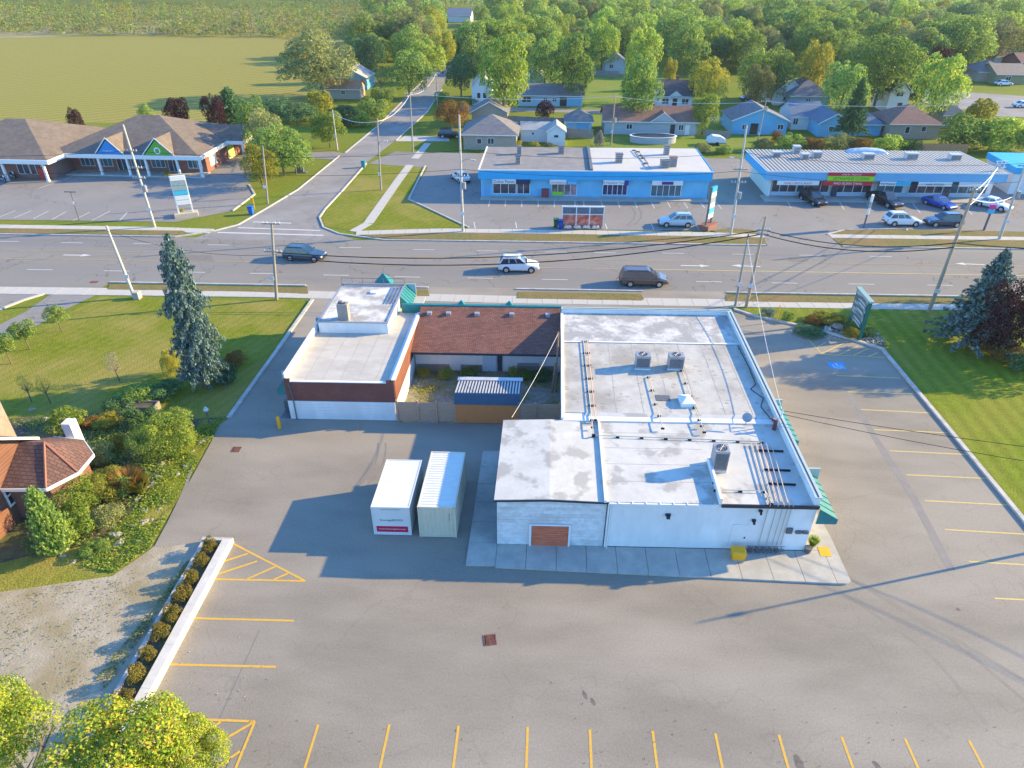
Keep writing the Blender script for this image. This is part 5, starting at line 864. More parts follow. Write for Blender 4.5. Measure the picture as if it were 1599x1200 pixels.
b = MB(); pr_ = [(-1.7, .5), (-1.6, 1.2), (-.8, 1.7), (.6, 1.6), (1.6, 1.1), (1.8, .5)]
b.add([(x, -.9, z) for x, z in pr_] + [(x, .9, z) for x, z in pr_], [(i, i + 1, 7 + i, 6 + i) for i in range(5)] + [range(6), range(11, 5, -1)]); b.build('tarpaulin', mat('white_tarp', (.66, .68, .70), rough=.5), t); MB().box(-1.7, 1.7, -.8, .8, .35, .5).build('bed', M_GREYD, t)
for sy in (-.95, .8): MB().tube((.1, sy, .32), (.1, sy + .15, .32), .32, n=12).build('wheel', M_BLACK, t)
# ================================================================ vehicles
M_TYRER = mat('tyre_rubber', (.018, .018, .02), rough=.9); M_RIM = mat('alloy_rim', (.55, .56, .58), rough=.35, metal=.7); M_CGLASS = mat('car_glass', (.015, .03, .05), rough=.05, spec=.9); M_HEADL = mat('headlight_lens', (.75, .78, .8), rough=.1, spec=.8); M_TAIL = mat('taillight_lens', (.40, .02, .02), rough=.2)
M_PLASTIC = mat('black_trim', (.025, .025, .028), rough=.6)
CARS = {  # L, W, H, belt, hood z, rear top z, (cabin base x rear, front), (cabin top x rear, front)
 'suv': (4.6, 1.84, 1.70, 1.02, .98, 1.02, (-2.22, 1.02), (-1.75, .12)), 'van': (5.1, 1.96, 1.76, 1.02, 1.0, 1.02, (-2.48, 1.55), (-2.2, .55)), 'sedan': (4.7, 1.80, 1.46, .92, .90, .96, (-1.85, 1.05), (-1.0, .2)), 'wagon': (4.8, 1.84, 1.58, .96, .94, .98, (-2.3, 1.1), (-1.9, .2)), 'pickup': (5.6, 1.95, 1.85, 1.10, 1.10, 1.08, (-.75, 1.35), (-.5, .55))}
def car(P, rz, kind, paint, label, grp, roofm=None):
    L, W, H, belt, hz, rz_, cb, ct = CARS[kind]; t = thing('car' if kind not in ('van', 'pickup') else ('minivan' if kind == 'van' else 'pickup_truck'), label, {'van': 'minivan', 'pickup': 'pickup truck', 'suv': 'car'}.get(kind, 'car'), P, rz, grp, local=True)
    hw = W / 2; st = [(-L / 2, .42, rz_ - .22, hw * .86), (-L / 2 + .1, .34, rz_ - .04, hw * .95), (-L / 2 + .5, .28, rz_, hw), (cb[0] + .6, .26, belt, hw), (0, .26, belt, hw), (cb[1] - .1, .26, belt - .01, hw), (cb[1] + .15, .27, hz, hw * .995), (L / 2 - .55, .30, hz - .10, hw * .97), (L / 2 - .16, .34, hz - .22, hw * .92), (L / 2, .42, hz - .42, hw * .8)]
    b = MB(); n = 10
    for x, zb, zt, w in st: b.v += [(x, -w * .9, zb), (x, -w, zb + .12), (x, -w, zt - .22), (x, -w * .965, zt - .08), (x, -w * .86, zt), (x, w * .86, zt), (x, w * .965, zt - .08), (x, w, zt - .22), (x, w, zb + .12), (x, w * .9, zb)]
    for i in range(len(st) - 1):
        for j in range(n): b.f.append((i * n + j, i * n + (j + 1) % n, (i + 1) * n + (j + 1) % n, (i + 1) * n + j)); b.m.append(0)
    b.f += [tuple(range(n)), tuple(range((len(st) - 1) * n, len(st) * n))]; b.m += [0, 0]
    b.build('body', paint, t)
    z0 = belt - .03; wb, wt = hw * .9, hw * .74; c = [Vector(v) for v in ((cb[0], -wb, z0), (cb[1], -wb, z0), (cb[1], wb, z0), (cb[0], wb, z0), (ct[0], -wt, H - .04), (ct[1], -wt, H - .04), (ct[1], wt, H - .04), (ct[0], wt, H - .04))]
    MB().add(c, [(4, 5, 6, 7), (0, 1, 5, 4), (1, 2, 6, 5), (2, 3, 7, 6), (3, 0, 4, 7)]).build('cabin', paint, t)
    m_ = (c[4] + c[6]) / 2; top = [m_ + (v - m_) * k + Vector((0, 0, dz)) for k, dz in ((1.0, .001), (.82, .05)) for v in c[4:]]
    MB().add(top, [(0, 1, 5, 4), (1, 2, 6, 5), (2, 3, 7, 6), (3, 0, 4, 7), (4, 5, 6, 7)]).build('roof', roofm or paint, t)
    def pane(A, B, C, D, u0, u1, v0, v1, name):       # A,B bottom; D,C top
        f = lambda u, v: (A.lerp(B, u)).lerp(D.lerp(C, u), v); nn = (B - A).cross(D - A).normalized() * .012; q = [f(u0, v0), f(u1, v0), f(u1, v1), f(u0, v1)]
        MB().add([p + nn for p in q] + [p - nn for p in q], [(0, 1, 2, 3), (0, 4, 5, 1), (1, 5, 6, 2), (2, 6, 7, 3), (3, 7, 4, 0)]).build(name, M_CGLASS, t)
    pane(c[1], c[2], c[6], c[5], .07, .93, .08, .93, 'windscreen'); pane(c[3], c[0], c[4], c[7], .08, .92, .2, .9, 'rear_window')
    div = [(.05, .34), (.37, .65), (.68, .93)] if kind in ('van', 'suv', 'wagon') else [(.08, .47), (.51, .92)]
    for u0, u1 in div: pane(c[0], c[1], c[5], c[4], u0, u1, .14, .88, 'side_window'); pane(c[2], c[3], c[7], c[6], 1 - u1, 1 - u0, .14, .88, 'side_window')
    wx = (-L * .3, L * .305); r = .34 if kind != 'pickup' else .4
    for x in wx:
        for s in (-1, 1):
            MB().tube((x, s * (hw - .16), r + .03), (x, s * (hw + .006), r + .03), r + .06, n=18).build('wheel_arch', M_PLASTIC, t)
            w_ = MB().tube((x, s * (hw - .18), r), (x, s * (hw + .025), r), r, n=18).build('wheel', M_TYRER, t)
            rm = MB(); rm.tube((x, s * (hw + .02), r), (x, s * (hw + .032), r), r * .66, n=14)
            rm.build('rim', M_RIM, w_)
    for s in (-1, 1):
        MB().abox((L / 2 - .3, s * hw * .62 - .16, hz - .40), (.24, 0, 0), (0, .32, 0), (-.05, 0, .15)).build('headlight', M_HEADL, t)
        MB().abox((-L / 2 - .015, s * hw * .74 - .1, rz_ - .38), (.14, 0, 0), (0, .2, 0), (.05, 0, .26)).build('taillight', M_TAIL, t)
        MB().abox((cb[1] - .35, s * hw * 1.0 - (.02 if s > 0 else .16), belt + .02), (.12, 0, 0), (0, .18, 0), (0, 0, .13)).build('mirror', paint, t)
    MB().box(L / 2 - .12, L / 2 + .02, -hw * .8, hw * .8, .36, .5).build('bumper', M_PLASTIC, t); MB().box(-L / 2 - .03, -L / 2 + .1, -hw * .85, hw * .85, .38, .52).build('bumper', M_PLASTIC, t)
    MB().box(L / 2 - .05, L / 2 + .012, -.35, .35, hz - .42, hz - .36).build('grille', M_PLASTIC, t)
    if kind == 'pickup':
        MB().box(-L / 2 + .12, cb[0] - .1, -hw * .82, hw * .82, belt - .05, belt + .012).build('bed_cover', M_PLASTIC, t)
    if kind in ('suv', 'van', 'wagon'):
        for s in (-1, 1): MB().tube((ct[0] + .2, s * wt * .9, H + .03), (ct[1] - .2, s * wt * .9, H + .03), .025, n=5).build('roof_rail', M_PLASTIC, t)
    return t
def paint(n, c, rough=.25, metal=.2): return mat(n, c, rough=rough, metal=metal, spec=.5, coat=.6)
PW = paint('white_car_paint', (.68, .69, .70), metal=0); PNAVY = paint('navy_car_paint', (.03, .06, .10)); PBROWN = paint('brown_car_paint', (.09, .065, .06)); PSILV = paint('silver_blue_car_paint', (.40, .48, .54)); PBLK = paint('black_car_paint', (.015, .016, .02)); PBLUE = paint('cobalt_car_paint', (.02, .06, .36)); PSLATE = paint('slate_car_paint', (.05, .075, .11))
rd = math.atan(.035); gR = 'vehicles driving along the main road'; gP = 'cars parked at the plazas'
car(G(477, 404.5), rd - .12, 'wagon', PNAVY, 'dark navy wagon driving on the main road at the junction', gR)
car(G(810, 422), rd, 'suv', PW, 'white and silver sport utility car driving in the middle of the main road', gR)
car(G(1004, 443.5), rd, 'van', PBROWN, 'dark brown minivan driving in the near lane of the main road', gR)
car(G(1055, 352.5), rd + math.pi, 'suv', PSILV, 'pale silver blue car parked by the pylon sign of the blue plaza', gP)
car(G(719, 282), -1.05 + math.pi, 'sedan', PW, 'white car parked in the shade left of the blue plaza', gP)
car(G(703, 215), rd, 'suv', PBLK, 'black car parked in the driveway beside the tan hip roofed house', 'cars at the houses')
car(G(1268, 317), -1.25, 'suv', PBLK, 'dark car parked nose out below the lime restaurant sign', gP)
car(G(1379, 319), -1.2, 'pickup', PBLK, 'black pickup truck parked at the ribbed roof plaza', gP)
car(G(1465, 323), -1.1, 'sedan', PBLUE, 'cobalt blue car parked at the ribbed roof plaza', gP)
car(G(1549, 325), -.9, 'sedan', PW, 'white car parked at the right end of the ribbed roof plaza', gP)
car(G(1407, 351), rd, 'suv', PW, 'white compact car parked by the verge opposite the ribbed roof plaza', gP)
car(G(1471, 352), rd + math.pi, 'suv', PSLATE, 'dark slate car parked by the verge beside the white compact car', gP)
car(G(1566, 134), .1, 'sedan', PW, 'far white car in a driveway at the upper right', 'cars at the houses')
car(G(1597, 168), .1, 'sedan', PW, 'far white car on the cross street at the right edge', 'cars at the houses')
car(G(1170, 158), .2, 'sedan', PSLATE, 'far dark car in a driveway behind the sky blue house', 'cars at the houses')
car(G(690, 106), 1.9, 'sedan', PSLATE, 'far car on the side street under the trees', 'cars at the houses')
def bike(P, rz, label):
    t = thing('motorcycle', label, 'motorcycle', P, rz, local=True, group='motorcycles at the left plaza')
    for x in (-.7, .72): w_ = MB().tube((x, -.07, .32), (x, .07, .32), .32, n=16).build('wheel', M_TYRER, t); MB().tube((x, -.075, .32), (x, .075, .32), .2, n=12).build('rim', M_RIM, w_)
    MB().add([(-.9, -.12, .62), (-.1, -.14, .62), (.45, -.12, .7), (.45, .12, .7), (-.1, .14, .62), (-.9, .12, .62), (-.95, -.08, .8), (-.3, -.12, .74), (.3, -.14, .98), (.3, .14, .98), (-.3, .12, .74), (-.95, .08, .8)], [(0, 1, 7, 6), (1, 2, 8, 7), (2, 3, 9, 8), (3, 4, 10, 9), (4, 5, 11, 10), (5, 0, 6, 11), (6, 7, 10, 11), (7, 8, 9, 10), (0, 5, 4, 1), (1, 4, 3, 2)]).build('tank_and_seat', PBLK, t)
    MB().box(-.3, .35, -.18, .18, .25, .62).build('engine', M_GREY, t); MB().tube((.72, 0, .32), (.42, 0, 1.05), .05).build('fork', M_RIM, t); MB().tube((.4, -.4, 1.08), (.4, .4, 1.08), .025).build('handlebar', M_RIM, t); MB().tube((.55, 0, .9), (.66, 0, .9), .11, n=10).build('headlight', M_HEADL, t)
bike(G(6, 284), -.6, 'chrome and black motorcycle at the left picture edge in front of the left plaza'); bike(G(20, 278), -.5, 'second black motorcycle parked nearer the plaza column')
# ================================================================ poles, cables, signs
M_WOOD = mat('pole_wood', (.30, .235, .17), (.38, .30, .22), scale=2, rough=.9, stretch=(4, 4, .3)); M_WOODG = mat('grey_pole_wood', (.24, .22, .19), (.31, .285, .25), scale=2, rough=.9, stretch=(4, 4, .3)); M_CPOLE = mat('pale_concrete_pole', (.42, .39, .35), (.50, .47, .42), scale=3, rough=.8); M_INS = mat('insulator_white', (.62, .63, .64), rough=.3)
def topof(bp, tp):
    P = G(*bp); best = None
    for i in range(40, 400):
        z = i * .05; q = G(tp[0], tp[1], z); e = abs(q.y - P.y)
        if best is None or e < best[0]: best = (e, q)
    return P, best[1]
TOP = {}
def pole(key, bp, tp, m, label, r=.14, arms=(), trans=None, lamp=None, name='utility_pole', grp='utility poles', cat='utility pole', ar=.9):
    P, T = topof(bp, tp); t = thing(name, label, cat, P, group=grp); d = T - P; TOP[key] = T
    MB().tube(P, T, r, r * .62, n=12).build('shaft', m, t, smooth=True)
    for k in arms:
        c = P + d * k; MB().box(c.x - ar, c.x + ar, c.y - .16, c.y - .06, c.z - .05, c.z + .06).build('crossarm', M_WOODG, t)
        for x in (-ar * .9, -ar * .45, ar * .45, ar * .9): MB().tube((c.x + x, c.y - .11, c.z + .06), (c.x + x, c.y - .11, c.z + .24), .05, .03, n=6).build('insulator', M_INS, t)
    if trans: c = P + d * trans; b = MB(); b.tube((c.x + .35, c.y - .1, c.z - .4), (c.x + .35, c.y - .1, c.z + .4), .22, n=12); b.build('transformer', M_GREY, t)
    if lamp: c = P + d * lamp[0]; e = c + Vector((lamp[1], lamp[2], .3)); MB().path([c, c + (e - c) * .5 + Vector((0, 0, .25)), e], .04).build('lamp_arm', M_GREY, t); MB().box(e.x - .3, e.x + .3, e.y - .13, e.y + .13, e.z - .06, e.z + .06).build('lamp_head', M_SHEDW, t)
    MB().box(P.x - r - .05, P.x + r + .05, P.y - r - .03, P.y - r + .01, 2.2, 2.6).build('pole_tag', M_INS, t)
    return t
pole('p1', (242, 355), (192, 195), M_CPOLE, 'tall pale pole with several white crossarms in front of the left plaza', .17, (.76, .60, .5), .4, ar=.8)
pole('p2', (210, 465), (166, 353), M_CPOLE, 'pale wooden pole with a concrete foot on the left lawn by the road', .17)
pole('p3', (432, 468), (424, 348), M_WOODG, 'grey wooden pole with white top arm on the lawn left of the brick shop', .17, (.99, .64))
pole('p4', (595, 297), (589, 185), M_WOODG, 'grey wooden pole on the grass island beside the side street', .15, (), None, (.66, 1.0, .2))
pole('p5', (645, 238), (640, 145), M_WOODG, 'wooden pole further up the side street on its right side', .15, (.98,))
pole('p6', (683, 165), (681, 113), M_WOODG, 'farther wooden pole up the side street beside the trees', .15, (.96,))
pole('p7', (723, 362), (717, 180), M_CPOLE, 'tall pale pole standing on the sidewalk left of the red flower display', .17, (.5,), .42, (.62, 1.5, -.2))
pole('p8', (1141, 366), (1166, 197), M_CPOLE, 'tall pale pole on the verge between the two plazas', .17, (.62, .5), .38, (.7, -1.2, 0))
pole('p9', (1165, 480), (1196, 338), M_WOOD, 'taller of the two wooden poles behind the hall by the road', .17, (.86, .82), ar=.6)
pole('p10', (1148, 478), (1169, 365), M_WOODG, 'shorter greenish pole of the two behind the hall by the road', .13)
pole('p11', (1450, 488), (1523, 293), M_WOOD, 'tall wooden pole on the right lawn with bracket at its top', .18, (.98,), None, None, ar=.5)
pole('p12', (1560, 374), (1612, 228), M_CPOLE, 'pale pole on the far verge at the right picture edge', .18, (.8,), .5)
pole('p13', (418, 318), (410, 228), M_WOODG, 'grey wooden pole beside the evergreens at the street corner', .15)
pole('b1', (954, 227), (961, 147), M_WOOD, 'thin wooden pole in the yard in front of the brown roofed bungalow', .14, (), .5)
pole('b2', (1181, 230), (1197, 155), M_WOOD, 'thin wooden pole in front of the sky blue house', .14, (.95,), .8)
pole('b3', (1315, 175), (1329, 130), M_WOOD, 'thin wooden pole left of the dark conifer', .13, (.95,), .85)
pole('b4', (1490, 190), (1502, 140), M_WOOD, 'thin wooden pole beside the bright tree and cross street', .13)
pole('w1', (527, 235), (519, 172), M_CPOLE, 'short white capped pole behind the round street tree', .15)
pole('l1', (124, 345), (110, 300), M_GREYD, 'slim dark twin headed lamp post in the left plaza lot', .07, name='lamp_post', cat='lamp post', grp='lamp posts'); T = TOP['l1']
_l1 = [o for o in COL.objects if o.get('label', '').startswith('slim dark twin')][0]; MB().box(T.x - .8, T.x + .8, T.y - .1, T.y + .1, T.z - .04, T.z + .06).build('lamp_head', M_GREYD, _l1)
P2 = G(212, 466); MB().box(P2.x - .05, P2.x + .55, P2.y - .35, P2.y + .3, 0, .75).build('junction_box', M_CONC2, label='small concrete box at the foot of the pale wooden pole', cat='box')
# lamp post at the right of the lot whose shadow crosses the asphalt
tip = G(1080, 975); Ls = 8.6 / math.tan(SUN_EL); B = tip + Vector((math.sin(SUN_AZ), math.cos(SUN_AZ), 0)) * Ls; t = thing('lamp_post', 'parking lot lamp post beyond the right picture edge, known by its long shadow', 'lamp post', B, group='lamp posts')
MB().tube(B, B + Vector((0, 0, 8.5)), .11, .05).build('shaft', M_GREY, t); MB().box(B.x - .12, B.x + .12, B.y - .1, B.y + .1, 7.5, 7.8).build('lamp_head', M_GREYD, t)
M_CABLE = mat('black_cable', (.012, .012, .014), rough=.7); M_CABLEW = mat('pale_cable', (.55, .56, .57), rough=.5)
def cable(a, c, sag, r, m, label, n=14):
    a, c = Vector(a), Vector(c); MB().path([a.lerp(c, i / n) - Vector((0, 0, sag * 4 * (i / n) * (1 - i / n))) for i in range(n + 1)], r, n=4).build('overhead_cable', m, label=label, cat='cable', group='overhead cables')
def at(k, dz=0, dx=0): return TOP[k] + Vector((dx, -.1, dz))
cable(at('p3', -3.0), at('p9', -1.3), 1.5, .05, M_CABLE, 'thick upper black cable crossing in front of the main road between near poles')
cable(at('p3', -3.5), at('p9', -1.7), 1.8, .055, M_CABLE, 'thick lower black cable crossing in front of the main road between near poles')
cable(at('p9', -1.3), at('p11', -5.2), .9, .045, M_CABLE, 'thick upper black cable from the pole pair to the right lawn pole')
cable(at('p9', -1.7), at('p11', -5.6), 1.0, .05, M_CABLE, 'thick lower black cable from the pole pair to the right lawn pole')
cable(at('p11', -5.2), at('p11', -5.6) + Vector((32, 1.5, 1)), .9, .06, M_CABLE, 'thick black cable leaving the right lawn pole towards the picture edge')
cable(at('p2', -.5), at('p3', -3.2), .9, .02, M_CABLE, 'thin black cable between the two poles on the left lawn')
for i, dz in enumerate((-3.0, -5.2)):
    w = ('upper', 'lower')[i]
    cable(at('p1', dz), at('p7', dz - 1), .8, .022, M_CABLE, w + ' thin cable from the left plaza pole to the flower display pole'); cable(at('p7', dz - 1), at('p8', dz), .8, .022, M_CABLE, w + ' thin cable from the flower display pole to the pole between plazas'); cable(at('p8', dz), at('p12', dz + 1), .8, .022, M_CABLE, w + ' thin cable from the pole between plazas to the right edge pole'); cable(at('p1', dz), at('p1', dz) + Vector((-40, -2, 0)), .8, .022, M_CABLE, w + ' thin cable from the left plaza pole to the left picture edge')
cable(at('p4', -.4), at('p5', -.3), .9, .04, M_CABLEW, 'pale cable along the side street between its first two poles'); cable(at('p5', -.3), at('p6', -.3), 1.2, .04, M_CABLEW, 'pale cable along the side street between its farther poles'); cable(at('p4', -.4), at('w1', -.5), .7, .04, M_CABLEW, 'pale cable crossing the side street to the short capped pole')
cable(at('p12', -6), at('p11', -1), .5, .04, M_CABLEW, 'pale guy cable crossing from the right edge pole to the lawn pole'); cable(at('p11', -.3), G(1558, 262, 5.2), .4, .05, M_CABLEW, 'upper white service cable from the lawn pole to the ribbed plaza'); cable(at('p11', -1.6), G(1556, 264, 4.9), .9, .05, M_CABLEW, 'lower white service cable from the lawn pole to the ribbed plaza')
cable(at('b1', -.4), at('b2', -.4), .7, .03, M_CABLEW, 'pale cable over the yards behind the plazas on the left'); cable(at('b2', -.4), at('b2', -.4) + Vector((38, 2, 0)), .7, .03, M_CABLEW, 'pale cable over the yards behind the plazas on the right'); cable(at('b1', -.4), at('b1', -.4) + Vector((-36, -1, 0)), .7, .03, M_CABLEW, 'pale cable over the yards left of the brown roofed bungalow')
cable(at('p10', -.6), SP(15.6, 36.9, 5.0), .5, .02, M_CABLEW, 'thin service cable from the pole pair to the hall parapet'); cable(SP(15.7, 36.9, 4.9), Vector((48, 27.0, 8.5)), .6, .02, M_CABLE, 'thin dark service cable from the hall to beyond the right edge, upper'); cable(SP(15.7, 36.8, 4.7), Vector((48, 26.2, 7.6)), .9, .02, M_CABLE, 'thin dark service cable from the hall to beyond the right edge, lower')
MB().path([SP(15.7, 36.9, 3.8), SP(15.7, 36.9, 5.0)], .05).build('service_mast', M_WHITE2, label='white service mast on the right parapet of the hall', cat='mast')
cable(SP(1.05, 46.8, 5.1), SP(-2.0, 37.0, 3.9), .25, .015, M_CABLEW, 'pale cable slanting over the courtyard to the annex roof corner')
# ---- signs
M_GSIGN = mat('dark_green_sign_steel', (.015, .12, .085), (.02, .15, .105), scale=2, rough=.45); M_PANEL = mat('blue_grey_sign_panel', (.05, .09, .10), (.12, .17, .19), scale=2.2, rough=.4); M_PANELW = mat('pale_sign_panel', (.24, .31, .31), (.34, .41, .40), scale=3, rough=.4)
N1, N2 = G(1341, 533), G(1324, 510); t = thing('plaza_sign', 'tall dark green tenant sign on two legs in the rock garden', 'sign', (N1 + N2) / 2)
v = N2 - N1; vv = v.normalized(); nx = Vector((vv.y, -vv.x, 0))
for p in (N1, N2): MB().abox(p - nx * .12 - vv * .1, nx * .24, vv * .2, (0, 0, 3.9)).build('leg', M_GSIGN, t)
MB().abox(N1 + vv * .11 - nx * .16 + Vector((0, 0, 1.15)), nx * .32, vv * (v.length - .22), (0, 0, 2.75)).build('cabinet', M_GSIGN, t); MB().abox(N1 - vv * .2 - nx * .22 + Vector((0, 0, 3.9)), nx * .44, vv * (v.length + .4), (0, 0, .16)).build('cap', mat('pale_sign_cap', (.25, .36, .32), rough=.5), t)
for s in (-1, 1):
    for i in range(9):
        z = 1.2 + i * .295; q = MB().abox(N1 + vv * .17 + nx * s * .162 + Vector((0, 0, z)), vv * (v.length - .34), nx * s * .025, (0, 0, .255 if i < 8 else .33)).build('tenant_panel', M_PANELW if i in (2, 3, 5, 8) else M_PANEL, t)
        for k in range(2): MB().abox(N1 + vv * (.3 + .2 * k) + nx * s * .19 + Vector((0, 0, z + .05 + k * .09)), vv * (v.length * (.62 - .2 * k)), nx * s * .006, (0, 0, .05)).build('print_line', M_SIGND if i in (2, 3, 5, 8) else M_SIGNW, q)
def pylon(bp, w, h, label, cols, post, m_post, base=None, z0=1.2, d=.3, yaw=0.0, name='plaza_sign'):
    P = G(*bp); t = thing(name, label, 'sign', P, yaw, local=True)
    for s in ((-1, 1) if post == 2 else (0,)): MB().box(s * (w / 2 - .08) - .09, s * (w / 2 - .08) + .09, -.1, .1, 0, h).build('post', m_post, t)
    n = len(cols); hh = (h - z0) / n
    for i, m in enumerate(cols): MB().box(-w / 2 + (.1 if post == 2 else 0), w / 2 - (.1 if post == 2 else 0), -d / 2, d / 2, z0 + i * hh + .03, z0 + (i + 1) * hh - .02).build('panel', m, t)
    if base: MB().box(-w / 2 - .5, w / 2 + .5, -.7, .7, 0, .55).build('base', base, t)
    return t
pylon((292, 338), 1.9, 5.4, 'white post tenant sign with teal band in front of the left plaza', [M_SIGNW, M_SIGNW, M_CYAN, M_PANELW, M_PANELW, M_SIGNW], 2, M_WHITE2, mat('stone_planter', (.42, .36, .26), (.5, .43, .32), scale=4), 1.6, yaw=.45)
pylon((1105, 356), 1.5, 5.4, 'cyan and white pylon sign of the blue plaza beside the parked silver car', [M_SIGNW, M_CYAN, M_SIGNW, M_PANELW, M_SIGNW, M_BLUEF], 2, M_GREYD, W_RED, 1.3, yaw=.9)
pylon((1348, 357), .8, 4.4, 'slim white sign on a dark post left of the white compact car', [M_SIGNW, M_PANELW, M_SIGNW], 1, M_GREYD, None, 1.9, yaw=1.1); pylon((1536, 360), .7, 3.4, 'small sign with pink square on a dark post at the right verge', [M_CYAN, mat('pink_sign', (.65, .04, .25), rough=.5)], 1, M_GREYD, None, 2.2)
P = G(909, 356.5); t = thing('flower_display_stand', 'white framed stand with dark top and red rose print by the far sidewalk', 'display stand', P, rd, local=True); w, h = 5.3, 2.75
b = MB()
for x in (-w / 2, -w * .16, w * .16, w / 2): MB().box(x - .06, x + .06, -.08, .06, 0, h).build('post', M_WHITE2, t)
MB().box(-w / 2 - .08, w / 2 + .08, -.1, .08, h, h + .14).build('top_rail', M_WHITE2, t); MB().box(-w / 2 + .06, w / 2 - .06, -.05, .03, 1.9, h - .01).build('dark_panel', mat('smoky_panel', (.09, .13, .16), (.15, .18, .23), scale=1, rough=.15), t); MB().box(-w / 2, w / 2, -.09, .05, 1.8, 1.895).build('mid_rail', M_WHITE2, t)
pr = MB().box(-w / 2 + .06, w / 2 - .06, -.07, .03, .3, 1.79).build('rose_print', mat('rose_print', (.78, .34, .26), (.66, .10, .05), scale=1.8, rough=.5, big=(.20, .06, .03), bigscale=1.6, bigamt=.6), t); text(pr, 'FLOWERS', (0, -.075, 1.3), (1, 0, 0), (0, 0, 1), .32, M_SIGNR)
b = MB()
for i in range(13): x = -w / 2 + .2 + i * .4; MB().tube((x, -.25, .1), (x, -.25, .42), .12, .16, n=10).build('flower_pot', M_WHITE2 if i % 3 else M_GREYD, t)
for px, py, m, lab in ((868, 355, mat('green_bin', (.02, .12, .06), rough=.5), 'green wheeled bin left of the rose print stand'), (875, 357, mat('blue_bin', (.02, .06, .30), rough=.5), 'blue wheeled bin touching the rose print stand'), (393, 335, mat('blue_bin_2', (.02, .12, .42), rough=.5), 'blue box bin on the grass at the left plaza corner'), (568, 262, mat('teal_bin', (.06, .25, .30), rough=.5), 'teal bin on the grass edge of the side street')):
    P = G(px, py); t = thing('bin', lab, 'bin', P, local=True); MB().add([(-.25, -.28, 0), (.25, -.28, 0), (.25, .28, 0), (-.25, .28, 0), (-.32, -.36, 1.0), (.32, -.36, 1.0), (.32, .36, 1.08), (-.32, .36, 1.08)], [(0, 1, 5, 4), (1, 2, 6, 5), (2, 3, 7, 6), (3, 0, 4, 7)]).build('body', m, t); MB().box(-.35, .35, -.4, .4, 1.08, 1.15).build('lid', m, t)
P = G(470, 269); MB().box(P.x - .5, P.x + .5, P.y - .3, P.y + .3, 0, 1.3).box(P.x - .9, P.x + 1.0, P.y - .6, P.y + .6, 0, .12).build('utility_cabinet', M_GREYD, label='dark utility cabinet on a pad beside the evergreens near the street', cat='cabinet')
P = G(327, 660); t = thing('garden_lamp', 'small grey garden lamp on a post at the driveway corner', 'lamp', P, local=True); MB().tube((0, 0, 0), (0, 0, 1.0), .05).build('post', M_GREYD, t); MB().tube((0, 0, 1.0), (0, 0, 1.15), .1, .22).tube((0, 0, 1.15), (0, 0, 1.4), .22, .08).build('lantern', M_SHEDW, t)
for px, py, lab in ((1212, 504, 'thin yellow marker post in the grass right of the hall'), (398, 327, 'thin yellow marker post at the left street corner')): P = G(px, py); MB().tube(P, P + Vector((0, 0, 1.9)), .05, n=6).build('marker_post', M_YSAFE, label=lab, cat='marker post')
# ================================================================ white planter wall at the left of the lot
pl = thing('planter_wall', 'long low white wall with row of round shrubs along the left edge of the lot', 'planter', G(280, 960))
W0, W1 = G(348, 842, .5), G(205, 1102, .5); u = (W1 - W0); u.z = 0; u1 = u.normalized(); nl = Vector((u1.y, -u1.x, 0)); nl = nl if nl.x < 0 else -nl; L = u.length + 4; n = 6
for i in range(n): MB().abox(Vector((W0.x, W0.y, -.02)) + u1 * (L * i / n), u1 * (L / n - .012), -nl * .5, (0, 0, .55)).build('wall_block', mat('white_wall_cap', (.50, .475, .43), (.58, .555, .505), scale=2, rough=.8) if i == 0 else bpy.data.materials['white_wall_cap'], pl)
MB().abox(Vector((W0.x, W0.y, -.02)) - u1 * .25 + nl * 1.35, -nl * 1.84, u1 * .24, (0, 0, .40)).build('end_kerb', M_KERB, pl); MB().abox(Vector((W0.x, W0.y, -.02)) + nl * 1.15, u1 * L, nl * .2, (0, 0, .28)).build('back_kerb', M_KERB, pl); MB().abox(Vector((W0.x, W0.y, -.02)) + nl * .01, u1 * L, nl * 1.13, (0, 0, .16)).build('soil', M_SOIL, pl)
PL = (W0, u1, nl, L)
# ================================================================ brick house at the left edge
hl = thing('brick_house', 'orange brick house with red tiled roofs and white trim at the left edge', 'house', (-34, 29, 0))
M_HBR = brickmat('house_orange_brick', (.20, .092, .06), (.16, .072, .05), (.21, .16, .13), .22, .08, rot=(math.radians(90), 0, math.radians(90))); M_HSH = brickmat('red_tile_shingles', (.175, .098, .08), (.125, .072, .06), (.075, .042, .038), .36, .2, gap=.02); M_HSD = brickmat('dark_tile_shingles', (.16, .075, .065), (.10, .05, .045), (.05, .025, .025), .36, .2, gap=.02)
XE, ya, yb, ze, zr = -32.3, 25.6, 32.2, 4.2, 6.6; ym = (ya + yb) / 2
MB().box(-44, XE, ya, yb, 0, ze).build('wall', M_HBR, hl); MB().poly([(XE + .003, ya, ze - .02), (XE + .003, yb, ze - .02), (XE + .003, ym, zr)]).build('gable_wall', M_HBR, hl)
b = MB(); b.poly([(-44, ya - .5, ze - .25), (XE + .5, ya - .5, ze - .25), (XE + .5, ym, zr + .15), (-44, ym, zr + .15)]); b.poly([(-44, yb + .5, ze - .25), (XE + .5, yb + .5, ze - .25), (XE + .5, ym, zr + .15), (-44, ym, zr + .15)]); b.build('roof', M_HSD, hl)
for s, y in ((1, ya - .5), (-1, yb + .5)): MB().abox((XE + .5, y, ze - .4), (0, ym - y, zr + .4 - ze), (.06, 0, 0), (0, 0, .2)).build('barge_board', M_WHITE2, hl)
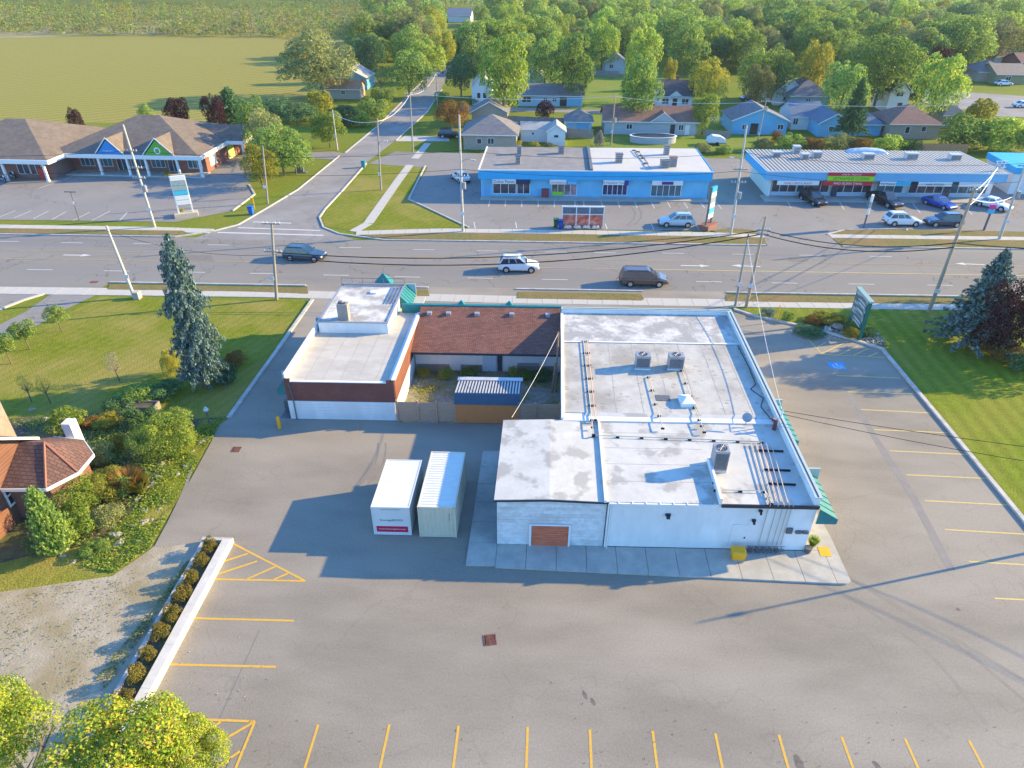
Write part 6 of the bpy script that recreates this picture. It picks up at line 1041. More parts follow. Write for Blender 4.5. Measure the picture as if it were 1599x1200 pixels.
window(hl, (XE, ym - .7, 3.9), (0, 1, 0), 1.4, 1.5, (1, 0, 0), M_WHITE2, M_NIGHT, cols=2, rows=2, fb=.14); window(hl, (XE, 26.6, 1.2), (0, 1, 0), 1.5, 1.6, (1, 0, 0), M_WHITE2, M_NIGHT, cols=2, rows=2, fb=.12); window(hl, (XE, 29.2, 1.2), (0, 1, 0), 1.3, 1.5, (1, 0, 0), M_WHITE2, M_NIGHT, cols=2, rows=2, fb=.12)
hx = [(-32.4, 34.4), (-30.2, 34.2), (-28.7, 32.8), (-28.6, 31.0), (-29.6, 29.4), (-32.3, 29.2)]; MB().prism([(x, y) for x, y in [(-32.4, 34.0), (-30.3, 33.8), (-29.1, 32.6), (-29.0, 31.1), (-29.8, 29.8), (-32.29, 29.6)]], 0, 2.75).build('bay_wall', M_HBR, hl)
b = MB(); r0, r1 = (-32.3, 31.8, 4.3), (-30.7, 31.8, 4.3); e = 2.7
b.poly([(*hx[0], e), (*hx[1], e), r1, r0]); b.poly([(*hx[1], e), (*hx[2], e), r1]); b.poly([(*hx[2], e), (*hx[3], e), r1]); b.poly([(*hx[3], e), (*hx[4], e), r1]); b.poly([(*hx[4], e), (*hx[5], e), r0, r1]); br_ = b.build('bay_roof', M_HSH, hl)
b = MB()
for p, q in zip(hx, hx[1:]): P, Q = Vector((*p, e - .2)), Vector((*q, e - .2)); nn = Vector(((Q - P).y, -(Q - P).x, 0)).normalized() * -.05; b.abox(P, Q - P, nn, (0, 0, .22))
b.build('eave_trim', M_WHITE2, br_); MB().path([hx[3] + (e + .03,), (r1[0], r1[1], r1[2] + .03)], .07).path([hx[4] + (e + .03,), (r1[0], r1[1], r1[2] + .03)], .07).build('hip_tile', mat('orange_hip_tile', (.30, .13, .085), rough=.8), br_)
MB().box(-31.6, -31.0, 34.5, 35.2, 0, 3.7).build('vent_chimney', M_WHITE2, hl); c_ = MB().box(-36.4, -34.9, 33.1, 34.3, 0, 9.5).build('chimney', M_HBR, hl); MB().box(-34.9, -34.84, 33.1, 34.3, 0, 9.5).build('chimney_face', mat('sunlit_chimney_brick', (.22, .19, .155), (.29, .25, .205), scale=3, bump=.3), c_)  # sunlight on the chimney's east brick face put into a paler sheet
# ================================================================ vegetation
import numpy as np
RN = np.random.default_rng(11)
def proj(P):
    d = Vector(P) - Vector((0, 0, CAM_H)); c = AX * d.x + AY * d.y + AZ * d.z
    return (799.5 + F_PX * c.x / -c.z, 600 - F_PX * c.y / -c.z)
def unit(n):
    v = RN.normal(size=(n, 3)); return v / np.linalg.norm(v, axis=1, keepdims=True)
def quads(C, N, size, aspect=1.0, jit=.6):
    """verts of leaf quads at centres C facing roughly N"""
    n = len(C); N = N + jit * RN.normal(size=(n, 3)); N /= np.linalg.norm(N, axis=1, keepdims=True)
    a = np.cross(N, unit(n)); a /= np.linalg.norm(a, axis=1, keepdims=True) + 1e-9; b = np.cross(N, a)
    s = (size * RN.uniform(.6, 1.35, n))[:, None]; a = a * s * aspect; b = b * s
    bend = N * s * .25
    return np.stack([C - a, C - b * .55 + bend, C + a, C + b * .55 + bend], 1).reshape(-1, 3)
def leafmesh(name, V, mats, idx=None):
    me = bpy.data.meshes.new(name); n = len(V) // 4
    me.vertices.add(len(V)); me.vertices.foreach_set('co', V.astype(np.float32).ravel())
    me.loops.add(4 * n); me.loops.foreach_set('vertex_index', np.arange(4 * n, dtype=np.int32)); me.polygons.add(n); me.polygons.foreach_set('loop_start', np.arange(0, 4 * n, 4, dtype=np.int32)); me.polygons.foreach_set('loop_total', np.full(n, 4, dtype=np.int32))
    for m in mats: me.materials.append(m)
    if idx is not None: me.polygons.foreach_set('material_index', idx.astype(np.int32))
    me.update(calc_edges=True); return me
def crown_verts(nl, K_, leaf, flat=.9, spread=.30, seed_r=(.15, .26), inner=.12):
    """a crown in the unit box: x,y in -.5...5, z 0..1"""
    cs = []
    while len(cs) < K_:
        p = RN.uniform(-1, 1, 3)
        if np.dot(p, p) < 1: cs.append(p)
    cs = np.array(cs) * [spread, spread, .32] + [0, 0, .52]; cs[:, 2] += .03; cs[: K_ // 3, :2] *= 1.15
    rs = RN.uniform(*seed_r, K_) * (1.15 - .5 * np.abs(cs[:, 2] - .45))
    per = RN.multinomial(int(nl * 1.7), rs ** 2 / (rs ** 2).sum()); C, N = [], []
    for c, r, k in zip(cs, rs, per):
        d = unit(k); d[:, 2] = np.where(d[:, 2] < -.5, -d[:, 2], d[:, 2]); rr = r * RN.uniform(.72, 1.06, k)[:, None]; C.append(c + d * rr * [1, 1, flat]); N.append(d)
    C, N = np.concatenate(C), np.concatenate(N)
    depth = np.max([1 - np.linalg.norm((C - c) / r, axis=1) for c, r in zip(cs, rs)], axis=0)
    keep = (depth < .3) | (RN.random(len(C)) < inner); C, N = C[keep], N[keep]
    C[:, 2] = np.clip(C[:, 2], .0, 1.05)
    return quads(C, N + [0, 0, .35], leaf)
def fit(V):
    lo, hi = V.min(0), V.max(0); V = V - [(lo[0] + hi[0]) / 2, (lo[1] + hi[1]) / 2, lo[2]]; return V / [max(hi[0] - lo[0], hi[1] - lo[1]), max(hi[0] - lo[0], hi[1] - lo[1]), hi[2] - lo[2]]
GREEN = leafmat('green_leaves', [(0.0867, 0.1829, 0.0577), (0.1733, 0.2984, 0.0808), (0.2984, 0.4043, 0.0963), (0.4814, 0.5199, 0.0963)], .48); BRIGHT = leafmat('bright_leaves', [(0.1252, 0.2505, 0.0584), (0.2338, 0.3757, 0.0751), (0.3757, 0.4759, 0.0835), (0.5677, 0.5677, 0.0919)], .48); YELLOW = leafmat('yellowing_leaves', [(0.15, 0.2125, 0.0375), (0.2625, 0.3063, 0.05), (0.4125, 0.375, 0.0562), (0.5, 0.3625, 0.0625)], .48); DARKG = leafmat('dark_leaves', [(0.0461, 0.1151, 0.0559), (0.074, 0.1645, 0.0691), (0.1151, 0.2137, 0.0822), (0.1645, 0.2631, 0.0904)], .25); PURPLE = leafmat('purple_leaves', [(0.0298, 0.0127, 0.0187), (0.051, 0.0213, 0.0272), (0.0765, 0.034, 0.0382), (0.1105, 0.051, 0.0467)], .25, .15); OLIVE = leafmat('olive_leaves', [(0.143, 0.1859, 0.0786), (0.2288, 0.2646, 0.1001), (0.3146, 0.3289, 0.1144), (0.4004, 0.3718, 0.1358)], .35); RUSTY = leafmat('rusty_leaves', [(0.16, 0.07, 0.02), (0.26, 0.12, 0.03), (0.3, 0.17, 0.06), (0.2, 0.18, 0.05)], .35); BLUESP = leafmat('blue_spruce_needles', [(0.0575, 0.1035, 0.0862), (0.1035, 0.1725, 0.1495), (0.161, 0.2415, 0.2185), (0.253, 0.3335, 0.3105)], .15, .12); GOLD = leafmat('golden_shrub_leaves', [(0.2, 0.22, 0.04), (0.32, 0.31, 0.05), (0.42, 0.37, 0.06), (0.34, 0.33, 0.08)], .35); BARE = leafmat('bare_twigs', [(0.2, 0.17, 0.14), (0.28, 0.25, 0.21), (0.33, 0.3, 0.26)], .05, .1); MAPLE = leafmat('maple_leaves', [(0.1134, 0.2268, 0.0315), (0.2142, 0.3402, 0.0441), (0.3402, 0.4284, 0.0504), (0.4788, 0.4788, 0.063), (0.5292, 0.378, 0.0693)], .42, .1)
OLIVED = leafmat('clipped_shrub_leaves', [(0.09, 0.1, 0.025), (0.17, 0.16, 0.035), (0.25, 0.21, 0.045), (0.3, 0.19, 0.06)], .3, .12)
KIND = {'green': GREEN, 'bright': BRIGHT, 'yellow': YELLOW, 'dark': DARKG, 'purple': PURPLE, 'olive': OLIVE, 'rusty': RUSTY, 'gold': GOLD, 'bare': BARE, 'maple': MAPLE, 'spruce': BLUESP, 'clip': OLIVED}
BARK = mat('bark', (.13, .10, .075), (.20, .16, .12), scale=4, rough=.95, bump=.5); BARKP = mat('pale_bark', (.34, .31, .27), (.42, .39, .34), scale=4, rough=.95)
SHAPES = {}
SHAPES['tree'] = [fit(crown_verts(7800, 36 + 4 * i, .0185, spread=.37, seed_r=(.085, .20))) for i in range(6)]
SHAPES['tall'] = [fit(crown_verts(7800, 40, .0185, spread=.33, seed_r=(.09, .19))) for i in range(3)]
SHAPES['bush'] = [fit(crown_verts(3000, 26, .027, spread=.36, seed_r=(.09, .22), inner=.2)) for i in range(4)]
SHAPES['fine'] = [fit(crown_verts(12000, 60, .0135, spread=.37, seed_r=(.07, .16))) for i in range(2)]
SHAPES['sparse'] = [fit(crown_verts(1500, 20, .014, seed_r=(.12, .2))) for i in range(2)]
SHAPES['maple'] = [fit(crown_verts(19000, 60, .0125, spread=.38, seed_r=(.07, .17), inner=.15)) for i in range(2)]
def cone_verts(nl, levels, leaf, prof, droop=.25, nb=11):
    C, N = [], []
    for L_ in range(levels):
        z = (L_ + .5) / levels; R = prof(z) * RN.uniform(.8, 1.15)
        for k in range(nb):
            a = 2 * math.pi * (k + RN.uniform(-.3, .3)) / nb + L_ * .7; r1 = R * RN.uniform(.72, 1.12); m = max(4, int(nl * r1 / (levels * nb * .3)))
            t = RN.uniform(.25, 1.0, m); wv = .10 * r1 ** .5 * (1.15 - t) + .012
            x = t * r1; off = RN.normal(size=(m, 2)) * wv[:, None] * .6
            ca, sa = math.cos(a), math.sin(a); zz = z + .06 - droop * t * r1 + off[:, 1] * .5 + .05 * t ** 2
            C.append(np.stack([x * ca - off[:, 0] * sa, x * sa + off[:, 0] * ca, zz], 1)); N.append(np.tile([ca * .5, sa * .5, .9], (m, 1)))
    return quads(np.concatenate(C), np.concatenate(N), leaf, aspect=1.3, jit=.8)
SHAPES['spruce'] = [fit(cone_verts(11000, 26, .022, lambda z: .5 * (1.02 - z) ** .8 * (1 + .15 * math.sin(z * 37))))]
SHAPES['narrowspruce'] = [fit(cone_verts(17000, 30, .017, lambda z: (.26 + .24 * (1 - z)) * (1 if z < .86 else (1.03 - z) / .17) * (1 + .22 * math.sin(z * 23)), nb=11, droop=.4))]
SHAPES['cedar'] = [fit(cone_verts(11000, 32, .024, lambda z: .5 * (1.02 - z) ** .62, droop=-.3, nb=14))]
def blades(nl, h=1.0):
    n = nl; a = RN.uniform(0, 2 * math.pi, n); r = RN.uniform(.0, .12, n); le = RN.uniform(.25, .5, n); B_ = np.stack([r * np.cos(a), r * np.sin(a), np.zeros(n)], 1); T_ = B_ + np.stack([le * np.cos(a), le * np.sin(a), RN.uniform(.55, 1.0, n)], 1); M_ = (B_ + T_) / 2 + [0, 0, .15]
    s = np.stack([-np.sin(a), np.cos(a), np.zeros(n)], 1) * .012
    return np.concatenate([np.stack([B_ - s, M_ - s * 1.4, M_ + s * 1.4, B_ + s], 1), np.stack([M_ - s * 1.4, T_ - s * .3, T_ + s * .3, M_ + s * 1.4], 1)], 0).reshape(-1, 3)
SHAPES['grass'] = [fit(blades(500)) for i in range(2)]
MESH = {}
def crown_mesh(shape, kind, i):
    S_ = SHAPES[shape]; k = (shape, kind, i % len(S_))
    if k not in MESH: MESH[k] = leafmesh('crown', S_[k[2]], [KIND[kind]])
    return MESH[k]
def trunk_mesh(var):
    k = ('trunk', var)
    if k in MESH: return MESH[k]
    b = MB(); rr = random.Random(var); p = Vector((0, 0, 0)); q = Vector((rr.uniform(-.02, .02), rr.uniform(-.02, .02), .42)); b.tube(p, q, .024, .017, 7)
    for i in range(0 if var == 9 else 6):
        a = i * 1.05 + rr.random(); e = q + Vector((math.cos(a) * rr.uniform(.12, .24), math.sin(a) * rr.uniform(.12, .24), rr.uniform(.2, .4))); b.tube(q, e, .011, .003, 5); m = q.lerp(e, .6); b.tube(m, m + Vector((rr.uniform(-.12, .12), rr.uniform(-.12, .12), .14)), .006, .002, 4)
    b.tube(q, q + Vector((0, 0, .45)), .014, .003, 6)
    me = bpy.data.meshes.new('trunk'); me.from_pydata(b.v, [], b.f); me.materials.append(BARK); MESH[k] = me; return me
TC = [0]
def plant(P, h, w, shape, kind, label, cat='tree', name='tree', group=None, z0=.18, trunk=True, squash=1.0, rz=None):
    TC[0] += 1; i = TC[0]; t = thing(name, label, cat, P, (i * 1.7) % 6.28 if rz is None else rz, group, local=True)
    c = bpy.data.objects.new('crown' if cat == 'tree' else 'foliage', crown_mesh(shape, kind, i)); COL.objects.link(c); c.parent = t; c.location = (0, 0, h * z0); c.scale = (w, w * squash, h * (1 - z0))
    if trunk: o = bpy.data.objects.new('trunk', trunk_mesh(9 if 'spruce' in shape or shape == 'cedar' else i % 4)); COL.objects.link(o); o.parent = t; o.scale = (h * .9, h * .9, h * .86)
    return t
def ttop(x, y, h, wpx, kind, label, shape='tree', group=None, z0=.15, **kw):
    P = G(x, y, h); P.z = 0; w = wpx / ppm(P + Vector((0, 0, h * .6))); OCC.append((x, y, wpx)); return plant(P, h, w, shape, kind, label, group=group, z0=z0, **kw)
def tbase(x, y, h, wpx, kind, label, shape='bush', cat='shrub', name='shrub', group=None, z0=0.0, trunk=False, **kw):
    P = G(x, y); w = wpx / ppm(P + Vector((0, 0, h * .5))); return plant(P, h, w, shape, kind, label, cat, name, group, z0, trunk, **kw)
OCC = []
for a in [
 (490, 46, 15, 128, 'olive', 'huge spreading olive green tree at the edge of the mown field', 'fine'), (575, 52, 12, 52, 'dark', 'dark round tree behind the blue gabled house by the field'), (634, 76, 11, 84, 'green', 'broad green tree on the left of the side street'), (560, 16, 14, 78, 'olive', 'large olive tree at the far field corner'), (612, 24, 13, 66, 'green', 'green tree behind the side street trees, left of the yellow one'), (662, 60, 11, 72, 'bright', 'bright yellow green tree on the left of the side street further up'), (688, 38, 13, 46, 'yellow', 'yellow topped tree at the end of the side street'), (735, 28, 14, 60, 'green', 'green tree at the right end of the side street'), (786, 50, 17, 92, 'bright', 'big bright tree beside the white two storey house', 'tall'), (718, 82, 10, 52, 'dark', 'dark leafy tree on the right of the side street'), (758, 60, 13, 50, 'green', 'green tree filling in beside the big bright street tree'), (893, 46, 16, 80, 'green', 'tall green tree behind the long ranch house', 'tall'), (852, 52, 14, 60, 'green', 'green tree behind the bright blue gabled house'), (1004, 85, 14, 74, 'green', 'dense green tree beside the white cottage', 'tall'), (1012, 36, 17, 66, 'bright', 'tall bright tree rising behind the dense tree by the cottage'), (945, 26, 15, 62, 'bright', 'rounded bright tree behind the bright lawn'), (1112, 88, 11, 66, 'yellow', 'yellow tipped tree right of the white cottage'), (1106, 143, 8, 46, 'bright', 'small round tree in the yard right of the brown roofed bungalow'), (1050, 88, 8, 24, 'yellow', 'small yellow tree beside the far lawn'), (1066, 20, 15, 86, 'green', 'wide green tree behind the cottage garden'), (1126, 50, 11, 42, 'dark', 'dark evergreen looking tree in the middle canopy'), (1148, 28, 12, 56, 'bare', 'bare grey branched tree in the middle canopy', 'sparse'), (1186, 72, 12, 56, 'green', 'green tree above the driveway with the dark car'), (1192, 98, 10, 50, 'olive', 'olive tree beside the sky blue house'), (1222, 68, 13, 64, 'green', 'green tree behind the white house with blue grey roof'), (1282, 60, 14, 60, 'yellow', 'yellow edged tree behind the large hip roofed house'), (1330, 92, 12, 84, 'green', 'broad green tree behind the dark conifer'), (1396, 52, 16, 116, 'green', 'huge rounded green tree behind the two storey house', 'fine'), (1482, 82, 14, 82, 'bright', 'tall bright lime tree right of the two storey house', 'tall'), (1512, 20, 16, 112, 'green', 'very wide green tree in the upper right canopy', 'fine'), (1240, 8, 14, 94, 'green', 'wide green tree high in the right canopy'), (1322, 20, 14, 92, 'green', 'round green tree high in the right canopy'), (1404, 27, 13, 52, 'yellow', 'golden topped tree high in the right canopy'), (1462, 42, 13, 76, 'green', 'green tree left of the very wide tree'), (1568, 26, 14, 86, 'olive', 'olive green tree in the upper right corner'), (1470, 70, 9, 46, 'purple', 'dark purple tree in front of the very wide tree'), (1440, 118, 7, 30, 'purple', 'small purple tree beside the huge rounded tree'),
 (268, 150, 8, 52, 'purple', 'purple leaved tree behind the ridge of the left plaza'), (326, 144, 8.5, 44, 'purple', 'purple leaved tree beside the evergreens behind the left plaza'), (222, 160, 6, 28, 'green', 'small green tree behind the ridge of the left plaza'), (110, 166, 6, 26, 'purple', 'small purple treetop behind the left plaza roof'), (352, 134, 9, 52, 'dark', 'evergreen at the back of the row beside the left plaza', 'cedar'), (386, 148, 9.5, 66, 'green', 'leafy tree in the row right of the left plaza porch'), (408, 168, 8.5, 74, 'olive', 'olive evergreen in the row by the porch gable'), (430, 192, 8, 84, 'green', 'wide bushy tree at the street end of the evergreen row'), (398, 224, 6.5, 64, 'yellow', 'yellowing bushy tree nearest the left plaza lot'), (452, 206, 6.5, 64, 'green', 'low bushy tree beside the utility cabinet'),
 (508, 172, 6.5, 58, 'bright', 'round lollipop street tree beside the short capped pole'), (705, 154, 6, 64, 'rusty', 'spreading rusty orange tree beside the tan hip roofed house'), (852, 157, 4.5, 32, 'purple', 'small purple tree in front of the long ranch house'),
 (592, 98, 8, 46, 'olive', 'thin olive tree beside the blue gabled house by the field', 'sparse'), (1348, 118, 12, 66, 'dark', 'tall dark conifer behind the blue garages', 'spruce'), (60, 479 - 600 + 600, 3, 1, 'green', None)]:
    if a[5] is None: continue
    ttop(*a[:6], **({'shape': a[6]} if len(a) > 6 else {}))
# young trees on the left lawn
for x, y, h, w, k, lab in ((81, 478, 2.6, 38, 'green', 'small leafy sapling nearest the road on the left lawn'), (28, 502, 2.8, 42, 'green', 'second leafy sapling on the left lawn beside the footpath'), (-4, 520, 3.0, 40, 'green', 'leafy sapling cut by the left edge beside the footpath'), (30, 584, 2.6, 22, 'gold', 'left one of two thin yellow saplings near the brick house'), (60, 586, 2.6, 22, 'gold', 'right one of two thin yellow saplings near the brick house'), (171, 552, 2.6, 26, 'bare', 'bare pale sapling on the lawn left of the garden')): ttop(x, y, h, w, k, lab, shape='sparse' if k != 'green' else 'bush', z0=.35)
ttop(256, 363, 13.0, 92, 'spruce', 'tall narrow blue spruce with ragged top on the left lawn', shape='narrowspruce', z0=.02)
ttop(1573, 386, 9.5, 140, 'spruce', 'broad blue spruce on the right lawn by the road', shape='spruce', z0=.03)
ttop(1606, 434, 7.5, 104, 'purple', 'dark purple tree in front of the blue spruce at the right edge', z0=.12, shape='fine')
P = G(1680, 470); plant(P, 11, 9, 'fine', 'green', 'green tree beyond the right edge beside the purple tree', z0=.15); plant(G(1720, 560), 9, 7, 'tree', 'green', 'second green tree beyond the right edge shading the lawn', z0=.15)
# the two maples below the camera
for x, y, zc, wpx, lab in ((-8, 1140, 6.5, 185, 'yellow green maple crown in the lower left corner'), (190, 1192, 6.0, 235, 'broad yellow green maple crown over the end of the white wall'), (292, 1176, 5.4, 125, 'smaller maple crown beside the yellow hatched bay')):
    C = G(x, y, zc); w = wpx / ppm(C); plant(Vector((C.x, C.y, 0)), zc + w * .42, w, 'maple', 'maple', lab, z0=max(.1, (zc - w * .42) / (zc + w * .42)))
# garden
for a in [(268, 702, 3.0, 92, 'bright', 'large light green arching bush at the driveway corner', 'fine'), (238, 716, 2.3, 62, 'green', 'medium green bush in front of the arching bush', 'fine'), (107, 668, 1.6, 66, 'bright', 'rounded bright bush behind the brick house bay', 'bush'), (213, 668, 1.9, 44, 'dark', 'dark green bush beside the wooden planter', 'bush'), (187, 702, 1.3, 36, 'gold', 'cream flowering hydrangea bush in the garden', 'bush'), (160, 722, 1.5, 50, 'olive', 'sprawling pale green perennial right of the bay roof', 'bush'), (125, 790, 2.2, 90, 'bright', 'yellow green shrub mass right of the tall cedar', 'fine'), (165, 775, 1.7, 76, 'gold', 'golden green juniper right of the bay', 'fine'), (200, 772, 1.5, 42, 'green', 'green mound at the right end of the golden juniper', 'bush'), (122, 835, 1.6, 66, 'bright', 'low bright shrub at the foot of the cedar', 'bush'), (170, 818, 1.3, 60, 'olive', 'brownish green shrub above the rock bank', 'bush'), (150, 862, .7, 46, 'green', 'small ground shrub among rocks below the cedar', 'bush'), (60, 858, 1.0, 46, 'olive', 'low shrub beside the basement window', 'bush'), (270, 585, 2.3, 32, 'gold', 'tall golden shrub left of the blue spruce', 'fine'), (218, 626, 1.3, 66, 'green', 'spreading green juniper left of the spruce foot', 'bush'), (258, 618, 1.2, 56, 'dark', 'dark juniper at the foot of the blue spruce', 'bush'), (190, 640, 1.0, 60, 'dark', 'dark low juniper left of the wooden planter', 'bush'), (352, 598, 1.6, 50, 'dark', 'dark bush in the shop shadow right of the spruce', 'bush'), (370, 570, 1.3, 40, 'rusty', 'rusty bush behind the spruce in the shop shadow', 'bush'), (168, 662, .7, 54, 'gold', 'low yellow flower clump in the middle of the garden', 'bush'), (142, 664, .6, 36, 'rusty', 'low russet flower clump in the middle of the garden', 'bush'), (290, 690, 1.1, 40, 'green', 'low green shrub at the driveway edge below the arching bush', 'bush'), (240, 660, 1.3, 40, 'dark', 'dark shrub in front of the wooden planter', 'bush'),
 (1287, 502, .9, 46, 'gold', 'golden orange shrub in the sign rock garden', 'bush'), (1268, 505, .7, 34, 'rusty', 'red tinged shrub in the sign rock garden', 'bush'), (1310, 505, .9, 36, 'gold', 'yellow shrub right behind the garden boulders', 'bush'), (1327, 526, .9, 34, 'gold', 'pale golden grass mound under the green sign', 'bush'), (1335, 516, .7, 36, 'green', 'green mound behind the green sign legs', 'bush'), (1230, 500, .9, 26, 'green', 'small round green bush beside the yellow marker', 'bush'), (1200, 494, .8, 26, 'spruce', 'small grey green shrub at the lot corner', 'bush'), (1262, 520, .5, 56, 'dark', 'dark creeping juniper on the kerb of the rock garden', 'bush'), (1352, 524, .7, 30, 'dark', 'dark shrub right of the green sign', 'bush'), (1497, 506, 1.1, 46, 'dark', 'dark low juniper left of the broad blue spruce', 'bush'), (1552, 552, 1.5, 86, 'rusty', 'reddish barberry bush under the purple tree', 'fine'), (1590, 575, 1.2, 60, 'dark', 'dark green bush right of the barberry', 'bush'),
 (697, 592, 1.0, 26, 'bright', 'bright weedy bush in the courtyard left of the shed', 'bush'), (662, 588, .8, 26, 'gold', 'yellow weed clump in the courtyard corner', 'bush'), (735, 586, .7, 36, 'green', 'low green weeds by the courtyard door', 'bush'), (845, 592, .8, 40, 'dark', 'shaded weeds in the right courtyard corner', 'bush'), (820, 592, .7, 30, 'green', 'green weeds behind the shed', 'bush'), (800, 588, 1.0, 16, 'bright', 'upright weed by the wing side window', 'bush'),
 (1267, 856, .9, 22, 'bright', 'palm like potted plant at the hall corner', 'grass'), (206, 768, 1.7, 58, 'rusty', 'tall orange ornamental grass above the rocks', 'grass'), (222, 770, 1.3, 44, 'gold', 'straw coloured ornamental grass beside the orange one', 'grass')]:
    tbase(*a[:6], shape=a[6])
tbase(96, 862, 5.2, 64, 'green', 'tall dark cone shaped cedar beside the brick house', shape='cedar', cat='tree', name='cedar_tree', trunk=True)
# planter shrubs
W0, u1, nl, L = PL
ORD = 'first second third fourth fifth sixth seventh eighth ninth tenth'.split()
for i in range(10):
    P = Vector((W0.x, W0.y, .12)) + u1 * (.55 + i * 1.22) + nl * .55; plant(P, .95 + .14 * math.sin(i * 3), 1.12 + .16 * math.sin(i * 5), 'bush', 'clip', ORD[i] + ' round clipped shrub behind the low white wall, counted from its far end', 'shrub', 'shrub', 'clipped shrubs behind the white wall', 0, False)
# bushes round the plazas and houses
for a in [(1232, 236, 3.2, 48, 'green', 'green bush behind the left end of the ribbed plaza'), (1268, 238, 2.6, 44, 'rusty', 'rusty bush behind the ribbed plaza'), (1305, 238, 3.2, 58, 'olive', 'olive bush behind the middle of the ribbed plaza'), (1340, 240, 2.8, 48, 'rusty', 'russet hedge bush beside the olive bush behind the plaza'), (1385, 240, 3.4, 56, 'bright', 'bright rounded bush left of the orange cedar fence'), (1418, 240, 2.6, 40, 'dark', 'dark bush touching the orange cedar fence'), (1498, 234, 6.0, 96, 'green', 'big green bush right of the brown hip roofed bungalow'), (1556, 236, 6.0, 92, 'bright', 'big yellow green bush behind the right end of the ribbed plaza'), (1520, 205, 6.5, 60, 'yellow', 'yellowish bush in front of the cross street'), (1598, 238, 5.0, 60, 'olive', 'olive bush at the right edge behind the plaza'), (1212, 222, 2.0, 26, 'rusty', 'small russet bush below the sky blue house'), (1190, 236, 2.2, 36, 'olive', 'olive bush beside the covered trailer'), (1095, 238, 1.6, 36, 'olive', 'weedy bush behind the right end of the blue plaza'), (1130, 240, 1.4, 30, 'green', 'weedy green bush right of the covered trailer'), (835, 232, 1.2, 22, 'gold', 'yellow bush at the corner of the tan house'), (858, 233, 1.1, 22, 'olive', 'low bush in front of the white outbuilding'), (806, 232, 1.6, 20, 'yellow', 'yellow green bush beside the tan house wall'), (935, 230, 3.0, 20, 'bare', 'thin bare shrub at the left of the bright yard'), (830, 163, 1.8, 20, 'dark', 'dark bush in front of the long ranch house'),
 (540, 196, 4.0, 60, 'dark', 'dark bush below the orange roofed house'), (582, 188, 4.5, 56, 'green', 'green bush mass at the left street bend'), (566, 198, 3.0, 40, 'bright', 'bright low bush at the left street bend'), (600, 168, 4.5, 46, 'green', 'leafy bush beside the left kerb of the side street'), (470, 190, 3.5, 76, 'dark', 'dark hedge bush behind the round street tree'), (430, 180, 3.5, 60, 'dark', 'dark hedge bush at the field edge'), (500, 178, 5.0, 56, 'yellow', 'yellow tinged bush under the huge spreading tree'), (690, 160, 2.5, 26, 'green', 'low green bush on the right kerb of the side street'), (740, 163, 2.0, 22, 'dark', 'dark bush in front of the white two storey house'), (1278, 196, 2.2, 20, 'gold', 'small golden bush beside the blue roofed bungalow'), (284, 336, .9, 14, 'gold', 'flowers in the planter of the left plaza sign'), (262, 276, 1.0, 12, 'gold', 'yellow plant at a column of the left plaza')]:
    tbase(*a[:6], shape='bush')
# canopy of the suburb, tree by tree
roads = [((500, 297), (700, 100)), ((1440, 160), (1700, 180)), ((720, 170), (1140, 188))]
def ok_tree(px, py, tx, ty, wpx):
    if px < 560 + (115 - py) * .2 and py > 25 and px < 700 - (py - 25) * .9: return False
    if py > 118 and px < 1450: return False
    if py > 135: return False
    for xa, xb, yb in HBOX:
        if py > yb - 4 and px + wpx * .5 > xa - 2 and px - wpx * .5 < xb + 2 and ty < yb - 2: return False
        if abs(py - yb) < 10 and xa - 6 < px < xb + 6: return False
    if 915 < px < 1060 and 95 < py < 125: return False
    if 1430 < px < 1620 and 118 < py: return False
    if py > 100 and 650 < px < 730: return False
    return True
rr = random.Random(5); cnt = 0; y = 188.0
COLW = {'green': 'mid green', 'bright': 'bright green', 'olive': 'olive green', 'dark': 'dark green', 'yellow': 'yellowish', 'rusty': 'rusty', 'purple': 'purple'}
REG = [(600, 'left of the side street end'), (720, 'at the side street end'), (880, 'behind the long ranch house'), (1010, 'behind the far bright lawn'), (1140, 'behind the white cottage'), (1300, 'behind the large hip roofed house'), (1440, 'behind the two storey house'), (9999, 'near the cross street')]
while y < 430:
    x = -90 - y * .1
    while x < y * .95 + 30:
        X, Y = x + rr.uniform(-4, 4), y + rr.uniform(-4, 4); h = rr.uniform(8, 14.5); px, py = proj((X, Y, 0)); tx, ty = proj((X, Y, h)); wpx = h * .95 * ppm((X, Y, 0))
        if -60 < px < 1680 and cnt < 298 and ok_tree(px, py, tx, ty, wpx * .85):
            k = rr.choices(['green', 'bright', 'olive', 'dark', 'yellow', 'purple'], [46, 28, 12, 8, 5, 1])[0]
            sz = 'small' if h < 10 else ('middling' if h < 12.3 else 'tall'); dp = 'nearer' if Y < 260 else ('halfway back' if Y < 340 else 'far back'); rg = [r_[1] for r_ in REG if px < r_[0]][0]
            plant(Vector((X, Y, 0)), h, h * rr.uniform(.85, 1.2), rr.choice(['tree', 'tree', 'tall']), k, '%s %s tree %s in the canopy %s' % (sz, COLW[k], dp, rg), group='canopy trees among the houses', z0=.08); cnt += 1
        x += 11.5 if y < 300 else 14.5
    y += 11.5 if y < 300 else 16
print('canopy trees', cnt)
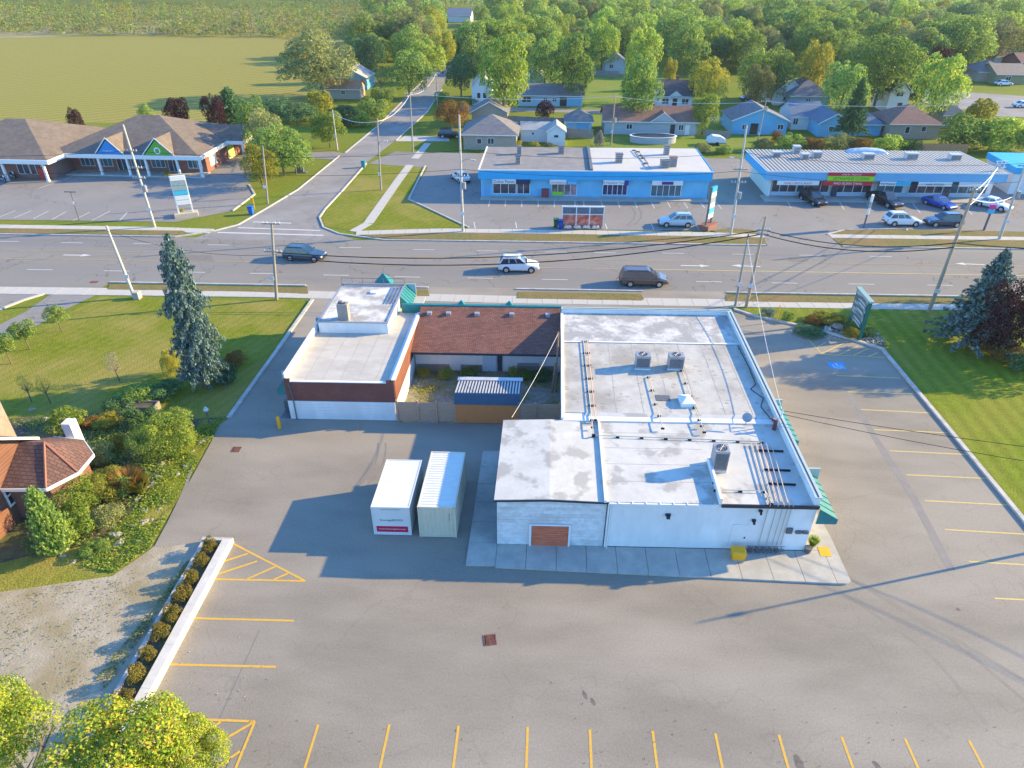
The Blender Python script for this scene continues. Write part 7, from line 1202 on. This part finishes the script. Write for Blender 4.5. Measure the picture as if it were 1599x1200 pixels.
# far wood and marsh scrub: masses nobody could count
def mass(name, boxes, leaf, kind_mats, label, cat):
    V = []; I = []
    for (X, Y, h, w, k, m) in boxes:
        d = unit(k); d[:, 2] = np.abs(d[:, 2]); c = np.array([X, Y, h * .35]); lump = 1 + .25 * np.sin(d[:, 0] * 5 + X) * np.cos(d[:, 1] * 6 + Y)
        C = c + d * lump[:, None] * [w / 2, w / 2, h * .65] * RN.uniform(.75, 1.0, k)[:, None]; V.append(quads(C, d + [0, 0, .3], leaf * (.35 + .65 * w / 9))); I.append(np.full(k, m))
    me = leafmesh(name, np.concatenate(V), kind_mats, np.concatenate(I)); o = bpy.data.objects.new(name, me); COL.objects.link(o); o['kind'] = 'stuff'; tag(o, label, cat)
MM = [GREEN, BRIGHT, OLIVE, DARKG, YELLOW]
bx = []
y = 440.0
while y < 1500:
    x = -y * .62 if y > 600 else -60 - (y - 440) * .3
    while x < y * 1.0 + 40:
        px, py = proj((x, y, 10))
        if -80 < px < 1700 and py > -25: h = rr.uniform(9, 15); bx.append((x + rr.uniform(-5, 5), y + rr.uniform(-5, 5), h, rr.uniform(9, 14), 75 if y < 650 else 42, rr.choices([0, 1, 2, 3, 4], [45, 18, 20, 10, 7])[0]))
        x += 12 if y < 650 else 16
    y += 13 if y < 650 else 24
print('far mass', len(bx), sum(b_[4] for b_ in bx))
mass('distant_woodland', bx, .62, MM, 'far off leafy woodland and treetops filling the top of the view', 'woodland')
bx = []
for i in range(760):
    px, py = rr.uniform(-60, 470), rr.uniform(5, 8)
    Y = rr.uniform(468, 600); X = rr.uniform(-Y * .85, -75); bx.append((X, Y, rr.uniform(11, 17), rr.uniform(7, 11), 60, rr.choices([0, 3, 2], [3, 5, 2])[0]))
mass('distant_wood_edge', bx, .6, MM, 'dark wood edge behind the marsh scrub at the upper left', 'wood')
bx = []
for i in range(2600):
    Y = rr.uniform(308, 468); X = rr.uniform(-Y * .85, -50 - (Y - 312) * .12); px, py = proj((X, Y, 0))
    if -80 < px < 560 and py > 8: big = rr.random() < .25; bx.append((X, Y, rr.uniform(3.5, 7.5) if big else rr.uniform(1.4, 3.2), rr.uniform(3.5, 7) if big else rr.uniform(3, 6), 55 if big else 26, rr.choices([0, 1, 2, 3], [40, 34, 14, 12] if not big else [16, 34, 34, 16])[0]))
mass('marsh_scrub', bx, .55, [GOLD, OLIVE, GREEN, BRIGHT], 'golden and olive scrub beyond the mown field', 'scrub')
# ground cover, weeds and fallen bits
def scatter(name, pxpoly, n, size, m, label, cat, hgt=.15, zbase=0.0):
    W_ = np.array([G(*p)[:2] for p in pxpoly]); lo, hi = W_.min(0), W_.max(0); pts = RN.uniform(lo, hi, (n * 3, 2)); x, y_ = pts.T; ins = np.zeros(len(pts), bool); j = len(W_) - 1
    for i in range(len(W_)):
        xi, yi = W_[i]; xj, yj = W_[j]; c = ((yi > y_) != (yj > y_)) & (x < (xj - xi) * (y_ - yi) / (yj - yi + 1e-9) + xi); ins ^= c; j = i
    pts = pts[ins]; cl = np.sin(pts[:, 0] * 1.3 + 2 * np.sin(pts[:, 1] * .7)) * np.cos(pts[:, 1] * 1.1 + np.sin(pts[:, 0])); pts = pts[cl + RN.normal(size=len(pts)) * .5 > 0][:n]
    C = np.concatenate([pts, zbase + RN.uniform(.02, hgt, (len(pts), 1))], 1); me = leafmesh(name, quads(C, np.tile([0, 0, 1.0], (len(C), 1)), size), [m]); o = bpy.data.objects.new(name, me); COL.objects.link(o); o['kind'] = 'stuff'; tag(o, label, cat)
scatter('ground_cover', [(90, 880), (150, 850), (212, 800), (268, 715), (318, 655), (350, 652), (328, 692), (272, 790), (236, 856), (180, 895)], 9000, .07, BRIGHT, 'mixed low green plants covering the rocky garden bank', 'ground cover')
scatter('garden_undergrowth', [(0, 660), (150, 648), (300, 655), (318, 660), (268, 715), (212, 800), (150, 850), (60, 870), (100, 760), (150, 700)], 11000, .08, GREEN, 'tangled undergrowth between the garden shrubs', 'undergrowth', .25)
scatter('courtyard_weeds', [(645, 580), (880, 584), (880, 610), (712, 600), (705, 640), (640, 655), (625, 640)], 2600, .07, GOLD, 'dry yellow weeds in the courtyard', 'weeds', .3)
scatter('yard_weeds', [(0, 940), (80, 915), (180, 905), (240, 870), (200, 960), (140, 1060), (100, 1150), (0, 1180)], 800, .05, OLIVE, 'sparse weeds in the gravel yard', 'weeds', .1)
scatter('kerb_weeds', [(330, 858), (318, 862), (160, 1085), (150, 1060), (240, 950), (290, 880)], 2600, .06, OLIVE, 'dry weeds along the planter kerb of the gravel yard', 'weeds', .15)
# rocks
def rockmesh(s):
    r = random.Random(s); b = MB(); n, m = 9, 6; fx = [r.uniform(.75, 1.25) for _ in range(n * m)]
    for j in range(m):
        for i in range(n): a, t = 2 * math.pi * i / n, math.pi * (j + .5) / m; k = fx[j * n + i]; b.v.append((math.sin(t) * math.cos(a) * k, math.sin(t) * math.sin(a) * k * .8, max(-.2, math.cos(t) * .6 * k)))
    for j in range(m - 1):
        for i in range(n): b.f.append((j * n + i, j * n + (i + 1) % n, (j + 1) * n + (i + 1) % n, (j + 1) * n + i))
    b.f.append(tuple(range(n))); me = bpy.data.meshes.new('rock'); me.from_pydata(b.v, [], b.f); me.materials.append(M_ROCK); return me
M_ROCK = mat('pale_limestone', (.27, .245, .20), (.40, .37, .31), scale=2.5, rough=.9, bump=.5); RM = [rockmesh(i) for i in range(4)]
def rock(px, py, s, label, group, i):
    P = G(px, py); o = bpy.data.objects.new('rock', RM[i % 4]); COL.objects.link(o); o.location = (P.x, P.y, -.02); o.scale = (s, s * .8, s * .75); o.rotation_euler.z = i * 1.3; tag(o, label, 'rock', group)
rk = [(181, 836, .42), (188, 848, .38), (224, 757, .3), (232, 760, .28), (240, 755, .26), (219, 765, .25), (214, 780, .3), (225, 797, .28), (226, 815, .3), (207, 822, .3), (137, 787, .3), (121, 765, .25), (247, 745, .26), (252, 725, .3), (290, 728, .28), (315, 690, .3), (324, 685, .22), (257, 785, .2), (250, 795, .16), (237, 811, .15), (215, 846, .24), (133, 862, .25), (142, 872, .22), (104, 856, .28), (97, 868, .24), (115, 878, .2), (268, 700, .24), (300, 705, .2), (278, 740, .2), (170, 862, .18), (200, 860, .16), (253, 760, .16), (50, 640, .25), (70, 655, .3), (185, 650, .3)]
for i, (x, y, s) in enumerate(rk): rock(x, y, s, 'pale limestone rock scattered in the garden bank beside the driveway', 'garden rocks', i)
rock(1292, 516, .7, 'large flat grey boulder left in the sign rock garden', 'sign garden boulders', 1); rock(1306, 511, .75, 'large pale boulder right in the sign rock garden', 'sign garden boulders', 2); rock(1414, 359, .5, 'white boulder on the verge by the white compact car', 'verge boulders', 3)
def pebbles(pxs, n, name, label):
    b = MB()
    for x, y in pxs:
        for i in range(n):
            P = G(x + random.uniform(-16, 16), y + random.uniform(-6, 6)); s = random.uniform(.06, .13); b.add([P + Vector((s, 0, .02)), P + Vector((0, s, .02)), P + Vector((-s, 0, .02)), P + Vector((0, -s, .02)), P + Vector((0, 0, s))], [(0, 1, 4), (1, 2, 4), (2, 3, 4), (3, 0, 4)])
    b.build(name, M_ROCK, kind='stuff', label=label, cat='pebbles')
pebbles([(1300, 521), (1306, 525), (1358, 526), (1366, 533)], 70, 'pebbles', 'white pebbles around the green sign')
sheet('rock_garden', [(1245, 507), (1285, 498), (1325, 505), (1352, 515), (1385, 540), (1376, 545), (1332, 530)], -.003, M_SOIL)
P = G(226, 642); t = thing('wooden_planter', 'long grey wooden planter box behind the dark bush in the garden', 'planter', P, .05, local=True)
for i in range(4): MB().box(-1.1, 1.1, -.45, -.4, .02 + i * .16, .02 + i * .16 + .15).build('plank', M_GFENCE, t); MB().box(-1.1, 1.1, .4, .45, .02 + i * .16, .02 + i * .16 + .15).build('plank', M_GFENCE, t)
for s in (-1, 1): MB().box(s * 1.05 - .05, s * 1.05 + .05, -.4, .4, .02, .66).build('end_board', M_GFENCE, t)
MB().box(-1.0, 1.0, -.39, .39, .02, .55).build('soil', M_SOIL, t)
P = SP(15.75, 29.25, .13); MB().tube(P + Vector((.25, -.2, 0)), P + Vector((.25, -.2, .4)), .16, .22, n=14).build('plant_pot', M_GREYD, label='dark pot of the palm like plant at the hall corner', cat='plant pot')

# fallen leaves and grit on the lot
for nm, poly, n, m, lab in (('fallen_leaves', [(380, 1100), (700, 1060), (1300, 1080), (1560, 1130), (1599, 1230), (330, 1230)], 150, RUSTY, 'scattered fallen leaves on the asphalt at the bottom'), ('grit', [(250, 1060), (330, 920), (440, 1000), (400, 1120), (260, 1110)], 90, BARE, 'bits of pale grit beside the white wall')):
    scatter(nm, poly, n, .035, m, lab, 'litter', .03, .012)
# ================================================================ thin summer haze
hm = bpy.data.materials.new('haze_air'); hm.use_nodes = True; hn = hm.node_tree; hn.nodes.remove(hn.nodes['Principled BSDF'])
hv = hn.nodes.new('ShaderNodeVolumePrincipled'); hv.inputs['Color'].default_value = (.80, .88, 1.0, 1); hv.inputs['Density'].default_value = .00011; hv.inputs['Anisotropy'].default_value = .2
hn.links.new(hv.outputs[0], hn.nodes['Material Output'].inputs['Volume'])
hz_ = MB().box(-3600, 3600, -260, 5100, -1.2, 34).build('haze', hm, kind='stuff', label='thin pale summer haze over the whole view', cat='haze')
hz_.display_type = 'WIRE'; SC.cycles.volume_bounces = 0
